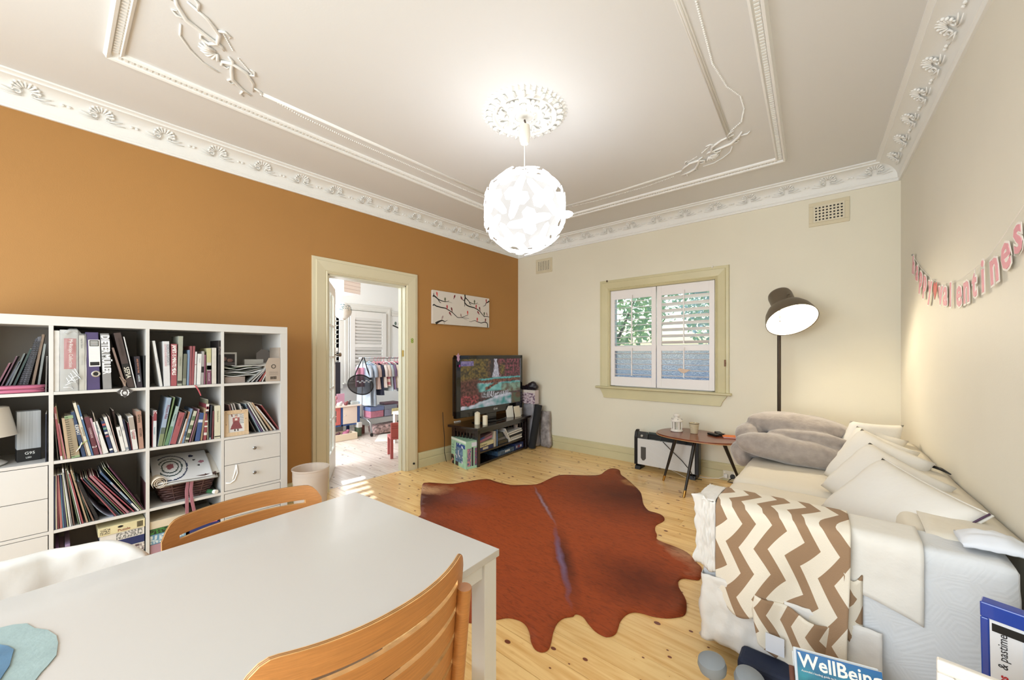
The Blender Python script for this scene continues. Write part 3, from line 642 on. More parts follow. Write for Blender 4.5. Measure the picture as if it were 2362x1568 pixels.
def spot(c, r, sx=1, sy=1, rot=0, soft=.35):
    mp = N('ShaderNodeMapping'); mp.vector_type='TEXTURE'; mp.inputs['Location'].default_value=(c[0],c[1],0); mp.inputs['Rotation'].default_value=(0,0,rot); mp.inputs['Scale'].default_value=(r*sx,r*sy,1)
    L(dis.outputs[0],mp.inputs[0]); ln = N('ShaderNodeVectorMath'); ln.operation='LENGTH'; sp = N('ShaderNodeVectorMath'); sp.operation='MULTIPLY'; sp.inputs[1].default_value=(1,1,0); L(mp.outputs[0],sp.inputs[0]); L(sp.outputs[0],ln.inputs[0])
    mr = N('ShaderNodeMapRange'); mr.inputs['From Min'].default_value=1; mr.inputs['From Max'].default_value=1-soft; L(ln.outputs['Value'],mr.inputs['Value']); return mr
nd = N('ShaderNodeTexNoise'); nd.inputs['Scale'].default_value=9; nd.inputs['Detail'].default_value=5; L(geo.outputs['Position'],nd.inputs['Vector'])
dsb = N('ShaderNodeVectorMath'); dsb.operation='SUBTRACT'; dsb.inputs[1].default_value=(.5,.5,.5); L(nd.outputs['Color'],dsb.inputs[0])
dsc = N('ShaderNodeVectorMath'); dsc.operation='SCALE'; dsc.inputs['Scale'].default_value=.22; L(dsb.outputs[0],dsc.inputs[0])
dis = N('ShaderNodeVectorMath'); dis.operation='ADD'; L(geo.outputs['Position'],dis.inputs[0]); L(dsc.outputs[0],dis.inputs[1])
col = N('ShaderNodeRGB'); col.outputs[0].default_value = lin('#9f471f'); cur = col
def over(f, c, amt=1):
    global cur
    m_ = N('ShaderNodeMixRGB'); m_.inputs[2].default_value=lin(c); 
    if amt != 1:
        mm = N('ShaderNodeMath'); mm.operation='MULTIPLY'; mm.inputs[1].default_value=amt; L(f.outputs[0],mm.inputs[0]); f = mm
    L(f.outputs[0],m_.inputs[0]); L(cur.outputs[0],m_.inputs[1]); cur = m_
over(spot((-1.45,3.35),.85,1,.8,0,.9),'#4f1d0d',.9)
over(spot((-2.85,2.1),.55,1,.8,0,.8),'#45190f',.9)
over(spot((-.85,2.15),.45,1,.7,0,.9),'#5e240f',.85)
over(spot((-1.75,2.1),.7,1,.7,0,.9),'#a34a1e',.5)
over(spot((-2.35,1.75),.5,1,.6,.3,.9),'#5e240f',.7); over(spot((-1.2,3.6),.5,1,.7,.3,.9),'#4a1c0c',.6)
over(spot((-3.00,2.24),.20,1.5,.8,.7,.6),'#c99a72',.95)
over(spot((-1.52,3.77),.19,.9,1.1,-.4,.4),'#bb8450',.9)
over(spot((-.80,2.72),.26,.5,1.5,.6,.7),'#c09070',.9)
fb = N('ShaderNodeTexNoise'); fb.inputs['Scale'].default_value=38; fb.inputs['Detail'].default_value=6; fb.inputs['Distortion'].default_value=1.2
mpf = N('ShaderNodeMapping'); mpf.inputs['Scale'].default_value=(.45,1.6,1); mpf.inputs['Rotation'].default_value=(0,0,.5); L(geo.outputs['Position'],mpf.inputs[0]); L(mpf.outputs[0],fb.inputs['Vector'])
fr_ = N('ShaderNodeMapRange'); fr_.inputs['From Min'].default_value=.45; fr_.inputs['From Max'].default_value=.72; fr_.inputs['To Max'].default_value=.45; L(fb.outputs['Fac'],fr_.inputs['Value']); over(fr_,'#4e1f0c')
# spine: dark streak with a cool sheen painted into the colour, from the neck to the tail
a_ = Vector((-2.28,3.02)); c_ = Vector((-1.01,1.69))
def line(a,b,w,soft=.8): 
    d=(b-a); return spot(((a.x+b.x)/2,(a.y+b.y)/2),1,d.length/2*1.05,w,math.atan2(d.y,d.x),soft)
dis2 = N('ShaderNodeVectorMath'); dis2.operation='ADD'; ds3 = N('ShaderNodeVectorMath'); ds3.operation='SCALE'; ds3.inputs['Scale'].default_value=.05; L(dsb.outputs[0],ds3.inputs[0]); L(geo.outputs['Position'],dis2.inputs[0]); L(ds3.outputs[0],dis2.inputs[1]); dis = dis2
mid_ = Vector((-1.60,2.42))
over(line(mid_,c_,.075,.95),'#3a1713',.85); over(line(a_,mid_,.04,.9),'#6a3a2c',.8)
over(line(mid_+Vector((-.03,.0)),c_+Vector((-.02,-.01)),.028,.9),'#7d6788',.9); over(line(a_,mid_+Vector((-.01,0)),.018,.9),'#a58c9c',.8)
over(spot((-2.55,2.35),.36,1,.6,.2,.9),'#8d6a70',.18)  # faint lavender highlight painted into the hide
L(cur.outputs[0],b.inputs['Base Color']); b.inputs['Roughness'].default_value=.6; b.inputs['Specular IOR Level'].default_value=.25
bpn=N('ShaderNodeBump'); bpn.inputs['Strength'].default_value=.5; bpn.inputs['Distance'].default_value=.004; L(fb.outputs['Fac'],bpn.inputs['Height']); L(bpn.outputs[0],b.inputs['Normal'])
tag(mb.build('cowhide_rug', mH, smooth=True), 'reddish brown cowhide rug spread on the floorboards', 'rug')
# ================================================================ DINING TABLE
TC = [onZ(820,1135,.74).to_2d(), onZ(1152,1267,.74).to_2d()]
dvec = (TC[1]-TC[0]).normalized(); tw_ = (TC[1]-TC[0]).length; tl_ = 1.25
ang = math.atan2(dvec.y,dvec.x)
tab = thing('dining_table','white rectangular dining table in the foreground','table',(TC[0].x,TC[0].y,0),ang)
MB().box(0,tw_,-tl_,0,.722,.742).build('tabletop', mat('#c2beb8',.22,name='white_lacquer',coat=.2), tab, bevel=.0015)
mTL = mat('#d3d3d1',.3,name='white_metal')
mb = MB(); mb.box(.02,tw_-.02,-.04,-.015,.677,.716).box(.02,tw_-.02,-tl_+.015,-tl_+.04,.677,.716).box(.015,.04,-tl_+.02,-.02,.677,.716).box(tw_-.04,tw_-.015,-tl_+.02,-.02,.677,.716); mb.build('apron', mTL, tab, bevel=.001)
for x in (.006,tw_-.056):
    for y in (-.056,-tl_+.006): MB().box(x,x+.05,y,y+.05,0,.72).build('leg', mTL, tab, bevel=.002)
# watercolour painting lying on the table end
wc = [onZ(u,v,.744).to_2d() for u,v in [(-60,1452),(0,1447),(30,1440),(62,1437),(80,1448),(110,1452),(130,1465),(134,1482),(130,1510),(112,1532),(95,1550),(78,1572),(60,1600),(-60,1640)]]
mb = MB(); mb.prism([tuple(p) for p in wc],.7425,.7440); 
tag(mb.build('watercolour_blob', mat('#90a19e',.8,bump=.3,bs=90,var=.12,vs=14)), 'pale teal painted paper cut-out lying on the dining table corner', 'artwork')
wc2 = [onZ(u,v,.745).to_2d() for u,v in [(-60,1486),(0,1487),(18,1490),(32,1498),(28,1512),(22,1535),(8,1556),(0,1568),(-20,1600),(-60,1620)]]
mb = MB(); mb.prism([tuple(p) for p in wc2],.7445,.7460); tag(mb.build('watercolour_blob', mat('#54758e',.8,bump=.3,bs=90,var=.25,vs=16)), 'smaller dark blue painted patch on the teal cut-out', 'artwork')
# ================================================================ CHAIRS
def plywood(name, base, dark):
    m = mat(base,.38,bump=.1,bs=60,var=.16,vs=9,name=name,stretch=(6,1.2,40)); return m
mPly = plywood('beech_ply','#b67a42','#8c5426'); mEdge = mat('#d2a266',.45,var=.25,vs=30,stretch=(1,1,1),name='ply_edge')
def slat_chair(label, loc, rz, hgt, slots=4):
    """bentwood chair facing local +x, backrest curved panel with long slots"""
    t = thing('dining_chair', label, 'chair', loc, rz)
    W2 = .232; top = hgt; bot = hgt-.34; th = .011
    def cv(y, off=0):   # back surface x at y: hollow towards the sitter
        return -.215 - .080*(1-abs(y/W2)**2.2) + off
    lean = lambda z: -(z-bot)*.10
    rows = [bot]; sl = []; z = top-.052; g = .013
    for i in range(slots): sl.append((z-g,z)); z -= g+.050
    mb = MB(); n = 40
    def ytop(y): # rounded upper corners
        e = abs(y)/W2; return top - (.0 if e < .80 else (.048*((e-.80)/.20)**2.4))
    ys = [-W2+2*W2*i/n for i in range(n+1)]
    def strip(z0f, z1f, ia, ib):
        a = []
        for i in range(ia, ib+1):
            y = ys[i]; z0, z1 = z0f(y), z1f(y)
            for (zz, of) in ((z0,0),(z1,0),(z1,-th),(z0,-th)): a.append((cv(y,of)+lean(zz), y, zz))
        k = ib-ia+1; fs=[]; ms=[]
        for i in range(k-1):
            for q in range(4): fs.append((4*i+q,4*i+(q+1)%4,4*i+4+(q+1)%4,4*i+4+q)); ms.append(1 if q in (1,3) else 0)
        fs += [(0,1,2,3),(4*k-1,4*k-2,4*k-3,4*k-4)]; ms += [1,1]
        b0 = len(mb.v); mb.v += a; mb.f += [tuple(b0+x for x in f) for f in fs]; mb.m += ms
    e = 4 # end blocks stay solid
    zs = [top]+[s for p in sl for s in (p[1],p[0])]+[bot]
    for i in range(0,len(zs),2):
        hi, lo = zs[i], zs[i+1]
        strip((lambda y,lo=lo: lo),(ytop if i==0 else (lambda y,hi=hi: hi)),0,n)
    for lo, hi in sl:
        strip((lambda y,lo=lo: lo),(lambda y,hi=hi: hi),0,e); strip((lambda y,lo=lo: lo),(lambda y,hi=hi: hi),n-e,n)
    mb.build('backrest', [mPly,mEdge], t)
    # veneer line on the edge
    mb = MB(); mb.tube([(cv(y,-th*.33)+lean(ytop(y)),y,ytop(y)+.0002) for y in ys],.0008,4); mb.tube([(cv(y,-th*.66)+lean(ytop(y)),y,ytop(y)+.0002) for y in ys],.0008,4); mb.build('veneer_line', mat('#8a5a2c',.5), t)
    for s in (-1,1):
        y = s*(W2-.030); x0 = cv(y,-th-.015)
        MB().tube([(x0-.035,y,0),(x0+.005,y,.45),(x0+lean(top-.06)*1.0,y,top-.075)],.0165,16).build('leg', mPly, t, smooth='auto')
        MB().tube([(.115,s*.19,.0),(.105,s*.18,.43)],.0155,12).build('leg', mPly, t, smooth='auto')
        MB().tube([(.11,s*.182,.40),(x0+.0,y,.40)],.012,10).build('side_rail', mPly, t, smooth='auto')
    mb = MB(); P = [(-.21,-.19),(.10,-.215),(.135,-.15),(.14,0),(.135,.15),(.10,.215),(-.21,.19)]
    mb.prism(P,.43,.444); mb.build('seat', [mPly], t, bevel=.004)
    return t
cn = slat_chair('beech slatted dining chair seen from behind at the near side of the table',(-.945,.402,0),PI+.02,.832)
slat_chair('beech dining chair with long slots tucked under the far side of the table',(-1.275,.440,0),.03,.79)
wchair = slat_chair('dining chair shrouded in a white cloth beside the bookshelf',(-1.38,-.105,0),.02,.735)
# white cloth draped over that chair's back
def wcl(u, v):
    y = -.265+.53*u; s = (v-.5)*2  # front side -1 .. back +1
    bx = -.215-.070*(1-min(1,(y/.24))**2)-.006; h = .738+.016*math.sin(u*7)*0
    e = max(0,abs(y)-.20)/.065; h -= .035*e*e
    d = abs(s)*.30; ov = .020
    if abs(s) < .14: q = s/.14*PI/2; x = bx-ov*math.sin(q); z = h+.014*math.cos(q)
    else: x = bx-math.copysign(ov+.02*(abs(s)-.14),s); z = h-(d-.045)
    w = max(0,u-.86)/.14; y += .018*w*math.exp(-(s/.35)**2); z -= .020*w*w; x += .040*w*w*math.exp(-(s/.5)**2)
    x += .014*nz((y*13,z*7,s*.5))+.006*nz((y*30,z*14,s)) ; y += .006*nz((y*9,z*9,5))
    return (x, y, z)
mb = MB(); mb.grid(wcl,48,48)
mCl = mat('#cfccc6',.85,bump=.5,bs=22,bdist=.004,name='white_cloth')
o = mb.build('chair_cloth', mCl, smooth=True, solid=.003); o.location = (-1.38,-.105,0)
tag(o, 'white cloth draped over the back of the chair at the far left', 'cloth')
mb = MB(); mb.add([(0,0,0),(.0,.055,-.03),(.02,.085,-.065),(.03,.04,-.12),(.02,-.01,-.13),(.045,.05,-.055),(.035,.01,-.01)],[(0,5,1),(1,5,2),(2,5,3),(3,5,4),(4,5,6),(6,5,0)])
mb.M=Matrix(); 
c2 = mb.build('cloth_corner', mCl, o, smooth=True, solid=.003, sub=1); c2.location = (-.245,.215,.735)
# ================================================================ BINS
bn = thing('waste_bin','translucent frosted plastic bin between bookshelf and door','bin',(-2.92,1.195,0))
mBin = glassy('frosted_plastic','#f2ebe3',.66,.4)
MB().lathe([(0,.004),(.095,.004),(.098,0),(.118,.46),(.124,.465),(.124,.475),(.114,.47),(.094,.01),(0,.01)],40).build('bin_body', mBin, bn, smooth='auto')
MB().lathe([(.1135,.38),(.1165,.38),(.1175,.43),(.1145,.43)],40).build('rim_band', mBin, bn, smooth='auto')
# ---------------------------------------------------------------- painted prints (colour attribute on a flat grid)
_pm = {}
def paint_mat(rough=.5, emit=0, coat=0):
    if (rough,emit,coat) in _pm: return _pm[(rough,emit,coat)]
    m = bpy.data.materials.new('printed'); m.use_nodes = True; t,b = nodes(m); a = t.nodes.new('ShaderNodeVertexColor'); a.layer_name = 'Col'
    if emit:
        b.inputs['Base Color'].default_value=(.01,.01,.01,1); t.links.new(a.outputs[0],b.inputs['Emission Color']); b.inputs['Emission Strength'].default_value = emit
    else: t.links.new(a.outputs[0],b.inputs['Base Color'])
    b.inputs['Roughness'].default_value = rough; b.inputs['Coat Weight'].default_value = coat
    _pm[(rough,emit,coat)] = m; return m
def print_on(name, fn, o, ux, uy, w, h, nu, nv, parent=None, rough=.5, emit=0, thick=.0008, coat=0):
    """flat print: origin o, unit axes ux, uy, size w x h, colour fn(s,t) with s,t in 0..1; each cell one colour"""
    ux = Vector(ux).normalized(); uy = Vector(uy).normalized(); n = ux.cross(uy); o = Vector(o)+n*thick
    vs = [o+ux*(w*i/nu)+uy*(h*j/nv) for j in range(nv+1) for i in range(nu+1)]
    fs = [(j*(nu+1)+i, j*(nu+1)+i+1, (j+1)*(nu+1)+i+1, (j+1)*(nu+1)+i) for j in range(nv) for i in range(nu)]
    me = bpy.data.meshes.new(name); me.from_pydata([tuple(v) for v in vs],[],fs); me.materials.append(paint_mat(rough,emit,coat))
    ca = me.color_attributes.new('Col','FLOAT_COLOR','CORNER'); buf = []
    for j in range(nv):
        for i in range(nu):
            c = fn((i+.5)/nu,(j+.5)/nv); c = lin(c) if isinstance(c,str) else tuple(c)+(1,)
            buf += list(c[:4])*4
    ca.data.foreach_set('color', buf); return link(name, me, parent)
def mixc(a, b, t):
    a = lin(a) if isinstance(a,str) else a; b = lin(b) if isinstance(b,str) else b; t = max(0,min(1,t)); return tuple(a[i]+(b[i]-a[i])*t for i in range(3))
# ================================================================ SOFA
mSof = mat('#ded5c4',.9,bump=.7,bs=14,bdist=.007,name='slipcover'); mCov = mat('#d6d8da',.9,bump=.6,bs=40,bdist=.002,name='jacquard_cover')
mCush = mat('#e4dfd6',.9,bump=.7,bs=12,bdist=.007,name='cushion_linen')
# jacquard relief: swirling rings
t,b = nodes(mCov); bpj = [n for n in t.nodes if n.type=='BUMP'][0]
wv = t.nodes.new('ShaderNodeTexVoronoi'); wv.feature='DISTANCE_TO_EDGE'; wv.inputs['Scale'].default_value=9; tcj=t.nodes.new('ShaderNodeTexCoord')
sw = t.nodes.new('ShaderNodeMath'); sw.operation='MULTIPLY'; sw.inputs[1].default_value=60; sn = t.nodes.new('ShaderNodeMath'); sn.operation='SINE'
t.links.new(tcj.outputs['Object'],wv.inputs['Vector']); t.links.new(wv.outputs['Distance'],sw.inputs[0]); t.links.new(sw.outputs[0],sn.inputs[0])
bp2 = t.nodes.new('ShaderNodeBump'); bp2.inputs['Strength'].default_value=.10; bp2.inputs['Distance'].default_value=.003; t.links.new(sn.outputs[0],bp2.inputs['Height']); t.links.new(bpj.outputs[0],bp2.inputs['Normal']); t.links.new(bp2.outputs[0],b.inputs['Normal'])
sofa = thing('sofa','white slipcovered sofa along the right wall','sofa',(0,0,0))
def softbox(x0,x1,y0,y1,z0,z1,n=10,amp=.006,rad=.03,seed=0,sag=0):
    """rounded box with fabric wobble"""
    bmx = bmesh.new(); bmesh.ops.create_cube(bmx,size=1)
    bmesh.ops.subdivide_edges(bmx,edges=bmx.edges[:],cuts=n,use_grid_fill=True)
    sx,sy,sz = x1-x0,y1-y0,z1-z0; c = Vector(((x0+x1)/2,(y0+y1)/2,(z0+z1)/2)); h = Vector((sx/2,sy/2,sz/2))
    for v in bmx.verts:
        p = Vector((v.co.x*sx,v.co.y*sy,v.co.z*sz)); q = Vector([max(-h[i]+rad,min(h[i]-rad,p[i])) for i in range(3)]); d = p-q
        if d.length > 1e-6: p = q+d.normalized()*rad
        w = c+p; nn = d.normalized() if d.length>1e-6 else Vector((0,0,0))
        w += nn*(amp*(noise.noise(w*7+Vector((seed,0,0)))+.5*noise.noise(w*19)))
        if sag and p.z > 0: w.z += sag*(1-(2*p.x/sx)**2)*(1-(2*p.y/sy)**2)
        v.co = w
    return bmx
def bmlink(bmx, name, m, parent=None, smooth=True, sub=0):
    me = bpy.data.meshes.new(name); bmx.to_mesh(me); bmx.free(); me.materials.append(m); return link(name, me, parent, smooth, sub=sub)
AY0, AY1, AT = 1.845, 2.05, .655
bmlink(softbox(-.46,.42,AY0,AY1,.10,AT,22,.005,.03,1),'arm',mCov,sofa)
bmlink(softbox(-.46,.36,3.66,3.86,.08,.645,12,.006,.035,2),'arm',mSof,sofa)
bmlink(softbox(.18,.40,2.02,3.86,.10,.655,18,.006,.05,3),'back_frame',mSof,sofa)
bmlink(softbox(-.45,.22,2.02,3.70,.10,.33,10,.004,.02,4),'seat_base',mSof,sofa)
bmlink(softbox(-.53,.26,2.055,2.86,.31,.475,16,.007,.045,5,.015),'seat_cushion',mSof,sofa)
bmlink(softbox(-.53,.26,2.865,3.65,.31,.480,16,.007,.045,6,.015),'seat_cushion',mSof,sofa)
# back top cover reaching the wall
mb = MB(); 
def bk(u,v):
    y = 1.99+1.89*v; x = .24+(XR(y)-.012-.24)*u; z = .662+.008*nz((x*6,y*5,1))-.006*u+.01*math.sin(u*PI)-.014*max(0,1-v/.03); return (x,y,z)
mb.grid(bk,6,40); mb.build('back_cover', mSof, sofa, smooth=True, solid=.006)
# wrinkled front skirt under the near arm, loose white fabric at the corner
def skirt(u,v):
    x = -.500+.035*v; y0 = 1.815
    if u < .55: px = -.455+.02*(1-u/.55); py = 2.60-(2.60-1.82)*(u/.55)
    else: px = -.455+.57*((u-.55)/.45); py = 1.82
    z = .34-.27*v + .01*nz((u*9,0,3))
    w = .018*(.3+v)*nz((u*22,v*3,2))+.008*nz((u*50,v*9,7)); 
    return (px-(w+.01*v if u<.55 else 0), py-(w+.012*v if u>=.55 else 0), z)
mb = MB(); mb.grid(skirt,110,18); mSk = mat('#e0dcd6',.9,bump=.7,bs=18,bdist=.006,name='crumpled_cotton'); mb.build('skirt', mSk, sofa, smooth=True, solid=.003)
def fcov(u,v):   # cotton cuff wrapped round the arm end
    z = .668-.30*v-.012*math.sin(u*9); 
    if u < .45: x,y = -.468, 2.045-.21*(u/.45)
    else: x,y = -.472+.070*((u-.45)/.55), 1.833
    k = math.exp(-((u-.45)/.07)**2); w = .010*nz((u*9,v*6,4))+.006*nz((u*24,v*12,1))+.010*math.exp(-((v-.93)/.07)**2)+.014*k*math.exp(-(v/.10)**2)
    return (x-(w+.004)*(u<.55)-.004*k, y-(w+.004)*(u>=.40), z)
mb = MB(); mb.grid(fcov,60,30); mb.build('arm_cuff', mSk, sofa, smooth=True, solid=.004)
mb = MB(); mb.grid(lambda u,v:(-.476+.072*u+.003*nz((u*9,v*9,1)), 1.828+.222*v, .661+.006*math.sin(PI*v)+.004*nz((u*12,v*8,6))),16,16); mb.build('arm_cuff', mSk, sofa, smooth=True, solid=.004)
# jacquard arm cover lying over the near arm
def arm_drape(x0,x1,zf,zb,fold=lambda x,s:0,off=.006,botf=lambda u:0,inner=.20):
    """cloth over near arm: v 0 inner side ... 1 bottom of the outer face"""
    L = [inner, AY1-AY0, AT-zf]; tot = sum(L)
    def f(u,v):
        x = x0+(x1-x0)*u; s = v*(tot+botf(u)); o = off; r = .03
        if s < L[0]: y = AY1+o; z = AT-(L[0]-s)+o*.5
        elif s < L[0]+L[1]: y = AY1-(s-L[0]); z = AT+o
        else: y = AY0-o; z = AT+o-(s-L[0]-L[1])
        # round the shoulders
        dz = max(0,r-abs(z-(AT+o))) if (y>AY1-.001 or y<AY0+.001) else 0
        for ye,sg in ((AY0,1),(AY1,-1)):
            if abs(y-(ye)) < r+off and z > AT-r:
                cy = ye+sg*r; cz = AT-r; d = Vector((0,y-cy,z-cz))
                if d.length > 1e-6 and (y-cy)*sg < 0: d = d.normalized()*(r+o); y = cy+d.y; z = cz+d.z
        w = fold(x,s-L[0]-L[1])
        if s > L[0]+L[1]: y -= w
        else: z += .3*abs(w)*.3
        return (x,y,z)
    return f
mb = MB(); mb.grid(arm_drape(-.06,.215,.445,0,lambda x,s:(.006*nz((x*10,s*10,2))+.004*nz((x*26,s*22,4)))*(s>0)+.010*max(0,s),.008,lambda u:.055*u-.02*math.sin(u*PI)),24,44)
mCv2 = mat('#e2ded6',.9,bump=.9,bs=26,bdist=.003,name='arm_cloth')
tag(mb.build('arm_cloth', mCv2, smooth=True, solid=.004), 'plain white embossed cloth draped over the near sofa arm beside the chevron throw','cloth')
# chevron throw
mChev = bpy.data.materials.new('chevron_knit'); mChev.use_nodes = True; t,b = nodes(mChev); N=t.nodes.new; L_=t.links.new
uvn = N('ShaderNodeUVMap'); sep = N('ShaderNodeSeparateXYZ'); L_(uvn.outputs[0],sep.inputs[0])
def mth(op,a,b_=None):
    n = N('ShaderNodeMath'); n.operation=op
    for i,x in enumerate((a,b_)):
        if x is None: continue
        if isinstance(x,(int,float)): n.inputs[i].default_value=x
        else: L_(x,n.inputs[i])
    return n.outputs[0]
tri_ = mth('PINGPONG', mth('ADD',sep.outputs[1],.02), .105)
ph_ = mth('ADD', mth('MULTIPLY',sep.outputs[0],1/.108), mth('MULTIPLY',tri_,-.62/.108))
st_ = mth('GREATER_THAN', mth('FRACT',mth('ADD',ph_,10.15)), .53)
mx = N('ShaderNodeMixRGB'); mx.inputs[1].default_value=lin('#e6ddcc'); mx.inputs[2].default_value=lin('#9a7d61'); L_(st_,mx.inputs[0]); L_(mx.outputs[0],b.inputs['Base Color']); b.inputs['Roughness'].default_value=.95
nk = N('ShaderNodeTexNoise'); nk.inputs['Scale'].default_value=260; bk_=N('ShaderNodeBump'); bk_.inputs['Strength'].default_value=.4; bk_.inputs['Distance'].default_value=.002; tcc=N('ShaderNodeTexCoord'); L_(tcc.outputs['Object'],nk.inputs['Vector']); L_(nk.outputs['Fac'],bk_.inputs['Height']); L_(bk_.outputs[0],b.inputs['Normal'])
def uv_grid(fn, nu, nv, uvf, name, m, parent=None, solid=.006):
    mb = MB(); mb.grid(fn,nu,nv); me = mb.mesh(name,m); uvl = me.uv_layers.new(name='UVMap')
    for p in me.polygons:
        for li in p.loop_indices:
            vi = me.loops[li].vertex_index; i = vi%(nu+1); j = vi//(nu+1); uvl.data[li].uv = uvf(i/nu,j/nv)
    return link(name, me, parent, True, solid=solid)
def thf(x,s):
    if s <= 0: return .004*nz((x*6,s*6,9))
    return .014+.028*s+.022*min(1,s*4)*math.sin(x*21+s*2.0)*min(1,s*3)+.008*nz((x*9,s*6,3))
def thr(u,v):
    p = arm_drape(-.400,.035,.34,0,thf,.014,lambda u:.075+.09*u+.035*math.sin(u*PI*3.0))(u,v)
    s = max(0,v-.5); return (p[0]+.055*(u-.3)*(v-.45)*(1 if v<.45 else -.4)-.01*s*math.sin(v*9), p[1], p[2])
throw = uv_grid(thr,70,80,lambda u,v:(u*.46,v*.90),'chevron_throw',mChev)
tag(throw,'cream and brown chevron knitted throw hanging over the near sofa arm','throw')
def thr2(u,v):   # hidden underlayer peeping out lower down
    x = -.27+.27*u; z = .345-.24*v*(.55+.45*math.sin(PI*(.15+.8*u)))-.04*u; y = 1.800-.010*v-.020*math.sin(u*11+v*2)-.012*u
    return (x+.03*v,y,z)
uv_grid(thr2,30,18,lambda u,v:(u*.36+.03,v*.26+.33),'under_layer',mChev,throw)
def thr3(u,v):
    x = .015+.05*u; z = .52-.22*v-.03*math.sin(u*3); y = 1.805+.03*u; return (x,y,z)
uv_grid(thr3,6,14,lambda u,v:(u*.07,v*.3),'back_fold',mChev,throw)
mb = MB(); mb.box(-.215,-.155,1.778,1.780,.145,.215); mb.build('care_label', mat('#d8dbe2',.6), throw)
# cushions
def pillow(c, th, label, name='cushion', pipe=False, n=18):
    L0,T0,R0,B0 = [Vector(p) for p in c]; nn = (T0-L0).cross(R0-L0).normalized(); mb = MB()
    def pt(u,v,s):
        a = (2*u-1); b_ = (2*v-1)
        # pinch the sides inwards a little between the corners
        uu = .5+.5*a*(1-.06*(1-b_*b_)); vv_ = .5+.5*b_*(1-.06*(1-a*a))
        p = (L0*(1-uu)+B0*uu)*(1-vv_)+(T0*(1-uu)+R0*uu)*vv_
        h = th*1.45*((1-a**4)*(1-b_**4))**.5
        h += .006*nz((p*9))*h/th
        return p+nn*(s*h*.5)+Vector((.004*nz(p*25),0,.004*nz(p*23+Vector((3,0,0)))))*h/th
    vs = []; fs = []
    for s in (1,-1):
        b0 = len(vs); vs += [pt(i/n,j/n,s) for j in range(n+1) for i in range(n+1)]
        fs += [(b0+j*(n+1)+i,b0+j*(n+1)+i+1,b0+(j+1)*(n+1)+i+1,b0+(j+1)*(n+1)+i) for j in range(n) for i in range(n)]
    mb.add(vs,fs); me = mb.mesh(name,mCush); bmx = bmesh.new(); bmx.from_mesh(me); bmesh.ops.remove_doubles(bmx,verts=bmx.verts,dist=.0008); bmesh.ops.recalc_face_normals(bmx,faces=bmx.faces); bmx.to_mesh(me); bmx.free()
    o = link(name, me, None, True); tag(o,label,'cushion','white cushions leaning along the sofa')
    if pipe:
        q = MB(); path = [pt(1,j/n,0) for j in range(n+1)]; q.tube([p-nn*.012 for p in path],.0035,6); q.build('zip', mat('#4a2f4a',.5), o, smooth=True)
        q = MB(); per = [pt(i/n,1,0) for i in range(n+1)]+[pt(1,1-j/n,0) for j in range(1,n+1)]; q.tube(per,.0045,6); q.build('piping', mCush, o, smooth=True)
    return o
CS = [((.43,2.20,.705),(-.26,.45,.075),(-.50,.36,-.20),'nearest and largest white cushion leaning on the others, with dark zip',.10),
      ((.41,2.62,.690),(-.27,.44,.09),(-.49,.33,-.18),'second white cushion behind the nearest one, corner with white piping',.10),
      ((.395,3.0,.715),(-.28,.34,.10),(-.47,.22,-.20),'third white cushion from the near sofa arm',.11),
      ((.38,3.36,.700),(-.28,.20,.10),(-.45,.05,-.20),'fourth white cushion from the near arm, mostly hidden',.11),
      ((.36,3.66,.715),(-.29,.02,.10),(-.44,-.14,-.19),'fifth white cushion, small corner showing before the last one',.10),
      ((.350,3.80,.800),(-.285,-.16,.02),(-.39,-.34,-.29),'farthest white cushion standing upright by the grey blanket',.11)]
for R_,dT,dL,lab,th in CS:
    R0 = Vector(R_); T0 = R0+Vector(dT); L0 = R0+Vector(dL); B0 = L0+R0-T0
    pillow((L0,T0,R0,B0),th,lab,pipe=lab.startswith('nearest'))
def fc(u,v):
    x = .31+.16*u; y = 1.90+.13*v; z = .674+.034*math.sin(PI*v)**.5*math.sin(PI*min(1,u*1.1))**.5+.006*nz((u*6,v*6,1)); return (x,y,z)
mb = MB(); mb.grid(fc,20,16); tag(mb.build('folded_cloth', mat('#dfe2e8',.9,bump=.4,bs=25), smooth=True, solid=.012),'small folded white cloth lying on the sofa corner by the wall','cloth')
mb = MB(); mb.tube([(.355,3.06,.690),(.38,3.03,.695),(.41,2.98,.694),(.435,2.92,.686)],[.003,.008,.008,.003],6); tag(mb.build('strap', mBlack, smooth=True),'thin black strap lying on the sofa back against the wall','strap')
# grey blanket folded over the far arm
mGr = mat('#a3978d',.95,bump=.9,bs=45,bdist=.004,var=.16,vs=22,sheen=.5,name='grey_fleece')
bl = MB()
def lump(c, r, rot=(0,0,0), p=2.6, seg=28, rings=16):
    m4 = Matrix.Translation(c) @ Matrix.Rotation(rot[2],4,'Z') @ Matrix.Rotation(rot[1],4,'Y') @ Matrix.Rotation(rot[0],4,'X')
    sgp = lambda x,e: math.copysign(abs(x)**e,x); vs=[]; fs=[]
    for j in range(rings+1):
        a = -PI/2+PI*j/rings
        for i in range(seg):
            o_ = 2*PI*i/seg; e = 2/p
            q_ = Vector((r[0]*sgp(math.cos(a),e)*sgp(math.cos(o_),e), r[1]*sgp(math.cos(a),e)*sgp(math.sin(o_),e), r[2]*sgp(math.sin(a),e)))
            w = m4 @ q_; w += (w-Vector(c)).normalized()*(.016*nz(w*6)+.008*nz(w*15)); vs.append(w)
    for j in range(rings):
        for i in range(seg): fs.append((j*seg+i,j*seg+(i+1)%seg,(j+1)*seg+(i+1)%seg,(j+1)*seg+i))
    bl.add(vs,fs)
lump((-.25,3.72,.735),(.33,.19,.095),(0,.06,.0),2.2)
lump((-.17,3.55,.675),(.25,.10,.050),(-.35,.04,.0),2.2)
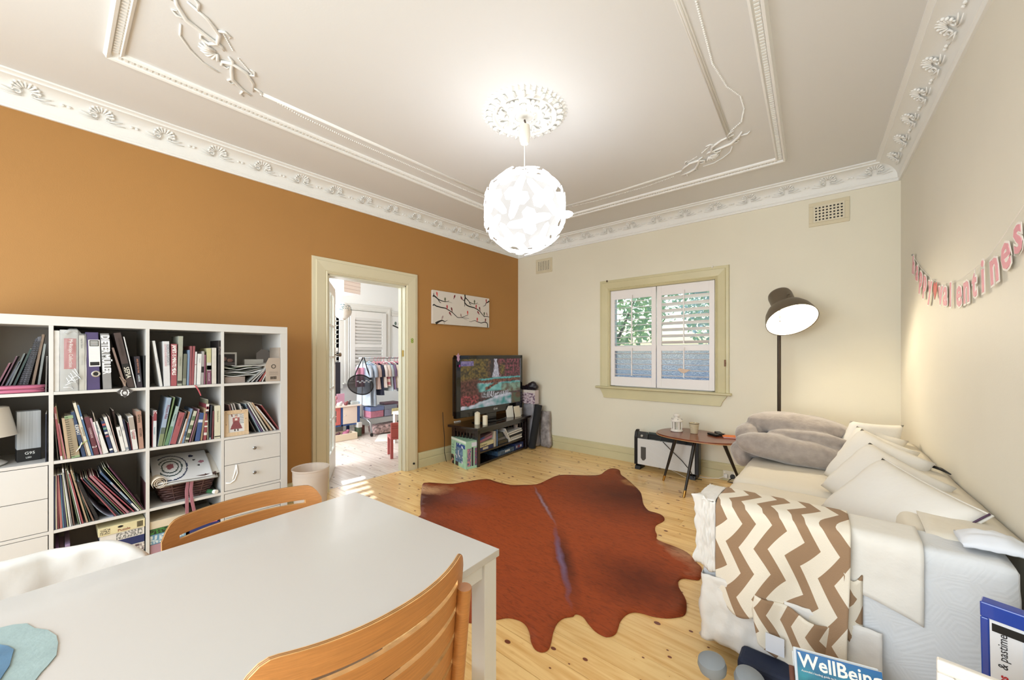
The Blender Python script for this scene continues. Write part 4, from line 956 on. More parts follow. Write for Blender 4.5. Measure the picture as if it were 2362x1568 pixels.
lump((-.28,3.47,.590),(.34,.14,.098),(-.12,.08,.03),2.4)
lump((-.53,3.66,.60),(.11,.17,.14),(0,-.5,.1))
lump((-.60,3.62,.49),(.065,.15,.10),(0,-.35,.1))
lump((-.02,3.50,.57),(.08,.10,.085),(.2,.1,.3))
lump((-.05,3.58,.67),(.12,.07,.05),(-.3,.3,-.2))
blo = bl.build('grey_blanket', mGr, smooth=True); md = blo.modifiers.new('r','REMESH'); md.mode='VOXEL'; md.voxel_size=.011; md.use_smooth_shade=True
md = blo.modifiers.new('s','SMOOTH'); md.factor=.5; md.iterations=3
tag(blo,'thick grey fleece blanket folded over the far sofa arm','blanket')
# ================================================================ SIDE TABLE, HEATER
mTeak = mat('#7a3a1e',.28,var=.22,vs=5,stretch=(2,14,1),coat=.3,name='dark_teak'); mLegB = mat('#17110e',.3,coat=.3,name='black_lacquer'); mBrass = mat('#b98d4a',.25,1)
st = thing('side_table','oval dark teak side table on thin black splayed legs','side table',(-1.045,4.04,0))
poly = []
for i in range(56):
    a = 2*PI*i/56; c,s_ = math.cos(a),math.sin(a); poly.append((.385*math.copysign(abs(c)**.86,c)*(1), .275*math.copysign(abs(s_)**.9,s_)*(1-.16*c)))
MB().prism(poly,.485,.503).build('tabletop', mTeak, st, bevel=.003).rotation_euler[2] = R(-14)
mb = MB(); mb.tube([(p[0]*1.001,p[1]*1.001,.488) for p in poly+poly[:1]],.004,6); mb.build('edge_band', mat('#b98a5c',.4), st, smooth=True).rotation_euler[2] = R(-14)
for (bx,by),(tx,ty) in (((-.320,-.03),(-.19,-.02)),((-.017,-.385),(.02,-.16)),((.36,.17),(.20,.06))):
    P0=Vector((bx,by,0)); P1=Vector((tx,ty,.487)); d=P1-P0
    lg = MB().tube([P0+d*.0,P1],[.0095,.019],14).build('leg', mLegB, st, smooth='auto')
    MB().tube([P0+d*.001,P0+d*.115],[.0105,.0125],14).build('brass_ferrule', mBrass, lg, smooth='auto')
zt = .505
ln = thing('lantern','small white metal candle lantern on the side table','lantern',tuple(onZ(1561,994,zt)))
mLn = mat('#e6dfd4',.4,name='white_enamel')
MB().lathe([(0,0),(.056,0),(.060,.006),(.056,.014),(.046,.016),(0,.016)],28).build('base', mLn, ln, smooth='auto')
mb = MB()
for i in range(6):
    a = i*PI/3+.2; mb.M = Matrix.Rotation(a,4,'Z'); mb.box(.043,.050,-.009,.009,.014,.105)
mb.M = Matrix(); mb.lathe([(.040,.014),(.052,.014),(.052,.024),(.040,.024)],6,a0=0,a1=2*PI); mb.build('cage', mLn, ln)
mb = MB(); mb.lathe([(.043,.02),(.043,.104)],6); mb.build('pane', glassy('lantern_glass','#f4f2ec',.8,.1), ln)
mb = MB(); mb.lathe([(.058,.100),(.060,.108),(.052,.122),(.036,.136),(.020,.142),(.020,.152),(.030,.154),(.034,.162),(.024,.174),(.010,.180),(0,.181)],28); mb.build('roof', mLn, ln, smooth='auto')
mb = MB()
for i in range(6):
    a = i*PI/3; mb.ball((.049*math.cos(a),.049*math.sin(a),.126),.004,seg=6,rings=4)
mb.build('vent_hole', mInk, ln)
MB().tube([(0,0,.016),(0,0,.034)],.019,14).build('tea_light', mat('#f0ece2',.5), ln, smooth='auto')
cc = thing('candle_pot','cream ceramic candle cup with dark rim on the side table','candle',tuple(onZ(1601,999,zt)))
MB().lathe([(0,0),(.032,0),(.034,.004),(.046,.098),(.047,.104),(.043,.104),(.040,.090),(0,.088)],28).build('pot', mat('#cdbf9f',.35,var=.15,vs=40,stretch=(1,1,5)), cc, smooth='auto')
MB().lathe([(.044,.094),(.0475,.096),(.0475,.101),(.044,.101)],28).build('rim_line', mat('#5a4a34',.4), cc)
MB().lathe([(0,.089),(.040,.091)],20).build('wax', mat('#efe7d6',.5), cc)
MB().ball((.0,0,.10),(.002,.002,.012)).build('wick', mInk, cc)
def remote(u,v,rz,w,l,label,h=.018):
    p = onZ(u,v,zt); t_ = thing('remote_control',label,'remote',tuple(p),rz)
    MB().box(-w/2,w/2,-l/2,l/2,0,h).build('case', mBlack, t_, bevel=.004)
    m_ = MB()
    for i in range(3):
        for j in range(5): m_.cbox((-w*.28+i*w*.28,-l*.36+j*l*.17,h+.001),(w*.14,l*.08,.003))
    m_.build('buttons', mat('#6a6862',.5), t_)
remote(1645,1004,.9,.042,.12,'small black remote control on the side table, left of the pair')
remote(1659,1003,.5,.05,.13,'larger black remote control on the side table, right of the pair',.024)
p = onZ(1690,1009,zt); t_ = thing('notebook','orange notebook on the side table','notebook',(p.x,p.y,zt),.35)
MB().box(-.085,.07,-.055,.055,0,.003).build('lower_cover', mat('#d06a2c',.5), t_); MB().box(-.083,.068,-.053,.053,.003,.010).build('pages', mat('#c9c4d2',.7), t_)
MB().box(-.085,.07,-.055,.055,.010,.013).build('cover', mat('#e0762e',.5), t_)
p = onZ(1674,1004,zt); t_ = tag(MB().box(-.012,.012,-.045,.045,0,.012).build('phone', mBlack, bevel=.004, loc=(p.x-.012,p.y-.01,zt)),'slim dark phone beside the orange notebook','phone'); t_.rotation_euler[2]=.35
# heater
hx0 = -1.765; hx1 = -1.085; hy = 4.335; hf = 4.24
ht = thing('convector_heater','white and black convector heater standing by the back wall','heater',(0,0,0))
MB().box(hx0+.035,hx1-.04,hf,hf+.03,.055,.345).build('front_panel', mat('#d8d5cf',.35,name='white_enamelled_steel'), ht, bevel=.003)
sd = [(.0,.05),(.0,.36),(.018,.415),(.05,.435),(.085,.435),(.085,.05)]
for a,b_ in ((hx0,hx0+.030),(hx1-.035,hx1)):
    mb = MB(); mb.prism(sd,0,1); mb.v = [(a+(b_-a)*z, hf-.006+x, y) for x,y,z in mb.v]; mb.build('side_panel', mBlack, ht, bevel=.004)
mb = MB(); mb.box(hx0+.03,hx1-.035,hf+.03,hf+.085,.05,.40); mb.build('housing', mBlack, ht)
mb = MB()
for i in range(5): mb.tube([(hx0+.16,hf+.008+i*.008,.352+i*.013),(hx1-.04,hf+.008+i*.008,.352+i*.013)],.002,5)
for x in (hx0+.16,hx0+.29,hx0+.42,hx0+.55): mb.tube([(x,hf+.002,.345),(x,hf+.045,.415)],.003,5)
mb.box(hx0+.15,hx1-.035,hf+.040,hf+.06,.345,.42); mb.build('grille', mat('#4b5452',.35,.4), ht)
mb = MB(); mb.add([(hx0+.03,hf+.002,.35),(hx0+.15,hf+.002,.35),(hx0+.15,hf+.03,.42),(hx0+.03,hf+.03,.42)],[(0,1,2,3)]); mb.build('control_panel', mat('#2c2b2a',.3), ht, solid=.004)
mb = MB(); mb.tube([(hx0+.09,hf,.375),(hx0+.09,hf-.012,.382)],.013,12); mb.build('dial', mat('#b9b6ae',.3,.5), ht, smooth='auto')
mb = MB()
for i,(x,z) in enumerate(((.045,.37),(.047,.385),(.05,.40),(.13,.37),(.132,.385),(.135,.40))): mb.ball((hx0+x,hf+.008+(z-.35)*.3,z),.005,seg=6,rings=4)
mb.build('indicator', mat('#3f8f7a',.4), ht)
mb = MB(); mb.prism([(hx0+.075,.13),(hx0+.092,.105),(hx0+.112,.105),(hx0+.132,.13),(hx0+.132,.255),(hx0+.075,.255)],0,1); mb.v=[(a,hf-.003*c,b_) for a,b_,c in mb.v]; mb.build('vent_slot', mat('#4a463f',.5), ht, bevel=.001)
for k in range(3):
    pts = [(hx0+.16+.42*i/20, hf-.0005, .31-.10*math.sin(i/20*1.8+.2*k)-.055*k-.06*(i/20)**2*k) for i in range(21)]; MB().tube(pts,.0015,4).build('embossed_line', mat('#e9e7e2',.4), ht)
for x in (hx0+.04,hx1-.06):
    mb = MB(); mb.prism([(-.07,0),(.07,0),(.055,.035),(.02,.055),(-.02,.055),(-.055,.035)],-.03,.03); mb.v=[(x+c, hy-.035+a*1.15, b_) for a,b_,c in mb.v]; mb.build('foot', mBlack, ht, bevel=.003)
MB().tube([(hx0+.32,hf-.008,.345),(hx0+.40,hf-.02,.28),(hx0+.52,hf-.02,.18),(hx0+.60,hf-.015,.09),(hx0+.63,hf-.01,.02),(hx1+.02,hf+.03,.006)],.004,6).build('cord', mBlack, ht, smooth=True)
# ================================================================ WALL ART
ct = thing('canvas_print','long white canvas print of birds on branches','canvas',(X0,0,0))
cy0,cy1,cz0,cz1 = 2.845,3.80,1.650,2.045
MB().box(.002,.035,cy0,cy1,cz0,cz1).build('canvas', mat('#dbd3c9',.75,bump=.1), ct, bevel=.003)
def cpt(a,b_): return (cy0+(a-.0)*(cy1-cy0), cz1-(cz1-cz0)*b_)
# branch points in canvas fractions
def cfr(x,y):
    a = (x-230)/(2050-230); top_ = 140+(400-140)*a; bot_ = 1225+(1345-1225)*a; return (a,(y-top_)/(bot_-top_))
mB_ = mat('#15100f',.6); mG_ = mat('#7a6c5c',.6)
def stroke(pts, w0, w1, m):
    q = [cpt(*cfr(*p)) for p in pts]; n=len(q); mb=MB(); vs=[]
    for i,p in enumerate(q):
        d = Vector(q[min(i+1,n-1)])-Vector(q[max(i-1,0)]); nr = Vector((-d.y,d.x)).normalized(); w=(w0+(w1-w0)*i/(n-1))/2
        vs += [(.0356,p[0]+nr.x*w,p[1]+nr.y*w),(.0356,p[0]-nr.x*w,p[1]-nr.y*w)]
    mb.add(vs,[(2*i,2*i+2,2*i+3,2*i+1) for i in range(n-1)]); return mb.build('branch', m, ct, solid=.0006)
stroke([(232,360),(255,330),(330,390),(375,440),(450,480),(550,512),(650,515),(700,480)],.020,.004,mB_)
stroke([(255,330),(250,240)],.014,.003,mB_); stroke([(375,440),(420,530),(465,560)],.012,.006,mB_); stroke([(640,512),(720,525),(790,560)],.005,.002,mG_)
stroke([(232,650),(258,615),(330,665),(450,700),(600,730),(680,780),(800,860),(900,960),(960,1020),(1060,1020),(1130,1000),(1290,940)],.016,.005,mB_)
stroke([(1060,1020),(1170,1030),(1330,1050)],.007,.003,mB_); stroke([(1150,1050),(1280,1105)],.004,.002,mG_)
stroke([(1195,275),(1205,370),(1185,470),(1190,540),(1260,620),(1350,660),(1500,695),(1600,740),(1700,810),(1800,920),(1860,985),(1950,975),(2045,1000)],.020,.007,mB_)
stroke([(1210,370),(1290,450),(1360,530),(1460,565),(1570,570),(1630,535)],.014,.004,mB_); stroke([(1340,530),(1370,590),(1410,605)],.012,.005,mB_); stroke([(1180,470),(1130,450),(1060,400)],.010,.004,mB_)
stroke([(1190,560),(1195,620),(1175,660)],.010,.006,mB_); stroke([(1600,570),(1700,600)],.004,.002,mG_)
stroke([(2048,480),(1990,520),(1930,545),(1900,620),(1820,655)],.020,.004,mB_)
stroke([(310,1225),(370,1180),(440,1140),(500,1120),(580,1160),(655,1105)],.030,.003,mB_); stroke([(540,1165),(570,1235)],.007,.003,mG_)
stroke([(1985,1335),(1985,1230),(1950,1180),(1880,1165),(1750,1190),(1620,1155),(1530,1110),(1400,1150),(1330,1140)],.016,.003,mB_)
def bird(x,y,c,rot=0,s=1):
    a,b_ = cpt(*cfr(x,y)); mb=MB(); pr=[(0,.026),(.007,.020),(.010,.008),(.008,-.006),(.004,-.014),(.003,-.030),(-.003,-.030),(-.005,-.012),(-.010,-.002),(-.009,.012),(-.006,.020)]
    mb.prism(pr,0,.001); R2=Matrix.Rotation(rot,2); vs=[]
    for p in mb.v: q_=R2@Vector((p[0]*s,p[1]*s)); vs.append((.0362+p[2],a+q_.x,b_+q_.y))
    mb.v=vs; mb.build('painted_bird', mat(c,.6), ct)
for x,y,c,r_ in ((345,275,'#d8514a',.2),(578,450,'#4c5238',0),(862,350,'#7c1f2c',-.4),(1090,390,'#7c1f2c',.7),(1517,510,'#4c5238',0),(1935,480,'#a83038',.1),(640,690,'#b8303a',.1),(778,760,'#6f1c2a',.3),(730,900,'#7c1f2c',.7),(1070,960,'#a98f88',.3),(1285,860,'#cf4a44',.1),(1575,660,'#b8303a',0),(1698,730,'#6f1c2a',.3),(1650,860,'#7c1f2c',.7),(1860,900,'#4c5238',0),(1960,910,'#a98f88',.5),(500,1030,'#a98f88',-.4),(1612,1080,'#cf3c40',0),(1905,1105,'#6f1c2a',-.1)): bird(x,y,c,r_,1.05)
# letter garland on the right wall
gl = thing('letter_garland','pink card letter garland strung across the right wall','garland',(0,0,0))
wd = Vector((-math.sin(R(2.3)),math.cos(R(2.3)),0))   # along wall towards the back
mPk = mat('#e39ba6',.6,name='pink_card'); mPr = mat('#c9544c',.6); mWc = mat('#f0e9e2',.6)
import itertools
def wpt(u,v,off=.012):
    d=_dr(u,v); c,s_=math.cos(R(2.3)),math.sin(R(2.3)); k=((.392-off)*c+Y1*s_)/(d.x*c+d.y*s_); return d*k+Vector((0,0,H))
word = "happy*valentines"
tops = [(2106,590),(2114,602),(2122,616),(2131,625),(2143,637),(2155,646),(2166,650),(2177,650),(2191,653),(2206,650),(2222,640),(2243,624),(2263,608),(2282,590),(2307,556),(2336,512)]
str_pts = []
for i,(u,v) in enumerate(tops):
    u2,v2 = tops[i+1] if i+1 < len(tops) else (2366,470)
    a_ = wpt(u,v); b2 = wpt(u2,v2); w_ = (a_-b2).length
    xd = (b2-a_); ang_ = math.atan2(xd.z, -xd.dot(wd)); ch = word[i]; str_pts.append(a_)
    M4 = frame(-wd, (0,0,1), a_+Vector((0,0,-.012))) @ Matrix.Rotation(ang_*.55,4,'Z')
    if ch == '*':
        mb = MB(); hp2 = [(0,-.10),(.035,-.05),(.040,-.02),(.025,0),(.008,-.010),(0,-.02),(-.008,-.010),(-.025,0),(-.040,-.02),(-.035,-.05)]
        mb.prism([(x+.03,y) for x,y in hp2],0,.002); o = mb.build('heart', mPr, gl); o.matrix_local = M4
    else:
        for m_,off,z_,nm in ((mWc,.0120,0,'card_letter'),(mPk,.0035,.0014,'pink_letter')):
            o = text(ch,.17 if ch in 'hltk' else .20,m_,gl,M4 @ Matrix.Translation((0,-.055 if ch in 'hltk' else -.05,z_)),nm,ext=.0008,bold=off,sx=.92)
        mb = MB(); rr_ = random.Random(i)
        for k in range(4): mb.M = M4 @ Matrix.Translation((.018+.05*rr_.random(),-.015-.075*rr_.random(),.0015)); mb.lathe([(0,.0012),(.0075,.0012),(.008,0)],10)
        mb.M = Matrix()
str_pts.append(wpt(2366,468)); MB().tube(str_pts,.0012,4).build('string', mWc, gl)
MB().ball(tuple(wpt(2105,588)),.007).build('drawing_pin', mat('#9a9a98',.4,.6), gl)
# ================================================================ TV CORNER
A0 = Vector((-3.135,3.105,0)); A1 = Vector((-3.25,4.175,0)); dA = (A1-A0).normalized(); sw_ = (A1-A0).length
rzS = math.atan2(dA.y,dA.x)-PI/2        # stand local: y along the front, x towards the room
sd_ = .40
stand = thing('tv_stand','dark espresso wooden television stand with slatted sides','tv stand',tuple(A0),rzS)
mEsp = mat('#1d1213',.22,coat=.4,var=.1,vs=6,name='espresso_wood')
MB().box(-sd_-.03,.03,-.04,sw_+.04,.425,.452).build('top', mEsp, stand, bevel=.003)
for x in (-sd_,-.05):
    for y in (0,sw_-.045): MB().box(x,x+.05,y,y+.045,0,.425).build('leg', mEsp, stand, bevel=.002)
MB().box(-sd_+.02,.0,.01,sw_-.01,.375,.425).build('apron', mEsp, stand, bevel=.001)
MB().box(-sd_,-.005,.02,sw_-.02,.145,.165).build('shelf', mEsp, stand, bevel=.001)
MB().box(-sd_,-.005,.02,sw_-.02,.012,.030).build('shelf', mEsp, stand, bevel=.001)
for y in (.012,sw_-.032):
    MB().box(-sd_+.05,-.05,y,y+.02,.165,.19).build('side_rail', mEsp, stand)
    for i in range(6): MB().box(-sd_+.065+i*.048,-sd_+.089+i*.048,y+.004,y+.016,.19,.38).build('slat', mEsp, stand)
MB().box(-sd_+.01,-sd_+.02,.04,sw_-.04,.03,.40).build('back_panel', mBlack, stand)
def S2W(x,y,z): return stand.matrix_basis @ Vector((x,y,z))
stand.matrix_basis  # local frame helper
SM = Matrix.Translation(A0) @ Matrix.Rotation(rzS,4,'Z')
def inS(x,y,z=0): return SM @ Vector((x,y,z))
# television
tz0, tz1 = .548, 1.278; ty0 = Vector((-3.335,2.958,0)); ty1 = Vector((-3.375,4.222,0)); dT_ = (ty1-ty0).normalized(); tvw = (ty1-ty0).length
tv = thing('television','large black flat television showing a waterfall picture','television',(ty0.x,ty0.y,0),math.atan2(dT_.y,dT_.x)-PI/2)
mTV = mat('#08080a',.12,coat=.5,name='gloss_black')
mb = MB(); bz=.055; mb.box(-.05,0,0,tvw,tz0,tz0+.088).box(-.05,0,0,tvw,tz1-.045,tz1).box(-.05,0,0,.075,tz0,tz1).box(-.05,0,tvw-.05,tvw,tz0,tz1); mb.build('bezel', mTV, tv, bevel=.006)
MB().box(-.09,-.045,.02,tvw-.02,tz0+.02,tz1-.02).build('back_case', mBlack, tv, bevel=.01)
def sm(a,b,x):
    x=max(0,min(1,(x-a)/(b-a))); return x*x*(3-2*x)
def scr(s0,t0):   # autumn trees, a waterfall and turquoise pools
    N3=lambda a,b_,c: noise.noise(Vector((s0*a,t0*b_,c)))
    s = s0+.030*N3(6,5,11)+.014*N3(22,18,3); t = t0+.022*N3(6,6,21)+.012*N3(24,22,8)
    n1=N3(14,9,0); n2=.9*N3(34,22,4)+.40*N3(80,50,2)+.15*N3(150,95,5); n3=N3(110,70,9)*.9+.35*n2
    c = mixc('#241e22','#5c3436',.45+n2*1.2)
    c = mixc(c, mixc('#2e2a1c','#86702f',.42+n2*.9+n1*.4), sm(.50,.34,s)*sm(.50,.62,t)*.85)
    c = mixc(c, mixc('#241418','#8e4652',.40+n2*1.1), sm(.56,.64,s)*sm(.58,.66,t))
    c = mixc(c, mixc('#2a2a20','#8a7034',.4+n2), sm(.60,.64,s)*sm(.72,.68,s)*sm(.6,.7,t)*sm(.95,.8,t))
    c = mixc(c, mixc('#2e1614','#74443c',.42+n2*.9), sm(.36,.20,s)*sm(.66,.50,t))
    c = mixc(c,'#26262a', sm(.44,.47,s)*sm(.52,.50,s)*sm(.58,.64,t)*.8)
    w = .028+.022*sm(.95,.6,t); c = mixc(c, mixc('#77757f','#d4d0d8',.55+n3+.3*math.sin(s0*230+n1*6)), sm(w+.012,w-.006,abs(s-.545-.01*math.sin(t*9)))*sm(.59,.62,t))
    c = mixc(c, mixc('#c9c4cc','#8d8890',.5+n2), sm(.10,.02,abs(s-.56))*sm(.05,.0,abs(t-.60))*.7)
    b1 = .575+.03*(s-.5); c = mixc(c, mixc('#3c7f7c','#67aea8',.5+n2), sm(.024,.012,abs(t-b1))*sm(.26,.34,s))
    b2 = .525+.035*(s-.5); c = mixc(c, mixc('#4a2a22','#8c5440',.45+n2*1.2), sm(.030,.02,abs(t-b2))*sm(.28,.36,s))
    pool = sm(.24,.32,s)*sm(.50,.485,t)*sm(.30,.34,t); c = mixc(c, mixc('#3c8480','#80b8ae',.5+n1*1.2+n2*.3), pool)
    c = mixc(c, mixc('#4a4448','#bdb8be',.5+n3*1.2), sm(.26,.32,s)*sm(.475,.485,t)*sm(.51,.50,t)*.8*sm(-.1,.1,n1+.2))
    isl = sm(.045,.02,abs(t-.40-.55*(s-.42)**1))*sm(.34,.38,s)*sm(.62,.56,s); c = mixc(c, mixc('#331d18','#8a5240',.45+n2*1.3), isl)
    rk = sm(.62,.68,s)*sm(.47,.44,t)*sm(.24,.28,t); c = mixc(c, mixc('#5f4a3a','#7f9078',.45+n1*1.5+n2*.5), rk*.85)
    rim = .30-.02*math.sin(s*12)-.12*sm(.75,1,s)+.02*n1; fall = sm(rim+.015,rim,t)*sm(rim-.13,rim-.09,t)*sm(.28,.36,s)*sm(.80,.74,s)
    c = mixc(c, mixc('#35322f','#c4c0c6',.42+n3*.9+.55*math.sin(s0*150+n1*10)), fall)
    top_ = .06+.16*sm(.1,.7,s)+.015*n1; low = sm(top_+.02,top_,t)*sm(.86,.80,s); c = mixc(c, mixc('#33807c','#cfc6cf',.30+n1*.7+.5*math.exp(-((t-top_+.02)/.03)**2)+n2*.15), low)
    c = mixc(c, mixc('#3a1818','#a8484c',.42+n2*1.2), sm(.30,.22,s)*sm(top_-.01,top_+.03,t)*sm(.30,.24,t))
    c = mixc(c, mixc('#5a4632','#4c5a44',.5+n1*2), sm(.80,.86,s)*sm(.24,.20,t))
    if s0 < .19 and .86 < t0 < .96: c = mixc('#8a7a9c','#5c5080',.5+n2*1.5)
    return c
print_on('screen', scr, (.0,.075,tz0+.088), (0,1,0),(0,0,1), tvw-.125, tz1-tz0-.133, 280, 165, tv, .25, emit=.50, thick=-.004)
text('LG',.030,mWht,tv,frame((0,1,0),(0,0,1),(.001,tvw*.545,tz0+.045)),'maker_logo')
mb = MB()
for i in range(2): mb.tube([(.001,tvw*.525,tz0+.045),(.001,tvw*.525+.0001,tz0+.045)],.013-.003*i,14)
MB().lathe([(.011,-.0005),(.0135,-.0005),(.0135,.001),(.011,.001)],20).build('logo_ring', mWht, tv).matrix_local = frame((0,1,0),(0,0,1),(.001,tvw*.525,tz0+.045))
MB().box(-.06,-.02,tvw*.5-.10,tvw*.5+.10,.465,.60).build('neck', mTV, tv, bevel=.01)
mb = MB(); mb.prism([(.13*math.cos(a)-.05,tvw*.5+.30*math.sin(a)) for a in [i*2*PI/40 for i in range(40)]],.453,.467); mb.build('foot', mTV, tv, bevel=.004)
# fairy sticker / blue toy hung on the screen corner
mb = MB(); mb.lathe([(0,-.01),(.03,0),(0,.01)],5); mb.M = Matrix()
f_ = thing('corner_ornament','small pink and violet paper fairy clipped to the television corner','ornament',(ty0.x+.012,ty0.y+.02,tz1-.02))
mb = MB(); mb.prism([(0,.045),(.012,.02),(.030,.025),(.016,.002),(.022,-.03),(.0,-.055),(-.018,-.03),(-.014,0),(-.034,.022),(-.012,.02)],-.003,.003); mb.v=[(c,a,b_) for a,b_,c in mb.v]; mb.build('body', mat('#b58ea8',.5), f_, bevel=.001)
mb = MB(); mb.prism([(.0,-.08),(.012,-.06),(0,-.045),(-.012,-.06)],-.002,.002); mb.v=[(c,a+.02,b_-.04) for a,b_,c in mb.v]; mb.build('heart_charm', mat('#b0267c',.4), f_)
def item_on(name,label,cat,mbb,m,group=None,**k): return tag(mbb.build(name,m,**k),label,cat,group)
# candles, frames on the stand
for (u,v,r,h,lab,pt) in ((1101,978,.034,.135,'taller cream pillar candle with a pointed top on the television stand',True),(1119,979,.030,.105,'shorter cream pillar candle with hollow top on the television stand',False)):
    p = onZ(u,v,.452); prf_ = [(0,0),(r,0),(r,h*.12),(r,h),(r*.5,h+.010),(0,h+.018)] if pt else [(0,0),(r,0),(r,h),(r-.004,h+.003),(r*.8,h-.012),(0,h-.014)]
    tag(MB().lathe(prf_,28).build('pillar_candle', mat('#e8dcc0',.5,name='wax'), smooth='auto', loc=tuple(p)), lab,'candle')
def card(u,v,w,h,rz,lab,name,fr=False,m=mPaper):
    p = onZ(u,v,.452); t_ = thing(name,lab,'frame' if fr else 'card',tuple(p),rz,rot=(0,0,rz)); 
    o = MB().box(-w/2,w/2,-.003,.003,0,h).build('board' if not fr else 'frame', m, t_, bevel=.001); o.rotation_euler[0] = -.20 if not fr else -.2
    if fr:
        def ph(s,t): 
            d = math.hypot((s-.45)*1.1,(t-.35)); e = math.hypot((s-.6)*1.2,(t-.7)); return '#c0463c' if d < .25 else ('#c79a80' if e < .14 or math.hypot(s-.35,t-.62)<.11 else ('#2c241f' if t>.5 else '#6f6a5c'))
        q_ = print_on('photo', ph, (w/2-.018,-.0035,.02),(-1,0,0),(0,0,1), w-.036, h-.04, 14, 18, o, thick=.0006)
        q_.data.flip_normals()
    return t_
rc = math.atan2(1,0)  # face +x
card(1177,962,.115,.15,PI/2-.25,'white greeting card standing on the television stand','greeting_card')
card(1195,961,.125,.145,PI/2+.05,'small cream framed photo standing behind the white card','photo_frame',True,mat('#e0d6c2',.5))
p = onZ(1055,973,.452); tag(MB().box(-.012,.012,-.05,.05,0,.012).build('white_gadget', mWhite, bevel=.003, loc=tuple(p)),'small white gadget lying on the left end of the television stand','gadget')
# black cables beside the stand
MB_ = MB().tube([(-3.60,2.98,.60),(-3.60,2.99,.45),(-3.59,3.0,.30),(-3.585,2.995,.12),(-3.58,3.02,.006)],.004,6); tag(MB_.build('tv_cable', mBlack, smooth=True),'thin black cable hanging behind the left end of the television stand','cable')
# contents of the stand: local frame of the stand, resting on the middle shelf (z .165) and the lower one
def put(name,label,cat,x,y,z,w,d,h,m,rx=0,rz=0,group=None,bev=.001,parts=None):
    """box thing: w along y, d along x; front face at x"""
    t_ = thing(name,label,cat); t_.matrix_basis = SM @ Matrix.Translation((x,y,z)) @ Matrix.Rotation(rz,4,'Z') @ Matrix.Rotation(rx,4,'X'); tag(t_,label,cat,group)
    MB().box(-d,0,0,w,0,h).build('cover' if cat in('book','magazine') else 'box', m, t_, bevel=bev)
    if parts: parts(t_,w,d,h)
    return t_
def spine_txt(s,size,col,yo=.01,zo=None):
    return lambda t_,w,d,h: text(s,size,mat(col,.6),t_,frame((0,1,0),(0,0,1),(.0008,yo,(zo or h/2))),'lettering')
g = 'books and games on the middle shelf of the television stand'
put('board_game','navy boxed game at the bottom of the shelf pile in the television stand','game',-.02,.05,.165,.27,.2,.040,mat('#27305c',.5),parts=lambda t_,w,d,h: MB().box(0,.001,.07,.17,.008,.034).build('picture', mat('#cfc6a8',.6), t_),group=g)
put('board_game','cream boxed craft game lettered on its side in the television stand','game',-.02,.048,.205,.285,.2,.046,mat('#d9d1a6',.6),rx=.03,parts=spine_txt('Designer',.034,'#5a5444',.03),group=g)
put('book','pink flat book above the cream game box in the television stand','book',-.04,.09,.255,.24,.17,.030,mat('#b3778e',.5),rx=.12,group=g)
put('book','blue and brown book lying on the pink one in the television stand','book',-.02,.055,.29,.25,.18,.020,mat('#7a5a5c',.5),rx=.16,parts=lambda t_,w,d,h: MB().box(0,.001,.0,.10,.0,h).build('blue_label', mat('#2c4a80',.5), t_),group=g)
put('book','thin cream book standing upright in the middle of the television stand','book',-.02,.345,.166,.020,.16,.19,mat('#c9c0ae',.6),group=g)
put('book','grey paged book standing beside the cream one in the television stand','book',-.02,.368,.166,.016,.16,.185,mat('#8f8a84',.6),group=g)
put('book','blue backed white book standing in the television stand','book',-.02,.40,.166,.014,.16,.20,mat('#5f7ba0',.6),group=g)
put('set_top_box','black player box on the shelf of the television stand','player',-.03,.44,.166,.27,.2,.045,mTV)
put('set_top_box','silver fronted player box on the black one in the television stand','player',-.04,.45,.212,.24,.19,.035,mat('#77767a',.35,.5),rx=.01)
put('disc_tray','black box with open tray above the silver player','player',-.04,.44,.250,.21,.17,.060,mTV)
for i,(y,z,w,h,rx,c,lab) in enumerate(((.66,.166,.31,.020,.02,'#dcdad6','lowest white disc case in the right half of the television stand'),(.68,.190,.30,.022,.03,'#d2d0cc','second white disc case from the bottom in the television stand'),(.67,.216,.32,.018,.03,'#2a292b','black disc case between the white ones in the television stand'),(.68,.240,.31,.020,.04,'#e2e0dc','upper white disc case in the television stand'),(.62,.268,.34,.016,.05,'#d9d7d4','white folder at the top of the disc case pile'))):
    put('disc_case',lab,'disc case',-.02-.01*(i%2),y,z,w,.17,h,mat(c,.5),rx=rx,group='disc cases in the television stand')
put('disc_case','white case leaning steeply against the disc case pile','disc case',-.015,.56,.345,.22,.16,.014,mat('#e4e2de',.5),rx=-.95,group='disc cases in the television stand')
put('disc_case','second white case leaning below the steep one','disc case',-.012,.545,.315,.20,.16,.012,mat('#cfcdc9',.5),rx=-.85,group='disc cases in the television stand')
t_ = thing('glass_jar','small ribbed glass on the disc cases in the television stand','glass'); t_.matrix_basis = SM @ Matrix.Translation((-.08,.90,.293)); MB().lathe([(0,0),(.026,0),(.034,.06),(.031,.06),(.024,.006),(0,.006)],24).build('glass', mat('#9a8f8c',.2), t_, smooth='auto')
put('board_game','dark blue patterned game box on the lower shelf, right end','game',-.02,.80,.032,.20,.22,.075,mat('#2a3866',.4),rz=.0,parts=lambda t_,w,d,h: [MB().box(0,.001,.02+.05*i,.055+.05*i,.02,.05).build('picture', mat(c,.5), t_) for i,c in enumerate(('#a8a4b0','#8c3a44','#c9c4c8'))])
put('toy_set','translucent blue plastic toy set on the lower shelf','toy',-.02,.42,.032,.36,.24,.055,mat('#46607c',.2,var=.5,vs=30),parts=lambda t_,w,d,h: [MB().ball((.0,.16+.028*i,.03),(.006,.007,.014),seg=8,rings=5).build('white_peg', mWhite, t_) for i in range(4)])
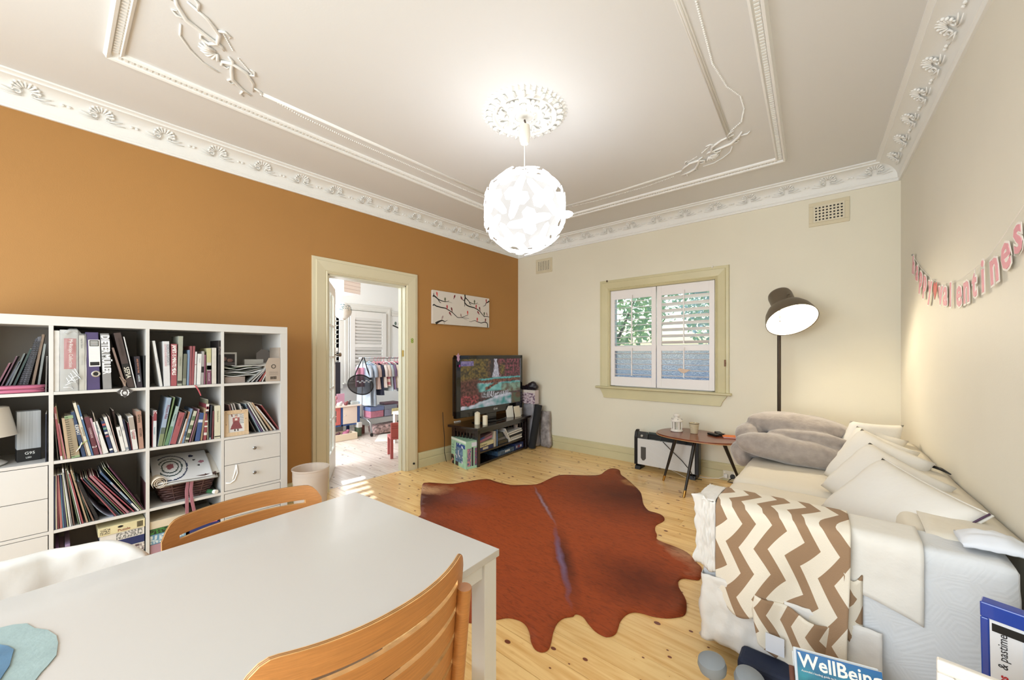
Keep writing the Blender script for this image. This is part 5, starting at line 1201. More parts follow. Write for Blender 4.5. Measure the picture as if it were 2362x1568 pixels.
# green toy box on the floor before the stand
gq = [onZ(1075,1083,0), onZ(1103,1077,0), onZ(1041,1066,0)]
gux = (gq[1]-gq[0]); gw = gux.length; gy_ = gq[0]-gq[2]; gl_ = gy_.length
mGB = mat('#9fc7ab',.4,name='green_card')
gb = thing('toy_box','pale green printed toy box standing on the floor by the television stand','box',tuple(gq[0]),0)
uxn = gux.normalized(); vyn = (gq[2]-gq[0]).normalized(); hh = .31
mb = MB(); P4=[Vector((0,0,0)),uxn*gw,uxn*gw+vyn*gl_,vyn*gl_]; mb.prism([(p.x,p.y) for p in P4],0,hh); mb.build('carton', mGB, gb, bevel=.001)
def gfront(s,t):   # long side facing the door: vehicle picture
    n=noise.noise(Vector((s*9,t*9,2))); 
    if .28<s<.80 and .16<t<.70: return mixc('#6d8ba8','#3c5678',.5+n*1.5) if n<.25 else '#c9cbd4'
    if .35<s<.95 and .72<t<.86: return '#2c4a8a' if n<.2 else '#d9dce8'
    if s<.22 and t<.34: return '#2c2626' if n>-.1 else '#b98a74'
    if .30<s<.5 and t<.14: return '#3a2f34'
    if t>.9: return '#dfe8dc'
    if .02<s<.2 and .45<t<.8 and int(t*30)%3==0: return '#7fa58a'
    return mixc('#9cc6a8','#aed4b6',.5+n)
print_on('printed_side', gfront, vyn*gl_, -vyn, (0,0,1), gl_, hh, 34, 34, gb)
def gside(s,t):
    n=noise.noise(Vector((s*14,t*14,7)))
    if .1<s<.38 and .1<t<.75: return mixc('#c98a94','#4a5a84',.5+n*1.8)
    if .45<s<.62 and .08<t<.76: return '#35343a'
    if .7<s<.92 and .1<t<.75: return mixc('#3c6a8a','#b05a64',.5+n*1.8)
    if .45<s<.95 and .78<t<.95: return '#dcdde4'
    return '#a3cbae'
print_on('printed_end', gside, (0,0,0), uxn, (0,0,1), gw, hh, 20, 34, gb)
# rolled mat, poster tubes and bags in the corner
rm = thing('rolled_mat','black rolled exercise mat leaning in the corner','mat')
b0 = Vector((-3.195,4.20,.0)); b1 = Vector((-3.150,4.295,.58)); d_ = (b1-b0).normalized()
rm.matrix_basis = Matrix.Translation(b0+Vector((0,0,.012))) @ d_.to_track_quat('Z','X').to_matrix().to_4x4()
mMat = mat('#1b1b1d',.85,bump=.4,bs=200,name='foam')
L_m = (b1-b0).length; MB().lathe([(0,0),(.050,0),(.050,L_m),(.046,L_m),(.040,L_m-.004),(.012,L_m-.004),(0,L_m-.003)],36).build('roll', mMat, rm, smooth='auto')
mb = MB(); mb.tube([((.010+.0028*k)*math.cos(k*.55),(.010+.0028*k)*math.sin(k*.55),L_m-.001) for k in range(14)],.0018,4); mb.build('spiral_end', mat('#303033',.8), rm)
def bag(x0,x1,y0,y1,z0,z1,m,label,name='carrier_bag',taper=.8,n=10,top=None):
    bmx = softbox(x0,x1,y0,y1,z0,z1,n,.018,.02,x0*9)
    for v in bmx.verts:
        t=(v.co.z-z0)/(z1-z0); cx=(x0+x1)/2; v.co.x = cx+(v.co.x-cx)*(1-(1-taper)*t)+.02*nz((v.co.z*6,0,x0)); 
    o = bmlink(bmx,name,m); return tag(o,label,'bag')
bag(-3.42,-3.21,4.27,4.42,.003,.60,mat('#9c989c',.5,var=.35,vs=7,bump=.5,bs=18),'grey and white plastic bag standing behind the rolled mat',taper=.9)
bag(-3.19,-3.02,4.37,4.43,.003,.50,mat('#a39a96',.5,var=.5,vs=16,bump=.5,bs=20),'crumpled patterned wrapping bag standing right of the rolled mat')
def gift(s,t):
    n=noise.noise(Vector((s*7,t*9,3))); return '#d9cfc4' if t>.82 else ('#c24a44' if s<.08 else mixc('#a9858e','#d2c4c8',.5+n*1.8) if n>-.18 else '#6c5668')
gbq = thing('gift_bag','tall printed paper gift bag behind the television','bag',(-3.32,4.30,.60)); 
MB().prism([(-.125,-.03),(.125,-.03),(.125,.06),(-.125,.06)],0,.19).build('paper_bag', mat('#cdbfc0',.6), gbq, bevel=.003)
print_on('printed_side', gift, (-.125,-.03,0),(1,0,0),(0,0,1),.25,.19,26,20,gbq)
mb = MB(); rnd2 = random.Random(5)
for k,(x,y,z,r) in enumerate(((-.17,.0,.22,.045),(-.10,.0,.225,.05),(-.03,.01,.24,.055),(.04,.0,.255,.065),(.09,.01,.25,.06),(.07,.0,.29,.05),(.02,.01,.275,.045))): mb.ball((x,y,z),(r,r*.8,r*.75),seg=14,rings=9)
ob = mb.build('black_bag', mat('#1c141c',.3,bump=1,bs=30,bdist=.01), smooth=True, loc=(-3.32,4.30,.585)); md=ob.modifiers.new('r','REMESH'); md.mode='VOXEL'; md.voxel_size=.009; md.use_smooth_shade=True
tag(ob,'crumpled shiny black bag lying on top of the gift bag','bag')
p = onX(1207,945,-3.30); tag(MB().prism([(-.02,-.05),(.03,-.055),(.055,.0),(.02,.055),(-.03,.05)],0,.10).build('paper_packet', mat('#d6d2ce',.6), bevel=.004, loc=tuple(inS(-.12,1.03,.453))),'small white paper packet at the right end of the television stand','packet')
# ================================================================ FOREGROUND RIGHT
mDb = mat('#8a9196',.55,bump=.2,bs=150,name='grey_vinyl')
for (u,v,lab,tl) in ((1655,1507,'left grey vinyl dumbbell standing on the floor at the sofa corner',-.10),(1716,1531,'right grey vinyl dumbbell standing on the floor by the magazines',.14)):
    p = onZ(u,v+12,.165); t_ = thing('dumbbell',lab,'dumbbell',(p.x,p.y,.002)); t_.rotation_euler = (.12,tl,0)
    MB().lathe([(0,.006),(.034,.004),(.045,.012),(.049,.030),(.045,.048),(.034,.056),(0,.057)],28).build('weight_head', mDb, t_, smooth='auto')
    MB().lathe([(0,.118),(.034,.119),(.045,.127),(.049,.145),(.045,.163),(.034,.171),(0,.173)],28).build('weight_head', mDb, t_, smooth='auto')
    MB().tube([(0,0,.05),(0,0,.125)],.0155,16).build('handle', mDb, t_, smooth='auto')
# magazines leaning on the arm
mo = onZ(1836,1497,.345); mux = Vector((.967,.254,0)).normalized(); mdn = Vector((.02,-.40,-.90)); mdn = (mdn-mux*mdn.dot(mux)).normalized()
mn = mux.cross(-mdn)*1.0
def mag(off, c, label, cover=None, shift=(0,0)):
    t_ = thing('magazine',label,'magazine'); o_ = mo - mn*off + mux*shift[0] - mdn*shift[1]
    t_.matrix_basis = Matrix(((mux.x,-mdn.x,mn.x,o_.x),(mux.y,-mdn.y,mn.y,o_.y),(mux.z,-mdn.z,mn.z,o_.z),(0,0,0,1)))
    MB().box(0,.21,-.30,0,-.005,0).build('cover', mat(c,.3), t_, bevel=.0006)
    MB().box(.002,.209,-.298,.0008,-.0042,-.0008).build('pages', mPaper, t_)
    if cover: cover(t_)
    return t_
def cover(t_):
    def f(s,t):
        n=noise.noise(Vector((s*6,t*14,1))); c = mixc('#2f8f9c','#1c6478',.5+n); c = mixc('#3a6fa8',c,min(1,(1-t)*4))
        if .40<s<.62 and t<.50 and math.hypot((s-.5)*1.4,(t-.30))<.18: c='#c98a70'
        if s<.25 and t<.70 and int(t*44)%3==0: c = '#b04a5c' if t>.6 or .42<t<.5 else '#c8dce0'
        return c
    print_on('cover_picture', f, (0,-.30,0),(1,0,0),(0,1,0),.21,.30,40,60,t_,.3,thick=.0006)
    text('WellBeing',.052,mWht,t_,frame((1,0,0),(0,1,0),(.004,-.026,.0015)),'masthead',ext=.0003,bold=.001,sx=.94)
    text("Australia's leading guide to health & living",.0075,mWht,t_,frame((1,0,0),(0,1,0),(.010,-.052,.0015)),'subtitle',ext=.0002)
mag(.0,'#d9dde2','front magazine with teal cover in the stack before the sofa arm',cover)
mag(.0065,'#cfd6de','white edged magazine right behind the teal one',None,(-.006,.004))
mag(.013,'#7b98b8','pale blue magazine third in the stack',None,(-.003,-.004))
mag(.0195,'#e0e0dc','white magazine at the back of the stack',None,(-.008,-.010))
rk = thing('magazine_rack','brown woven magazine rack before the sofa arm','rack'); 
rk.matrix_basis = Matrix.Translation((0,0,0)); mRk = mat('#6a4030',.6,bump=.5,bs=80)
bx = mo+mdn*.30; bx.z=0
MB().box(bx.x-.02,bx.x+.22,bx.y-.03,bx.y+.10,.003,.045).build('base', mRk, rk, bevel=.004)
MB().tube([mo+mdn*.05-mux*.014-mn*.012,mo+mdn*.29-mux*.014-mn*.012,Vector((bx.x-.01,bx.y+.02,.03))],.007,8).build('side_post', mRk, rk, smooth=True)
MB().tube([mo+mdn*.05+mux*.225-mn*.012,mo+mdn*.29+mux*.225-mn*.012,Vector((bx.x+.20,bx.y+.05,.03))],.007,8).build('side_post', mRk, rk, smooth=True)
tag(MB().box(-.30,-.07,1.70,1.81,.003,.12).build('navy_bag', mat('#0f1d38',.7,bump=.4,bs=30), bevel=.02, seg=3),'dark navy fabric bag on the floor under the throw','bag')
# boxed game in a blue edged sleeve
go = Vector((.290,1.60,.634)); gux2 = Vector((.953,-.304,0)).normalized(); gdn = Vector((.06,.10,-.99)); gdn=(gdn-gux2*gdn.dot(gux2)).normalized(); gn2 = gux2.cross(-gdn)
gm = thing('boxed_game','boxed game in a clear sleeve with blue edges beside the sofa arm','game')
gm.matrix_basis = Matrix(((gux2.x,-gdn.x,gn2.x,go.x),(gux2.y,-gdn.y,gn2.y,go.y),(gux2.z,-gdn.z,gn2.z,go.z),(0,0,0,1)))
mBl = mat('#1b3f9c',.25,coat=.4,name='blue_vinyl')
mb = MB(); mb.box(0,.19,-.042,0,-.03,.002).box(0,.016,-.44,-.042,-.03,.002).box(0,.19,-.46,-.44,-.03,.002); mb.build('blue_edge', mBl, gm, bevel=.003)
MB().box(.014,.19,-.442,-.04,-.028,-.001).build('box', mat('#e4e6ea',.35), gm)
def gcov(s,t):
    n=noise.noise(Vector((s*4,t*4,5))); d=math.hypot((s-.62)*.8,t-.52)
    if s<.30: return '#e6e7ea'
    if .66<s and .45<t<.62 and n>-.15: return '#16181c'
    return mixc('#dfe6ee','#2f86c8',max(0,min(1,(.75-t)*2.0+.35*n-.1*(1-s))))
print_on('printed_front', gcov, (.016,-.44,0),(1,0,0),(0,1,0),.174,.396,36,70,gm,.3,thick=.0004)
text('games',.024,mat('#c0282c',.5),gm,frame((0,1,0),(-1,0,0),(.038,-.245,.0012)),'lettering',ext=.0003,bold=.0006)
text('& pastimes',.024,mat('#1c1c20',.5),gm,frame((0,1,0),(-1,0,0),(.038,-.168,.0012)),'lettering',ext=.0003)
text('3D',.026,mat('#8a8c92',.5),gm,frame((1,0,0),(0,1,0),(.095,-.085,.0012)),'lettering',ext=.0003)
mb = MB(); mb.box(.02,.075,-.072,-.050,.0008,.002); mb.build('black_badge', mInk, gm, bevel=.004)
mb = MB(); mb.box(.10,.125,-.022,-.016,.002,.004).box(.108,.116,-.034,-.027,.002,.004); mb.build('silver_popper', mat('#d8dce4',.3,.6), gm)
tag(MB().box(.30,.485,1.55,1.78,.003,.178).build('storage_crate', mat('#d8d4cc',.6), bevel=.006),'white storage crate under the blue edged game sleeve','crate')
# white framed panel in the very corner
fo_ = Vector((.172,1.30,.598)); wf = thing('framed_panel','white moulded frame standing at the bottom right corner of the picture','frame')
fx = Vector((.93,-.10,0)).normalized(); fd = Vector((0,-.10,-.995)); fd=(fd-fx*fd.dot(fx)).normalized(); fnn = fx.cross(-fd)
wf.matrix_basis = Matrix(((fx.x,-fd.x,fnn.x,fo_.x),(fx.y,-fd.y,fnn.y,fo_.y),(fx.z,-fd.z,fnn.z,fo_.z),(0,0,0,1)))
mb = MB(); mb.box(0,.32,-.028,0,-.02,0).box(0,.028,-.595,-.028,-.02,0).box(.292,.32,-.595,-.028,-.02,0).box(.028,.292,-.595,-.567,-.02,0); mb.build('moulding', mat('#e9e4dc',.4), wf, bevel=.004)
mb = MB(); mb.box(.028,.292,-.567,-.028,-.014,-.010); mb.build('mount', mat('#f1ece0',.6), wf)
mb = MB(); mb.tube([(.034,-.034,-.006),(.286,-.034,-.006),(.286,-.56,-.006),(.034,-.56,-.006),(.034,-.034,-.006)],.004,6); mb.build('inner_bead', mat('#f4efe6',.4), wf)
# ================================================================ NEXT ROOM
X2 = -6.50; Y2 = 5.45; YL = .45
w2x0,w2x1,w2z0,w2z1 = 3.395,4.00,.82,2.06      # big shuttered window (y range) on the far wall
v0,v1 = 2.78,3.12                               # narrow bright window left of it
mb = MB(); mb.box(X2-.12,X2,YL,v0,0,2.75).box(X2-.12,X2,v1,Y2,0,2.75).box(X2-.12,X2,v0,v1,0,.75).box(X2-.12,X2,v0,v1,2.0,2.75)
struct(mb.build('wall_far', mWall2), 'white far wall of the bedroom beyond the doorway','wall')
struct(MB().box(X2-.12,X0-T,Y2,Y2+.12,0,2.75).build('wall_side', mWall2),'white side wall of the bedroom beyond the doorway','wall')
mb = MB(); mb.box(X2-.12,-6.1,YL-.12,YL,0,2.75).box(-4.3,X0-T,YL-.12,YL,0,2.75).box(-6.1,-4.3,YL-.12,YL,0,.8).box(-6.1,-4.3,YL-.12,YL,2.5,2.75)
struct(mb.build('wall_near', mWall2),'white unseen near wall of the bedroom with a window opening','wall')
struct(MB().box(X2-.12,X0-T,YL-.12,Y2+.12,2.75,2.85).build('ceiling_bedroom', mat('#e9e9e6',.8)),'white ceiling of the bedroom','ceiling')
struct(MB().box(X2,X2+.02,YL,Y2,0,.17).build('baseboard_bedroom', mTrim2, bevel=.003),'white skirting of the bedroom','skirting')
struct(MB().box(X2,X2+.022,w2x1+.13,Y2,2.07,2.105).box(X2,X2+.014,w2x1+.13,Y2,2.02,2.07).build('trim_7', mTrim2),'white picture rail on the bedroom wall','rail')
win2 = struct(thing('window_2','x','x'),'bedroom window with closed white shutters beyond the doorway','window')
architrave(w2x0-.10,w2x1,w2z1,.115,X2,1,'architrave',mTrim2,win2,'X',z0=.80)
mb = MB(); mb.box(X2-.004,X2+.004,w2x0-.10,w2x1,.80,w2z1); mb.build('reveal', mTrim2, win2)
mS2 = mat('#dcdcd8',.5,name='bedroom_shutter')
for a,b_ in ((w2x0-.095,w2x1-.005),):
    louver_panel(a,b_,.83,2.05,1.44,X2+.035,win2,R(62),R(62),n1=8,n2=7,m=mS2,axis='X',rail=.12,st=.085)
MB().box(X2,X2+.07,w2x0-.22,w2x1+.12,.775,.80).build('window_sill', mTrim2, win2, bevel=.003)
win3 = struct(thing('window_3','x','x'),'narrow bright bedroom window with open shutter slats','window')
mb = MB(); mb.box(X2-.10,X2+.02,v1,v1+.06,.75,2.0).box(X2-.10,X2+.02,v0-.06,v0,.75,2.0).box(X2-.1,X2+.02,v0-.06,v1+.06,2.0,2.06).box(X2-.1,X2+.03,v0-.06,v1+.06,.70,.75).box(X2-.06,X2-.02,v0,v1,1.34,1.40); mb.build('window_frame', mTrim2, win3, bevel=.002)
for i in range(16):
    z = .79+i*.076
    if abs(z-1.37) > .04: s_ = MB(); s_.M = Matrix.Translation((X2-.04,(v0+v1)/2,z)) @ Matrix.Rotation(-.25,4,'Y'); s_.box(-.030,.030,-(v1-v0)/2,(v1-v0)/2,-.003,.003); s_.build('slat', mTrim2, win3)
# lantern lamp and globe lantern
pl = thing('paper_lampshade','white box paper lampshade hanging in the bedroom','lampshade',(-5.3,2.62,2.24),.3)
mPl = mat('#eae4e0',.8,emit=.15,name='rice_paper')
mb = MB(); mb.box(-.15,.15,-.15,.15,-.10,.25); mb.build('shade', mPl, pl)
for i in range(7): MB().box(-.153,.153,-.153,.153,-.10+.05*i-.0015,-.10+.05*i+.0015).build('rib', mat('#cfc4c0',.7), pl)
MB().tube([(0,0,.25),(0,0,.44)],.004,6).build('cord', mWhite, pl)
lt = thing('paper_lantern','round white paper lantern with blue pattern hanging in the bedroom doorway view','lantern',(-5.0,2.448,1.865))
mGlb = mat('#e3e8e8',.8,var=.18,vs=9,name='lantern_paper')
rad = .115; MB().lathe([(.04,-.108)]+[(rad*math.cos(R(a)),rad*math.sin(R(a))*.98) for a in range(-68,69,8)]+[(.04,.108)],28).build('globe', mGlb, lt, smooth='auto')
rr3 = random.Random(2); mb = MB()
for k in range(60):
    a = rr3.uniform(-1.2,1.2); z = rr3.uniform(0,.075); rr_ = math.sqrt(rad*rad-z*z)+.0006
    mb.M = Matrix.Rotation(a-.3,4,'Z') @ Matrix.Translation((rr_,0,z)); mb.ball((0,0,0),(.002,.008+rr3.random()*.008,.004),seg=6,rings=4)
mb.M=Matrix(); mb.build('blue_pattern', mat('#86a3ac',.8), lt)
MB().lathe([(.036,-.125),(.040,-.125),(.040,-.106),(.036,-.106)],20).build('ring', mGlb, lt)
MB().tube([(0,-.035,.10),(0,-.03,.16),(0,0,.35),(0,0,.883)],.0016,5).build('cord', mWhite, lt)
# cabinet
cb = thing('toy_cabinet','cream and coral cabinet on blue legs in the bedroom','cabinet',(0,0,0))
mBf = mat('#3c5a94',.5); mCo = mat('#c66a66',.5); mCr = mat('#e8dccf',.5)
cx = -5.78; ya,yb = 2.35,3.13
MB().box(cx-.38,cx+.02,ya,yb,.478,.50).build('top', mCr, cb, bevel=.003)
mb = MB(); mb.box(cx-.36,cx,ya,yb-.035,.19,.21); mb.build('frame_rail', mBf, cb)
for x in (cx-.37,cx-.035):
    for y in (ya,yb-.06): MB().box(x,x+.035,y,y+.04,0,.478).build('leg', mBf, cb)
MB().box(cx-.02,cx,2.81,2.835,.19,.478).build('divider', mBf, cb)
MB().box(cx-.36,cx-.30,ya,yb-.05,.21,.478).build('back_panel', mCr, cb)
dd = MB().box(cx-.016,cx+.002,2.84,3.065,.215,.474).build('door', mCr, cb, bevel=.003)
MB().ball((cx+.008,2.87,.35),.009).build('knob', mChrome, dd)
mb = MB(); mb.box(cx-.016,cx+.002,2.40,2.80,.215,.26).box(cx-.016,cx+.002,2.40,2.80,.435,.474).box(cx-.016,cx+.002,2.74,2.80,.26,.435).box(cx-.016,cx+.002,2.40,2.50,.26,.435); dd = mb.build('door', mCo, cb, bevel=.002)
mb = MB(); mb.box(cx-.012,cx-.006,2.50,2.74,.26,.435); mb.build('window_pane', mat('#6f6a66',.3,var=.5,vs=40), dd); MB().box(cx-.010,cx-.003,2.50,2.74,.345,.352).build('bar', mCr, dd)
def toy(x,y,z,c,lab,r=(.03,.03,.03),nm='toy'):
    t_=thing(nm,lab,'toy',(x,y,z)); MB().ball((0,0,r[2]*.8),r,seg=10,rings=7).build('body', mat(c,.5), t_, smooth=True); MB().ball((0,r[1]*.7,r[2]*1.7),(r[0]*.55,r[1]*.5,r[2]*.5),seg=8,rings=6).build('head', mat(c,.5), t_, smooth=True)
toy(cx-.08,2.72,.50,'#c9868c','pink toy animal on the bedroom cabinet',(.04,.06,.07)); toy(cx-.04,2.80,.50,'#d8d4d0','small white toy animal on the bedroom cabinet',(.03,.045,.03))
toy(cx-.03,2.90,.50,'#7a3f3f','small red toy on the bedroom cabinet beside the white one'); toy(cx-.10,2.98,.50,'#4a4440','dark toy figure on the bedroom cabinet'); 
tag(MB().box(cx-.14,cx-.02,2.99,3.10,.50,.545).build('glass_tank', glassy('clear_box','#dfe4e2',.5,.1), bevel=.003),'small clear plastic box on the bedroom cabinet','box')
tag(MB().box(cx-.30,cx-.28,2.88,3.0,.50,.66).build('picture_card', mat('#b98a9a',.6)),'small picture card behind the toys on the bedroom cabinet','card')
tr = thing('toy_tray','pale wooden drawer of toys on the floor under the bedroom cabinet','tray',(0,0,0))
mb = MB(); mb.box(cx-.10,cx-.08,2.35,2.98,0.003,.10).box(cx+.15,cx+.17,2.35,2.98,.003,.10).box(cx-.08,cx+.15,2.96,2.98,.003,.10).box(cx-.08,cx+.15,2.35,2.98,.003,.015); mb.build('drawer_box', mat('#e3d6be',.5), tr, bevel=.002)
for k,(y,c,s_) in enumerate(((2.50,'#3a3030',.05),(2.62,'#7a2f38',.05),(2.73,'#5c3a40',.045),(2.86,'#b06a84',.055))): toy(cx+.03,y,.018,c,('dark shoe in the floor tray','dark red shoe in the floor tray','brown toy in the floor tray','pink toy in the floor tray')[k],(s_,s_,s_))
# guitar bag / tall black screen
tag(MB().box(-6.22,-6.16,2.62,2.985,.62,1.165).build('easel', mat('#1a1a1e',.6), bevel=.01),'tall black panel standing by the bright bedroom window','panel')
tag(MB().box(-6.30,-6.10,2.58,3.0,.003,.617).build('window_chest', mat('#dfdcd8',.6), bevel=.006),'low white chest under the bright bedroom window','chest')
# clothes rack
rkx = -5.76; rk2 = thing('clothes_rack','grey metal clothes rack full of children clothes in the bedroom','clothes rack',(0,0,0))
mRt = mat('#a9aeb2',.3,.7,name='rack_tube')
MB().tube([(rkx,3.085,1.225),(rkx,4.30,1.225)],.011,8).build('top_bar', mRt, rk2, smooth=True)
MB().tube([(rkx,3.14,1.22),(rkx,3.14,.28)],.012,8).build('post', mRt, rk2, smooth=True); MB().tube([(rkx,4.25,1.22),(rkx,4.25,.28)],.012,8).build('post', mRt, rk2, smooth=True)
mb = MB(); mb.box(rkx-.16,rkx+.17,3.14,4.25,.272,.285); mb.build('shelf', mRt, rk2)
for y in (3.16,4.23):
    MB().tube([(rkx-.10,y,.28),(rkx+.10,y,.27),(rkx+.17,y+.02,.22),(rkx+.19,y+.03,.06)],.016,10).build('leg', mRt, rk2, smooth=True)
    o = MB().tube([(rkx+.19,y+.02,.028),(rkx+.19,y+.045,.028)],.026,12).build('castor', mBlack, rk2)
def garment(y,w,h,c,label,hc='#c9657a',c2=None,sleeve=True,rz=0,flare=.04,nm='garment',stripe=False):
    t_=thing(nm,label,'clothes',(rkx+.0,y,1.222),rz,'children clothes on the bedroom rack')
    MB().tube([(0,0,-.055),(0,0,-.01),(0,.006,.012),(.012,.01,.018),(.02,.004,.008)],.0035,6).tube([(-w*.42,0,-.095),(0,0,-.05),(w*.42,0,-.095)],.005,6).build('hanger', mat(hc,.4), t_, smooth=True)
    def f(u,v):
        a = 2*PI*u; top_ = w*.46; r_ = top_+flare*v; sh = .035*(1-v) if v<.15 else 0
        x = r_*math.cos(a)*(1+.08*math.sin(a*7+y*9)*v); yy = (.022+.022*v)*math.sin(a)*(1+.3*math.sin(a*5)*v); z = -.075-h*v-(.045*abs(math.cos(a))**2*(1-v)**3)
        return (x,yy,z)
    me_c = mat(c,.85,bump=.4,bs=40,var=.10,vs=12)
    mb=MB(); mb.grid(f,28,16); 
    if stripe:
        ms=[]; 
        for j in range(16): ms += [1 if j%4 in (1,2) else 0]*28
        mb.m=ms
        mb.build('cloth',[me_c,mat('#b06a72',.85)],t_,smooth=True)
    else: mb.build('cloth',me_c,t_,smooth=True)
    MB().tube([(-.05,0,-.082),(0,.018,-.092),(.05,0,-.082),(0,-.018,-.085),(-.05,0,-.082)],.007,6).build('collar', mat(c2 or c,.8), t_, smooth=True)
    if sleeve:
        for s_ in (-1,1): MB().tube([(s_*w*.40,0,-.12),(s_*w*.52,.005,-.20),(s_*w*.55,.01,-.30)],[.040,.036,.030],8).build('sleeve', me_c, t_, smooth=True)
    return t_
GL = [(3.17,.30,.66,'#b4c2d2','pale blue school dress, first on the bedroom rack',None,'#dfe3ea'),(3.255,.30,.68,'#a7b8cc','second pale blue dress with dark cuffs on the bedroom rack','#8fb0c8','#d5dbe4'),
(3.34,.26,.42,'#c9b6b2','small floral top on the bedroom rack','#c9657a','#3c3438'),(3.40,.26,.52,'#2a3048','navy blouse with flowers on the bedroom rack','#c9657a',None),(3.45,.28,.40,'#d9d2d0','white cardigan on the bedroom rack','#c9657a',None),
(3.51,.28,.38,'#d9cbc4','red and white striped top on the bedroom rack','#c9657a','#1c1c22'),(3.565,.28,.46,'#aebdc6','light blue top on the bedroom rack','#e8e8e8',None),(3.615,.28,.44,'#7c6a8c','purple jacket on the bedroom rack','#c9657a',None),
(3.67,.28,.42,'#d8cfc6','cream knit top on the bedroom rack','#e8e8e8',None),(3.72,.28,.40,'#2c3560','dark blue cardigan on the bedroom rack','#c9657a',None),(3.775,.28,.46,'#c2c6cc','grey spotted dress on the bedroom rack','#c9657a','#6a7280'),
(3.83,.28,.42,'#a9848c','dusty pink top on the bedroom rack','#c9657a',None),(3.89,.28,.5,'#b8bcc4','pale grey top near the right end of the rack','#c9657a',None)]
for y,w,h,c,lab,hc,c2 in GL: garment(y,w,h,c,lab,hc or '#9cc0d0',c2,stripe='striped' in lab,rz=.12)
# net bag hanging on the bar end
nb_ = thing('net_bag','black round mesh bag hanging by long straps from the rack end','bag',(rkx+.16,3.06,1.24))
MB().tube([(0,.0,0),(0,-.11,-.22),(0,-.15,-.34)],.010,6).tube([(0,.02,0),(0,.08,-.20),(0,.14,-.35)],.010,6).build('strap', mBlack, nb_, smooth=True)
def nbf(u,v):
    a = 2*PI*u; r_ = v; return (.035*math.sqrt(max(0,1-v*v)), (.20*r_*math.cos(a))*(1.10 if math.cos(a)<0 else .95)-.02, -.42+.15*r_*math.sin(a)-(.03*math.cos(a)*r_))
mb = MB(); mb.grid(nbf,40,8); mNet = mat('#2b2b30',.25,bump=1,bs=30,bdist=.01,var=.5,vs=14,alpha=.88,name='black_mesh'); mb.build('mesh_body', mNet, nb_, smooth=True)
MB().tube([nbf(i/40,1) for i in range(41)],.009,6).build('rim', mBlack, nb_, smooth=True)
mb = MB()
for i in range(7): mb.ball((.045,-.10+.035*i,-.36-.02*(i%2)),(.006,.02,.012),seg=8,rings=5)
mb.build('silver_foil', mat('#b9c2cc',.15,.8), nb_, smooth=True)
tag(MB().grid(lambda u,v:(rkx+.06+.01*math.sin(u*9),3.00+.13*u+.01*nz((u*5,v*5,1)),1.08-.30*v),12,14).build('pink_fabric', mat('#d79ab4',.8), smooth=True, solid=.02),'pink cloth hanging behind the black mesh bag','clothes')
# boxes on the rack shelf
def sbox(y0,y1,x0,x1,z0,z1,c,lab,lid=None,nm='storage_box'):
    t_=thing(nm,lab,'box',((x0+x1)/2,(y0+y1)/2,z0)); w=(x1-x0)/2; l=(y1-y0)/2; h=z1-z0
    MB().box(-w,w,-l,l,0,h*(.62 if lid else 1)).build('box', mat(c,.5,var=.2,vs=25), t_, bevel=.006)
    if lid: MB().box(-w-.006,w+.006,-l-.006,l+.006,h*.62,h).build('lid', mat(lid,.5), t_, bevel=.006)
    return t_
sbox(3.19,3.42,rkx-.05,rkx+.16,.286,.455,'#b97a8e','pink storage box with blue lid on the rack shelf','#6a7aa4')
sbox(3.44,3.66,rkx-.05,rkx+.16,.286,.46,'#8a8ea4','grey blue flowered storage box on the rack shelf','#7c8494')
sbox(3.56,3.70,rkx+.165,rkx+.175,.30,.40,'#d8cf9a','yellow printed card tag on the storage boxes',nm='card_tag')
sbox(3.70,3.98,rkx-.05,rkx+.16,.286,.44,'#5a6278','dark patterned storage box at the right of the rack shelf','#a98a94')
sbox(3.46,3.72,rkx-.04,rkx+.12,.462,.50,'#6f5560','dark red striped folded clothes on the storage boxes',nm='folded_clothes')
o = bmlink(softbox(rkx-.10,rkx+.17,3.28,3.86,.004,.15,8,.012,.05,6),'floral_bag',mat('#b59a96',.6,var=.8,vs=22)); tag(o,'floral zipped storage bag on the floor under the rack','bag')
sbox(3.06,3.12,rkx-.10,rkx+.02,.003,.22,'#5c6a54','green lidded jar standing between cabinet and rack','#d8d8d4',nm='craft_jar')
sbox(3.14,3.25,rkx-.25,rkx-.12,.003,.14,'#7c5048','brown patterned box on the floor behind the rack foot')
# red child's chair and white table
chd = thing('child_chair','coral red plastic child chair just inside the bedroom','chair',(-4.26,2.835,0),-.42)
mRd = mat('#b5605f',.35,name='coral_plastic')
mb = MB(); mb.box(.10,.125,-.135,.135,.26,.375).box(.10,.125,-.135,-.035,.375,.40).box(.10,.125,.035,.135,.375,.40).box(.10,.125,-.135,.135,.40,.445); mb.build('backrest', mRd, chd, bevel=.008, seg=3)
MB().box(-.15,.13,-.14,.14,.235,.26).build('seat', mRd, chd, bevel=.01, seg=3)
for x in (-.13,.11):
    for y in (-.12,.12): MB().box(x-.018,x+.012,y-.018,y+.018,0,.24).build('leg', mRd, chd, bevel=.004)
tbk = thing('child_table','white child table behind the red chair','table',(-4.72,3.38,0),.1)
MB().box(-.25,.28,-.20,.30,.42,.46).build('tabletop', mWhite, tbk, bevel=.01)
for x in (-.22,.24):
    for y in (-.17,.26): MB().box(x-.02,x+.02,y-.02,y+.02,0,.42).build('leg', mWhite, tbk)
p0=[onZ(u,v,.004) for u,v in ((864,1018),(893,1017),(900,1000),(875,1000))]
tag(MB().prism([(p.x,p.y) for p in p0],.001,.004).build('paper_sheet', mat('#e6e4dc',.8)),'white paper sheet on the bedroom floor','paper')
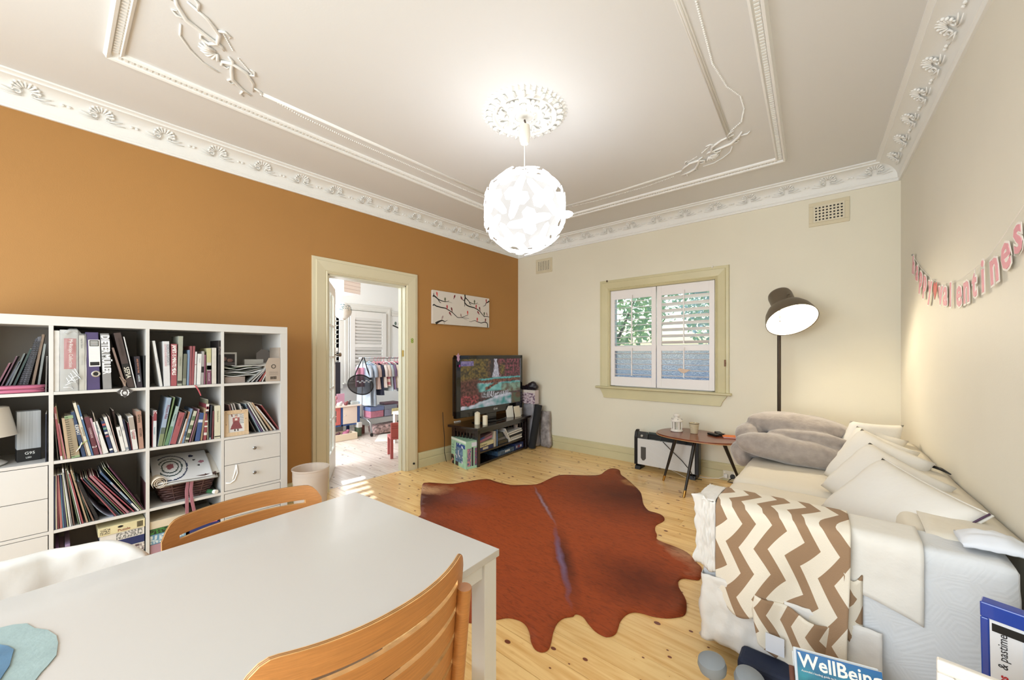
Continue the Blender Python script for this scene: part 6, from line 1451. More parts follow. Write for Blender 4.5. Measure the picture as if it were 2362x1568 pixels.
# wall decal branch and fan
dcl = thing('wall_decal','black branch sticker with leaves on the bedroom wall','sticker',(X2+.004,4.32,1.80))
MB().tube([(0,-.16,.04),(0,-.05,0),(0,.10,-.03),(0,.2,-.02)],[.012,.012,.010,.008],6).build('branch', mInk, dcl)
for y,z in ((-.10,.08),(-.02,.07),(.06,.05),(.12,.06)): MB().ball((0,y,z),(.002,.025,.035),seg=8,rings=5).build('leaf', mat('#5c6f68',.6), dcl)
# ================================================================ OUTSIDE
gr = tag(MB().box(-14,8,-9,16,-.6,-.5).build('garden_ground', mat('#6c7a4a',.9)),'grassy ground outside the windows','ground',kind='structure')
def leaf_mat(c): return mat(c,.7,var=.4,vs=3)
def bush(name,label,c,r,n,col,seed,br=True):
    rn=random.Random(seed); t_=thing(name,label,'tree',(c[0],c[1],-.5)); mb=MB()
    for i in range(n):
        a=rn.uniform(0,2*PI); b_=math.acos(rn.uniform(-1,1)); q=rn.uniform(.45,1)**.5
        p=Vector((r[0]*q*math.sin(b_)*math.cos(a), r[1]*q*math.sin(b_)*math.sin(a), c[2]+.5+r[2]*q*math.cos(b_))); s_=rn.uniform(.05,.10)
        u=Vector((rn.uniform(-1,1),rn.uniform(-1,1),rn.uniform(-1,1))).normalized(); w=u.orthogonal().normalized()
        mb.add([p-u*s_,p+w*s_*.5,p+u*s_,p-w*s_*.5],[(0,1,2,3)],i%len(col))
    o=mb.build('foliage',[leaf_mat(x) for x in col],t_); o['kind']='stuff'
    mt=MB(); mt.tube([(0,0,0),(.05,0,c[2]+.3),(.15,.1,c[2]+.9)],[.10,.07,.03],8)
    for k in range(4): mt.tube([(.03,0,c[2]*.6+.2+.2*k),(r[0]*.5*math.cos(k*1.7),r[1]*.4*math.sin(k*1.7),c[2]+.5+.3*k)],[.04,.012],6)
    mt.build('trunk', mat('#4a4038',.8), t_); return t_
bush('garden_tree','pale green leafy tree outside the left half of the window',(-3.9,8.0,2.6),(1.3,.8,1.5),2000,['#b6d08c','#8fb884','#d0e0ac'],1)
bush('garden_tree','blue green leafy tree outside the right half of the window',(-1.5,10.2,2.5),(1.5,.8,1.6),2600,['#9fbcb8','#b4c6d4','#a9c49a'],2)
bush('garden_tree','tall tree far behind the other garden trees',(-2.6,11.5,4.2),(2.6,1.0,2.2),2000,['#a8cca8','#c8dccc','#96b894'],3)
tag(MB().box(-7.5,3.5,6.4,6.5,-.5,1.15).build('garden_fence', mat('#93a8d4',.7,var=.1)),'grey blue garden fence outside the window','fence',kind='structure')
# ================================================================ BOOKSHELF
SX = -3.07; SB = SX-.39
shelf = thing('bookshelf','white cube bookshelf four by four full of books against the orange wall','bookshelf',(0,0,0))
yd = [-.395,-.367,-.022,-.006,.339,.355,.697,.713,1.048,1.093]      # outer | cell edges
cellY = [(-.352,-.022),(-.006,.339),(.355,.697),(.713,1.048)]
cellZ = [(1.100,1.440),(.745,1.084),(.390,.729),(.048,.374)]
yL = -.402
MB().box(SB,SX,yL,1.093,1.440,1.489).build('top_panel', mLam, shelf, bevel=.001)
MB().box(SB,SX,yL,1.093,0,.048).build('bottom_panel', mLam, shelf, bevel=.001)
MB().box(SB,SX,1.048,1.093,.048,1.440).build('side_panel', mLam, shelf, bevel=.001)
MB().box(SB,SX,yL,-.352,.048,1.440).build('side_panel', mLam, shelf, bevel=.001)
for a,b_ in ((-.022,-.006),(.339,.355),(.697,.713)): MB().box(SB,SX,a,b_,.048,1.440).build('divider', mLam, shelf, bevel=.0008)
for a,b_ in ((1.084,1.100),(.729,.745),(.374,.390)):
    for c in cellY: MB().box(SB,SX-.0005,c[0],c[1],a,b_).build('shelf_board', mLam, shelf, bevel=.0008)
MB().box(SB-.004,SB,yL,1.093,0,1.489).build('back_sheet', mat('#8f8880',.7), shelf)
mKnob = mat('#9a9a98',.25,.9)
for ci, ri in ((0,2),(0,3),(3,2),(3,3)):
    y0,y1 = cellY[ci]; z0,z1 = cellZ[ri]; zm = (z0+z1)/2
    for a,b_ in ((z0+.003,zm-.0015),(zm+.0015,z1-.003)):
        d_ = MB().box(SB+.05,SX-.018,y0+.006,y1-.006,a+.01,b_-.01).box(SX-.018,SX-.001,y0+.003,y1-.003,a,b_).build('drawer', mLam, shelf, bevel=.0008)
        if ci == 3:
            k_ = MB(); k_.M = Matrix.Translation((SX-.001,(y0+y1)/2,(a+b_)/2+.008)) @ Matrix.Rotation(PI/2,4,'Y'); k_.lathe([(0,0),(.005,0),(.005,.012),(.010,.016),(.012,.022),(.008,.027),(0,.028)],14); k_.build('knob', mKnob, d_, smooth='auto')
# torn tape on the second drawer
tag(MB().tube([(SX+.002,.780,.555),(SX+.002,.786,.50),(SX+.002,.770,.455),(SX+.002,.745,.44),(SX+.002,.722,.447)],.004,5).tube([(SX+.002,.780,.555),(SX+.002,.773,.51),(SX+.002,.76,.462)],.004,5).build('tape_strip', mat('#f4f2ee',.3), smooth=True),'white curl of tape stuck on the right column second drawer','tape')
def desat(h, k=.30, v=.96):
    r=[int(h[i:i+2],16) for i in (1,3,5)]; g_=sum(r)/3; r=[max(0,min(255,int((x+(g_-x)*k)*v))) for x in r]; return '#%02x%02x%02x'%tuple(r)
def book(cell, ub, ubr, ut, vt, c, desc, title=None, tc='#e8e4da', ts=.014, tx=.10, depth=.19, inset_=.006, pages='#d9d2c2', bands=(), name='book', cat='book', zoff=0, bold=0, sx=.9, soft=False, fold=True):
    ri, ci = cell; z0,z1 = cellZ[ri]; y0,y1 = cellY[ci]
    c = desat(c); bands = tuple((p,q_,desat(r_)) for p,q_,r_ in bands)
    pb = onX(ub, 816, SX-inset_); pr_ = onX(ubr, 816, SX-inset_); pt = onX(ut, vt, SX-inset_)
    zb = z0+.0008+zoff; th = max(.003, pr_.y-pb.y); hgt = min(math.hypot(pt.y-pb.y, pt.z-zb), .33); tilt = math.atan2(pt.y-pb.y, pt.z-zb)
    th *= math.cos(tilt)
    row = ('top row','second row','third row','bottom row')[ri]; colm = ('first column','second column','third column','right column')[ci]
    t_ = thing(name, f'{desc}, {row}, {colm} of bookshelf' if fold else desc, cat)
    tag(t_, t_['label'], cat, f'{"magazines" if cat=="magazine" else "books"} in the {row}, {colm}')
    piv = zb + (th*math.sin(tilt) if tilt > 0 else 0)
    t_.matrix_basis = Matrix.Translation((SX-inset_, pb.y, piv)) @ Matrix.Rotation(-tilt,4,'X')
    m = mat(c, .45, var=.06, vs=30); ct_ = min(.0022, th*.22)
    if th < .0065 or soft:
        MB().box(-depth,0,0,th,0,hgt).build('cover', m, t_)
        MB().box(-depth+.0015,-.001,th*.2,th*.8,.001,hgt+.0012).build('pages', mat(pages,.8), t_)
    else:
        mb = MB(); mb.box(-depth,0,0,ct_,0,hgt).box(-depth,0,th-ct_,th,0,hgt).box(-ct_,0,ct_,th-ct_,0,hgt); mb.build('cover', m, t_, bevel=.0005, seg=1)
        MB().box(-depth+.004,-ct_,ct_,th-ct_,.002,hgt-.003).build('pages', mat(pages,.8), t_)
    for (a,b_,bc) in bands: MB().box(-.0002,.0006,.0003,th-.0003,hgt*a,hgt*b_).build('spine_band', mat(bc,.5), t_)
    if title:
        for i,(s,cc_,sz,zt_,yo) in enumerate(title if isinstance(title,list) else [(title,tc,ts,tx,.5)]):
            text(s, sz, mat(cc_,.5), t_, frame((0,0,-1),(0,1,0),(.0009,th*yo,hgt*(1-zt_))), 'spine_title', ext=.0003, sx=sx, bold=bold)
    return t_
# ---- top row, second column
C=(0,1)
book(C,123,136.5,124,762,'#dedad2','thick plain white book at the left')
rb = book(C,138,180,138,760,'#c4c2c0','recipe binder wrapped in clear plastic',depth=.21)
MB().box(.0008,.0022,.014,.056,.115,.275).build('pink_label', mat('#b8565a',.5), rb, bevel=.001)
text('My Recipe Collection',.020,mWht,rb,frame((0,0,-1),(0,1,0),(.0026,.037,.272)),'spine_title',ext=.0004,sx=.86)
mSl = glassy('clear_plastic','#ececea',.80,.15)
mb = MB(); mb.grid(lambda u,v:(.006+.008*abs(nz((u*5,v*8,2))),-.002+.090*u+.003*nz((v*9,u,1)),.0+.302*v),16,30); mb.build('plastic_sleeve', mSl, rb, smooth=True)
for k in range(5): 
    q0=Vector((.012,.012+.007*k,.02+.012*k)); MB().tube([q0,q0+Vector((.003,.02,.012*(k%3))),q0+Vector((.001,.035,-.01+.02*(k%2))),q0+Vector((.0,.01,.05))],.0012,4).build('plastic_crease', mat('#f4f4f2',.2), rb, smooth=True)
MB().tube([(.004,.02,.300),(.0,.035,.317),(-.004,.055,.319),(.004,.070,.300)],[.008,.010,.010,.006],8).build('gathered_top', mSl, rb, smooth=True)
book(C,183,196,182,773,'#dcd6c6','cream food book with black lettering',[('marie claire','#1a1a1a',.012,.06,.5),('FOOD + DRINK','#b0aaa0',.010,.33,.5)])
book(C,196.5,199.5,197,770,'#e2dfd8','thin white book left of the purple binder')
bi = book(C,201,231,196.5,766,'#4a3a74','purple lever arch file',depth=.27)
MB().box(-.0002,.0010,.010,.052,.125,.270).build('spine_label', mat('#dcd8d4',.6), bi)
MB().box(.0008,.0016,.014,.048,.235,.267).build('black_panel', mInk, bi); MB().box(.0008,.0016,.014,.048,.131,.150).build('black_panel', mInk, bi)
for k in range(4): MB().box(.0014,.0020,.017,.045,.240+.0065*k,.2425+.0065*k).build('label_line', mWht, bi)
for k in range(9): MB().box(.0008,.0012,.014,.048,.160+.008*k,.1606+.008*k).build('label_rule', mat('#a8a4a0',.6), bi)
o=MB().lathe([(.010,0),(.016,0),(.017,.002),(.014,.003),(.010,.002)],24).build('ring_pull', mChrome, bi, smooth='auto'); o.matrix_local = frame((0,1,0),(0,0,1),(.0005,.034,.085))
o=MB().lathe([(0,.0006),(.011,.0006)],20).build('finger_hole', mInk, bi); o.matrix_local = frame((0,1,0),(0,0,1),(.0005,.034,.085))
book(C,238,258,231,769,'#8c8b89','thick grey book with large white capitals',[('DIETER MÜLLER','#efefec',.043,.03,.5)],depth=.24,bold=.0012,sx=.70)
lb = book(C,288,293,257.5,802,'#8f7060','thin tan leather book with hanging tag',depth=.14)
book(C,295,311,262,768,'#4a3733','large brown spice book leaning left',[('ENCYCLOPAEDIA','#2f2420',.014,.10,.5),('SEPIA','#e4dccb',.030,.62,.5)],bands=((.18,.44,'#161312'),),depth=.24)
book(C,312.5,315,284.5,777,'#cfcdca','thin white booklet leaning behind the brown book')
book(C,316.5,329,309.5,822,'#2b2230','dark purple paperback with small lettering',[('AND NOW TO THE','#c98a6a',.010,.08,.5),('LARDER','#d6e2e6',.012,.60,.5)])
book(C,332,337,330,820,'#232a2c','black green paperback at the right end')
tg = onX(288,905,SX+.004); t_ = thing('tag','dark diamond shaped card tag hanging on a string from the tan leather book','tag',(SX+.006,tg.y,1.096))
text('{e}',.034,mWht,t_,frame((0,1,0),(0,0,1),(.0018,-.020,-.018)),'lettering',ext=.0003,bold=.0006)
MB().prism([(0,.020),(.034,-.014),(0,-.048),(-.034,-.014)],0,.0015).build('card', mat('#4a4644',.6), t_).matrix_local = frame((0,1,0),(0,0,1),(0,0,0))
MB().tube([(.001,0,.018),(-.002,-.008,.040),(-.006,-.020,.07)],.001,5).tube([(.001,0,.018),(-.003,.004,.045),(-.006,-.010,.068)],.001,5).build('string', mat('#b59a80',.7), t_)
# ---- top row, first column
C=(0,0)
book(C,104,107.5,106.5,822,'#6f6c68','thin grey booklet upright at the right end')
book(C,84,90,101,793,'#8a908a','grey green book leaning right',inset_=.10,depth=.19)
book(C,69,76,97,771,'#8f7258','tan book leaning right beside the spiral pads',inset_=.10,depth=.19)
def spiral(C,ub,ubr,ut,vt,c,desc):
    t_ = book(C,ub,ubr,ut,vt,c,desc,inset_=.10,name='spiral_notebook'); 
    n = 26
    hgt = .26
    for k in range(n):
        z = .01+hgt*k/n; m_=MB(); 
        m_.lathe([(.0070,-.0011),(.0092,0),(.0070,.0011)],8,c=(0,0,0)); o=m_.build('wire_ring', mChrome, t_); o.matrix_local = Matrix.Translation((0,.004,z))
    return t_
spiral(C,53,60,91,776,'#56565c','spiral notebook nearest the tan book'); spiral(C,46,52,87,777,'#6a6a74','middle one of three spiral notebooks'); spiral(C,37,44,82,781,'#4c4c54','leftmost of three leaning spiral notebooks')
book(C,23,28,69,805,'#2f4a48','dark green blue booklet leaning right',inset_=.10)
book(C,12,17,54,816,'#6a7472','grey green booklet leaning right',inset_=.10); book(C,3,8,43,834,'#565c6c','slate blue booklet leaning right',inset_=.10)
book(C,-7,-3,37,822,'#6f4656','plum booklet leaning right',inset_=.10); book(C,-18,-13,20,838,'#8f5060','pink booklet leaning low at the left',inset_=.10)
pc = thing('pink_case','flat rounded pink zipped case lying before the spiral notebooks','case',(SX-.0,-.118,1.1008)); 
mPc = mat('#b0607a',.6,name='pink_fabric')
for z_ in (.001,.020): 
    mb=MB(); mb.prism([(-.048+.046*math.cos(a),.092*math.copysign(abs(math.sin(a))**.6,math.sin(a))) for a in [i*2*PI/36 for i in range(36)]],z_,z_+.016); mb.build('case_half', mPc, pc, bevel=.006, seg=3, smooth='auto')
MB().box(-.090,-.006,-.080,.080,.016,.021).build('zip', mat('#7a3a50',.5), pc)
# ---- second row, first column: lamp and boxed item
tl = thing('table_lamp','white table lamp with round shade in the left bookshelf cell','lamp',(SX-.115,-.272,.7455))
mLp = mat('#dedcd6',.35,name='lamp_white')
MB().lathe([(.001,.292),(.118,.286),(.122,.284),(.150,.150),(.152,.146),(.149,.147),(.118,.281)],40).build('lamp_shade', mat('#e6e1d6',.8,name='lamp_fabric'), tl, smooth='auto')
mb=MB(); mb.lathe([(0,.002),(.112,.002),(.118,.008),(.100,.020),(.070,.036),(.052,.058),(.046,.09),(.050,.13),(.058,.155),(.0,.160)],36); mb.build('lamp_base', mLp, tl, smooth='auto')
bxp = onX(68,1060,SX-.10); t_=thing('bulb_box','tall striped grey box with black base behind the lamp','box',(SX-.10,bxp.y-.040,.7458),.12)
MB().box(-.07,0,0,.078,.0,.062).build('black_base', mInk, t_, bevel=.001); MB().box(-.07,0,0,.078,.062,.255).build('striped_wrap', mat('#a9adb0',.5,var=.2,vs=3,stretch=(1,60,1)), t_, bevel=.001)
text('G95',.020,mWht,t_,frame((0,1,0),(0,0,1),(.001,.024,.040)),'lettering',ext=.0003); text('LED',.011,mWht,t_,frame((0,1,0),(0,0,1),(.001,.028,.018)),'lettering',ext=.0003)
book((1,0),104.5,107,105,955,'#26304a','thin navy booklet at the right wall')
# ---- second row, second column
C=(1,1)
book(C,133,135.5,123,965,'#4a463c','thin olive booklet at the far left')
book(C,139.5,145,123,939,'#b04a50','thin red book with white foot label',bands=((0,.07,'#dcd8d2'),),title='COOKING',ts=.007,tx=.12)
book(C,146,149,127,937,'#d2c08e','pale yellow book leaning behind the red one',inset_=.012)
book(C,150,153.5,134,978,'#b8626a','thin coral book leaning left')
book(C,155,163,142,965,'#c2a27a','tan book leaning left beside the patterned notebook')
nb2 = book(C,165,185,148,960,'#a58f6c','thick spiral bound notebook with grain pattern',bands=((.93,1.0,'#8aa870'),(0,.05,'#8aa870')))
for k in range(20): o=MB().lathe([(.005,-.001),(.007,0),(.005,.001)],8).build('wire_ring', mInk, nb2); o.matrix_local=Matrix.Translation((0,.006,.01+.0115*k))
MB().tube([(.002,.02,.03),(.006,.035,.05),(.004,.045,.075)],.002,4).build('ribbon', mWht, nb2, smooth=True); MB().tube([(.002,.03,.05),(.006,.05,.07),(.004,.068,.08)],.0016,4).build('ribbon', mat('#a8b86a',.6), nb2, smooth=True)
book(C,190,199,163,951,'#2b4470','dark blue book with white lettering','KIRMAT',depth=.17,ts=.018,tx=.28)
book(C,200.5,202.5,180.5,980,'#b08e70','very thin tan booklet right of the dark blue book')
book(C,204,211,168,930,'#d8cfb4','tallest cream book leaning left','GASTRONOMIE',tc='#7a7468',ts=.008,tx=.45)
book(C,212,216,178,935,'#3c6aa0','tall blue book leaning against the cream one',bands=((.72,.78,'#c9d2dc'),))
book(C,217.5,229.5,193.5,963,'#6f2c3a','maroon book leaning left',[('2','#efe9e4',.024,.76,.45),('COOKBOOK','#d8c4c4',.011,.28,.5)])
book(C,232,236.5,207,965,'#c48ea0','thin pink book leaning left')
book(C,239,251,213,974,'#dcd9d4','white book with blue lettering leaning left','AT MY TABLE',tc='#5a7a8a',ts=.010,tx=.10,zoff=.0)
book(C,236.8,238.6,214,953,'#a8957e','thin taupe booklet leaning left')
book(C,254.5,262.5,233,972,'#24386a','dark blue book of coloured flags',bands=((.86,.92,'#c44a44'),(.74,.80,'#5a9a7a'),(.60,.66,'#d8d4cc'),(.50,.55,'#b04a50'),(.08,.13,'#e8e4dc')))
book(C,264.5,272,239,963,'#dbd8d2','tall white book with faint grey lettering','PÂTISSERIE',tc='#a8a8ac',ts=.008,tx=.35)
book(C,272.8,274.6,250,961,'#c8a294','thin book with pinkish edge leaning left'); book(C,276,279.5,259,947,'#3a201c','dark brown book leaning left',inset_=.05)
book(C,281.5,290.5,268,986,'#dedbd6','short white book leaning left','VEGETABLES',tc='#6a6a6a',ts=.007,tx=.12)
book(C,291.5,298,273,960,'#dad7d2','tall white book right of the short one','CUISINE',tc='#9a9a9c',ts=.007,tx=.3,bands=((.03,.10,'#8a94a0'),))
book(C,299,303.5,282.5,968,'#1e2746','navy book leaning left'); book(C,304.5,306.5,293.5,975,'#7c2c38','thin dark red booklet')
book(C,307,319,295,961,'#dcd8d2','white cupcake book with red lettering',[('Cupcakes','#b03040',.015,.42,.62),('the best recipes','#2c2c2c',.007,.46,.25)],bands=((.60,.97,'#a8988a'),))
book(C,321,332,314.5,949,'#b8826a','terracotta book upright at the right end',[('Granny','#2c3a20',.018,.08,.5),('KITCHEN','#2a2420',.013,.45,.5)])
# ---- top row, third column
C=(0,2)
book(C,369.5,375.5,351.5,786,'#d6d4d0','thin white book leaning left at the left end',title='POLITICS',tc='#8a8a90',ts=.006,tx=.4)
book(C,378,392.7,375.5,787,'#d2d1d2','tall white book lettered in grey and pink',[("GORDON RAMSAY'S",'#6a6e7a',.0165,.06,.76),('ULTIMATE HOME COOKING','#c48a92',.0125,.06,.36)],depth=.2,sx=.84)
book(C,394,407.5,395,793,'#b2474f','red book with bold white capitals',[("JAMIE'S 15 MINUTE MEALS",'#f0ece6',.024,.03,.5)],bold=.0006,sx=.66)
book(C,409,419.5,412,775,'#a3a48e','tallest sage green book',[('La Petite Cuisine','#6f705c',.009,.42,.5)],depth=.22,bands=((.04,.10,'#3a3a30'),))
book(C,421,429,424,816,'#6c6e58','olive book shorter than both neighbours',bands=((.02,.22,'#8a8c78'),))
book(C,431,435.8,433.5,807,'#6f8fb4','thin light blue book'); book(C,436.8,440.8,439.2,798,'#a84c52','first of two slim dusty red books')
book(C,441.4,446.7,445,798,'#a8484e','second of two slim dusty red books'); book(C,447.8,451.6,450.7,811,'#d8d4d0','slim white book with red dot',bands=((.60,.62,'#b04a50'),))
book(C,453.4,462.6,456.2,816,'#dedcd8','white book edged in black',[('FRANCE','#a8a8a8',.008,.15,.5)]); book(C,463.6,469.3,466,810,'#a39d98','taupe book with black slot',bands=((.36,.54,'#1c1a1a'),))
book(C,470,474,471.3,818,'#8f4660','slim plum book'); book(C,476.8,487,477,803,'#c6bf7e','yellow and purple book with black and white middle',bands=((.0,.38,'#7c3458'),(.38,.60,'#c2bfba'),(.40,.52,'#3a3836')),title='SCHOKOLADE',tc='#efe8ea',ts=.009,tx=.68)
book(C,488.8,499,488.8,802,'#d2c9bc','cream book near the right end'); book(C,502.5,512.6,503.3,785,'#2f2626','very dark tall book at the right end',[('BOVE','#8a7c78',.024,.14,.5)],depth=.2)
tag(MB().tube([(SX+.001,onX(449,886,SX).y,1.100),(SX+.006,onX(452,892,SX).y,1.092),(SX+.006,onX(458,905,SX).y,1.064),(SX+.006,onX(463,917,SX).y,1.032)],[.002,.004,.004,.003],5).build('ribbon_marker', mat('#b0525a',.6)),'red ribbon bookmark hanging over the shelf edge','ribbon')
# ---- second row, third column
C=(1,2)
book(C,350.8,352,350.8,960,'#8a3440','very thin red booklet at the left edge'); 
book(C,352.4,360.4,354,947,'#d2d6da','white book with red head at the left',bands=((.72,.98,'#a03440'),),title=[('C','#f0ece8',.02,.03,.5),('Kuchen backen','#4a8a9a',.008,.45,.4)])
book(C,363.5,374,386,918,'#8fa6c0','tall atlas, pale blue top, green foot, leaning right',[('Picture Atlas','#7c3448',.018,.15,.55)],bands=((.0,.25,'#7c8c5c'),(.25,.38,'#56685a')),depth=.22)
book(C,375,378.4,401,917,'#6c8a54','thin green patterned book leaning right'); book(C,379.5,388,406,938,'#5f9468','green book with aqua upper half leaning right',bands=((.48,1.0,'#93b0ac'),),title='Wimmelbuch',tc='#1c2c24',ts=.009,tx=.2)
book(C,389,391,417,918,'#7c9ab0','thin pale blue book leaning right'); book(C,392,406,413.7,953,'#b04c54','broad dusty red book leaning right',[('Tales & Stories','#8a343c',.011,.12,.5)])
book(C,407,410,428,950,'#4a4448','thin black and white book leaning right'); book(C,411,414.6,430,966,'#d8d2c8','thin white book leaning right'); book(C,415.8,418.4,436,950,'#c9885c','thin orange patterned book leaning right')
book(C,419.4,424,441,943,'#6a86ac','blue map patterned book leaning right',bands=((.2,.34,'#3c5478'),(.6,.7,'#4a6a94'))); book(C,426,434,447.5,949,'#c2bfa4','cream book with green leaves leaning right',bands=((.15,.3,'#4c5c3c'),(.42,.55,'#5c7048'),(.7,.84,'#5a7a50'),(.02,.09,'#3a3a2c')))
book(C,436.8,438.6,458.8,944,'#b8748c','thin pink edged book leaning right'); book(C,441,445,458,955,'#5c443c','brown book leaning slightly right'); 
book(C,450,460.5,460.5,953,'#2f4f94','blue book upright with white patch',bands=((.66,.76,'#c6d0dc'),)); book(C,462.5,466.5,472,941,'#a8845c','ochre patterned slim book')
book(C,468.7,475.8,475.8,932,'#a23a44','red and white checked tall book',bands=((.93,1.0,'#dcd4cc'),(.80,.85,'#dcd4cc'),(.74,.78,'#26283a'),(.50,.54,'#dcd4cc'),(.36,.40,'#dcd4cc'),(.14,.21,'#d8d0ca')))
book(C,478.2,481,477.5,922,'#8c8a6a','slim khaki book standing tallest'); book(C,482.6,486.2,486.4,935,'#27303c','slim black book with pale blue edge',bands=((.0,.06,'#a0b4bc'),)); book(C,488,491.6,491,948,'#7c3038','slim dark red book')
book(C,494.5,508.2,495,936,'#d6cfae','thick pale yellow book at the right end',[('Grünes Kochbuch','#6a6a54',.011,.16,.55)],depth=.2,bands=((.05,.08,'#2c2c24'),))
# ---- third row, second column : magazines and picture books
C=(2,1)
for ub,ubr,ut,vt,c,d_ in ((120.8,127.4,122,1098,'#243f74','navy picture book at the far left'),(128.6,131.6,127,1097,'#cfc2a2','cream magazine beside the navy book'),(133,136,131,1096,'#8c3440','dark red thin magazine'),(138.4,144,132.5,1096,'#b8625c','salmon thin book'),(145,148,135.5,1095,'#3f7898','teal blue thin magazine'),(149,153.5,138.5,1095,'#2a3560','navy thin magazine leaning left'),(155.5,158,141,1094,'#b8c08c','pale green thin magazine'),
    (160.5,164,143,1082,'#cfcfcc','white magazine standing taller'),(165.5,167.5,146,1090,'#9a9a98','grey magazine'),(169.5,172.5,150,1084,'#6f4a40','brown magazine'),(180.5,183,151.5,1083,'#56704c','green magazine leaning left'),(185,187,155,1086,'#d2d0ca','thin white magazine leaning left'),(189,193,157.5,1093,'#a8424a','red magazine leaning left'),
    (199.5,203.5,162,1086,'#b08e6a','tan magazine leaning left'),(206.5,209,168.5,1092,'#2c4638','dark green magazine leaning left'),(214,217.5,172,1108,'#8a6450','brown magazine leaning far left')):
    book(C,ub,ubr,ut,vt,c,d_,cat='magazine',name='magazine',depth=.21,soft=True)
sp_ = book(C,222,230,177,1112,'#262628','black spiral notebook leaning left in the magazines',name='spiral_notebook')
for k in range(22): o=MB().lathe([(.006,-.0007),(.0078,0),(.006,.0007)],8).build('wire_ring', mat('#6c6c70',.3,.8), sp_); o.matrix_local=Matrix.Translation((0,.005,.012+.0105*k))
fl3 = thing('magazine','floppy blue white magazine bending down to the shelf','magazine',(SX-.01,0,0)); tag(fl3,fl3['label'],'magazine')
pA=onX(179,1108,SX); pB=onX(263,1190,SX); mb=MB(); mb.grid(lambda u,v:(-.20*v, pA.y+(pB.y-pA.y)*(u**1.05), pA.z+(cellZ[2][0]+.002-pA.z)*(1-(1-u)**1.7)),24,3); mb.build('pages', mat('#8c98ac',.6,var=.5,vs=30), fl3, smooth=True, solid=.003)
for ub,ubr,ut,vt,c,d_ in ((266,269.5,186,1104,'#a04450','red picture book leaning far left'),(271.5,274,189.5,1106,'#2b2a30','black thin book leaning far left'),(275,278,192,1104,'#2c4460','dark blue thin book leaning far left'),(282,285,197,1102,'#4f6a4c','green thin book leaning far left'),(288,291,201,1103,'#9c3c48','crimson thin book leaning far left'),(293.5,300,206,1099,'#b0707c','pink broader book leaning far left'),
    (308,311.5,214.5,1098,'#a83c4c','bright red thin book leaning far left'),(315,317.5,227,1100,'#20263c','midnight blue thin book leaning far left')):
    book(C,ub,ubr,ut,vt,c,d_,cat='magazine',name='magazine',depth=.22,soft=ubr-ub<4)
book(C,317.5,323,230,1091,'#3a5a88','blue picture book with white foot leaning far left',bands=((.0,.20,'#d0d0cc'),(.3,.75,'#8aa2b8'),),title='UNDER WATER',tc='#b05a40',ts=.009,tx=.3,depth=.22)
book(C,324.5,326.5,238,1080,'#b8c090','pale green thin book leaning at the right',cat='magazine',name='magazine',soft=True); book(C,328,330,242,1078,'#56683c','moss green thin book leaning at the right',cat='magazine',name='magazine',soft=True); book(C,330.8,333,250,1078,'#6c3050','purple thin book leaning at the right',cat='magazine',name='magazine',soft=True)
book(C,334,338,334.5,1113,'#5c3038','dark maroon book upright against the divider')
# ---- bottom row, second column: puzzle boxes
def flat(cell,y0,y1,z,h,c,label,name='puzzle_box',cat='box',x=-.01,d=.24,parts=None):
    t_=thing(name,label,cat,(SX+x,y0,z)); MB().box(-d,0,0,y1-y0,0,h).build('box', mat(c,.5,var=.08,vs=20), t_, bevel=.001)
    if parts: parts(t_,y1-y0,h)
    return t_
def strip_print(seed,c1,c2,x0=0,x1=1):
    return lambda t_,w,h: print_on('printed_side', lambda s,t: mixc(c1,c2,.5+2.2*noise.noise(Vector((s*16,t*3,seed)))), (0,w*x0,h*.1),(0,1,0),(0,0,1), w*(x1-x0), h*.8, 44, 6, t_)
z=.049
for i,(h,c,lab,pf,ya) in enumerate(((.060,'#a0424c','red game box at the bottom of the puzzle stack',None,.165),(.050,'#3a3a3a','dark photo printed puzzle box in the puzzle stack',strip_print(1,'#2c2a2c','#8c8884'),.162),(.046,'#c9c2b8','comic printed white puzzle box in the puzzle stack',strip_print(2,'#cfc8c0','#5a4a50'),.166),(.042,'#1e2b5a','navy puzzle box in the puzzle stack',None,.160),(.044,'#cfcbc4','white picture printed puzzle box, second from the top',strip_print(3,'#d2cec8','#6a6a66',.35,.95),.158))):
    flat((3,1),ya,.334,z,h,c,lab,parts=pf); z += h+.0008
def pz(t_,w,h):
    text('Puzzle',.020,mat('#8a4038',.5),t_,frame((0,1,0),(0,0,1),(.001,w*.40,h*.28)),'lettering',ext=.0003); print_on('printed_side', lambda s,t: mixc('#d0c49e','#4c463c',.5+2.5*noise.noise(Vector((s*9,t*6,3)))), (0,w*.04,h*.15),(0,1,0),(0,0,1), w*.2, h*.7, 14, 8, t_)
    mb=MB()
    for k in range(9): mb.box(0,.001,w*.82+k*.0028,w*.82+k*.0028+.0012+.0008*(k%2),h*.15,h*.85)
    mb.build('barcode', mInk, t_); MB().ball((.001,w*.46,h*.72),(.0012,.012,.006),seg=10,rings=5).build('emblem', mInk, t_)
flat((3,1),.150,.336,z,.045,'#cfc59c','cream puzzle box on top of the puzzle stack',parts=pz,x=-.005)
for k,(a,b_,c,h) in enumerate(((.000,.012,'#6a4a70',.245),(.015,.030,'#b89ab0',.225),(.032,.050,'#8c7a98',.25))): flat((3,1),a,b_,.049,h,c,('slim violet box at the left end of the bottom row','slim pink box beside the violet one in the bottom row','mauve patterned box third in the bottom row')[k],name='slim_box')
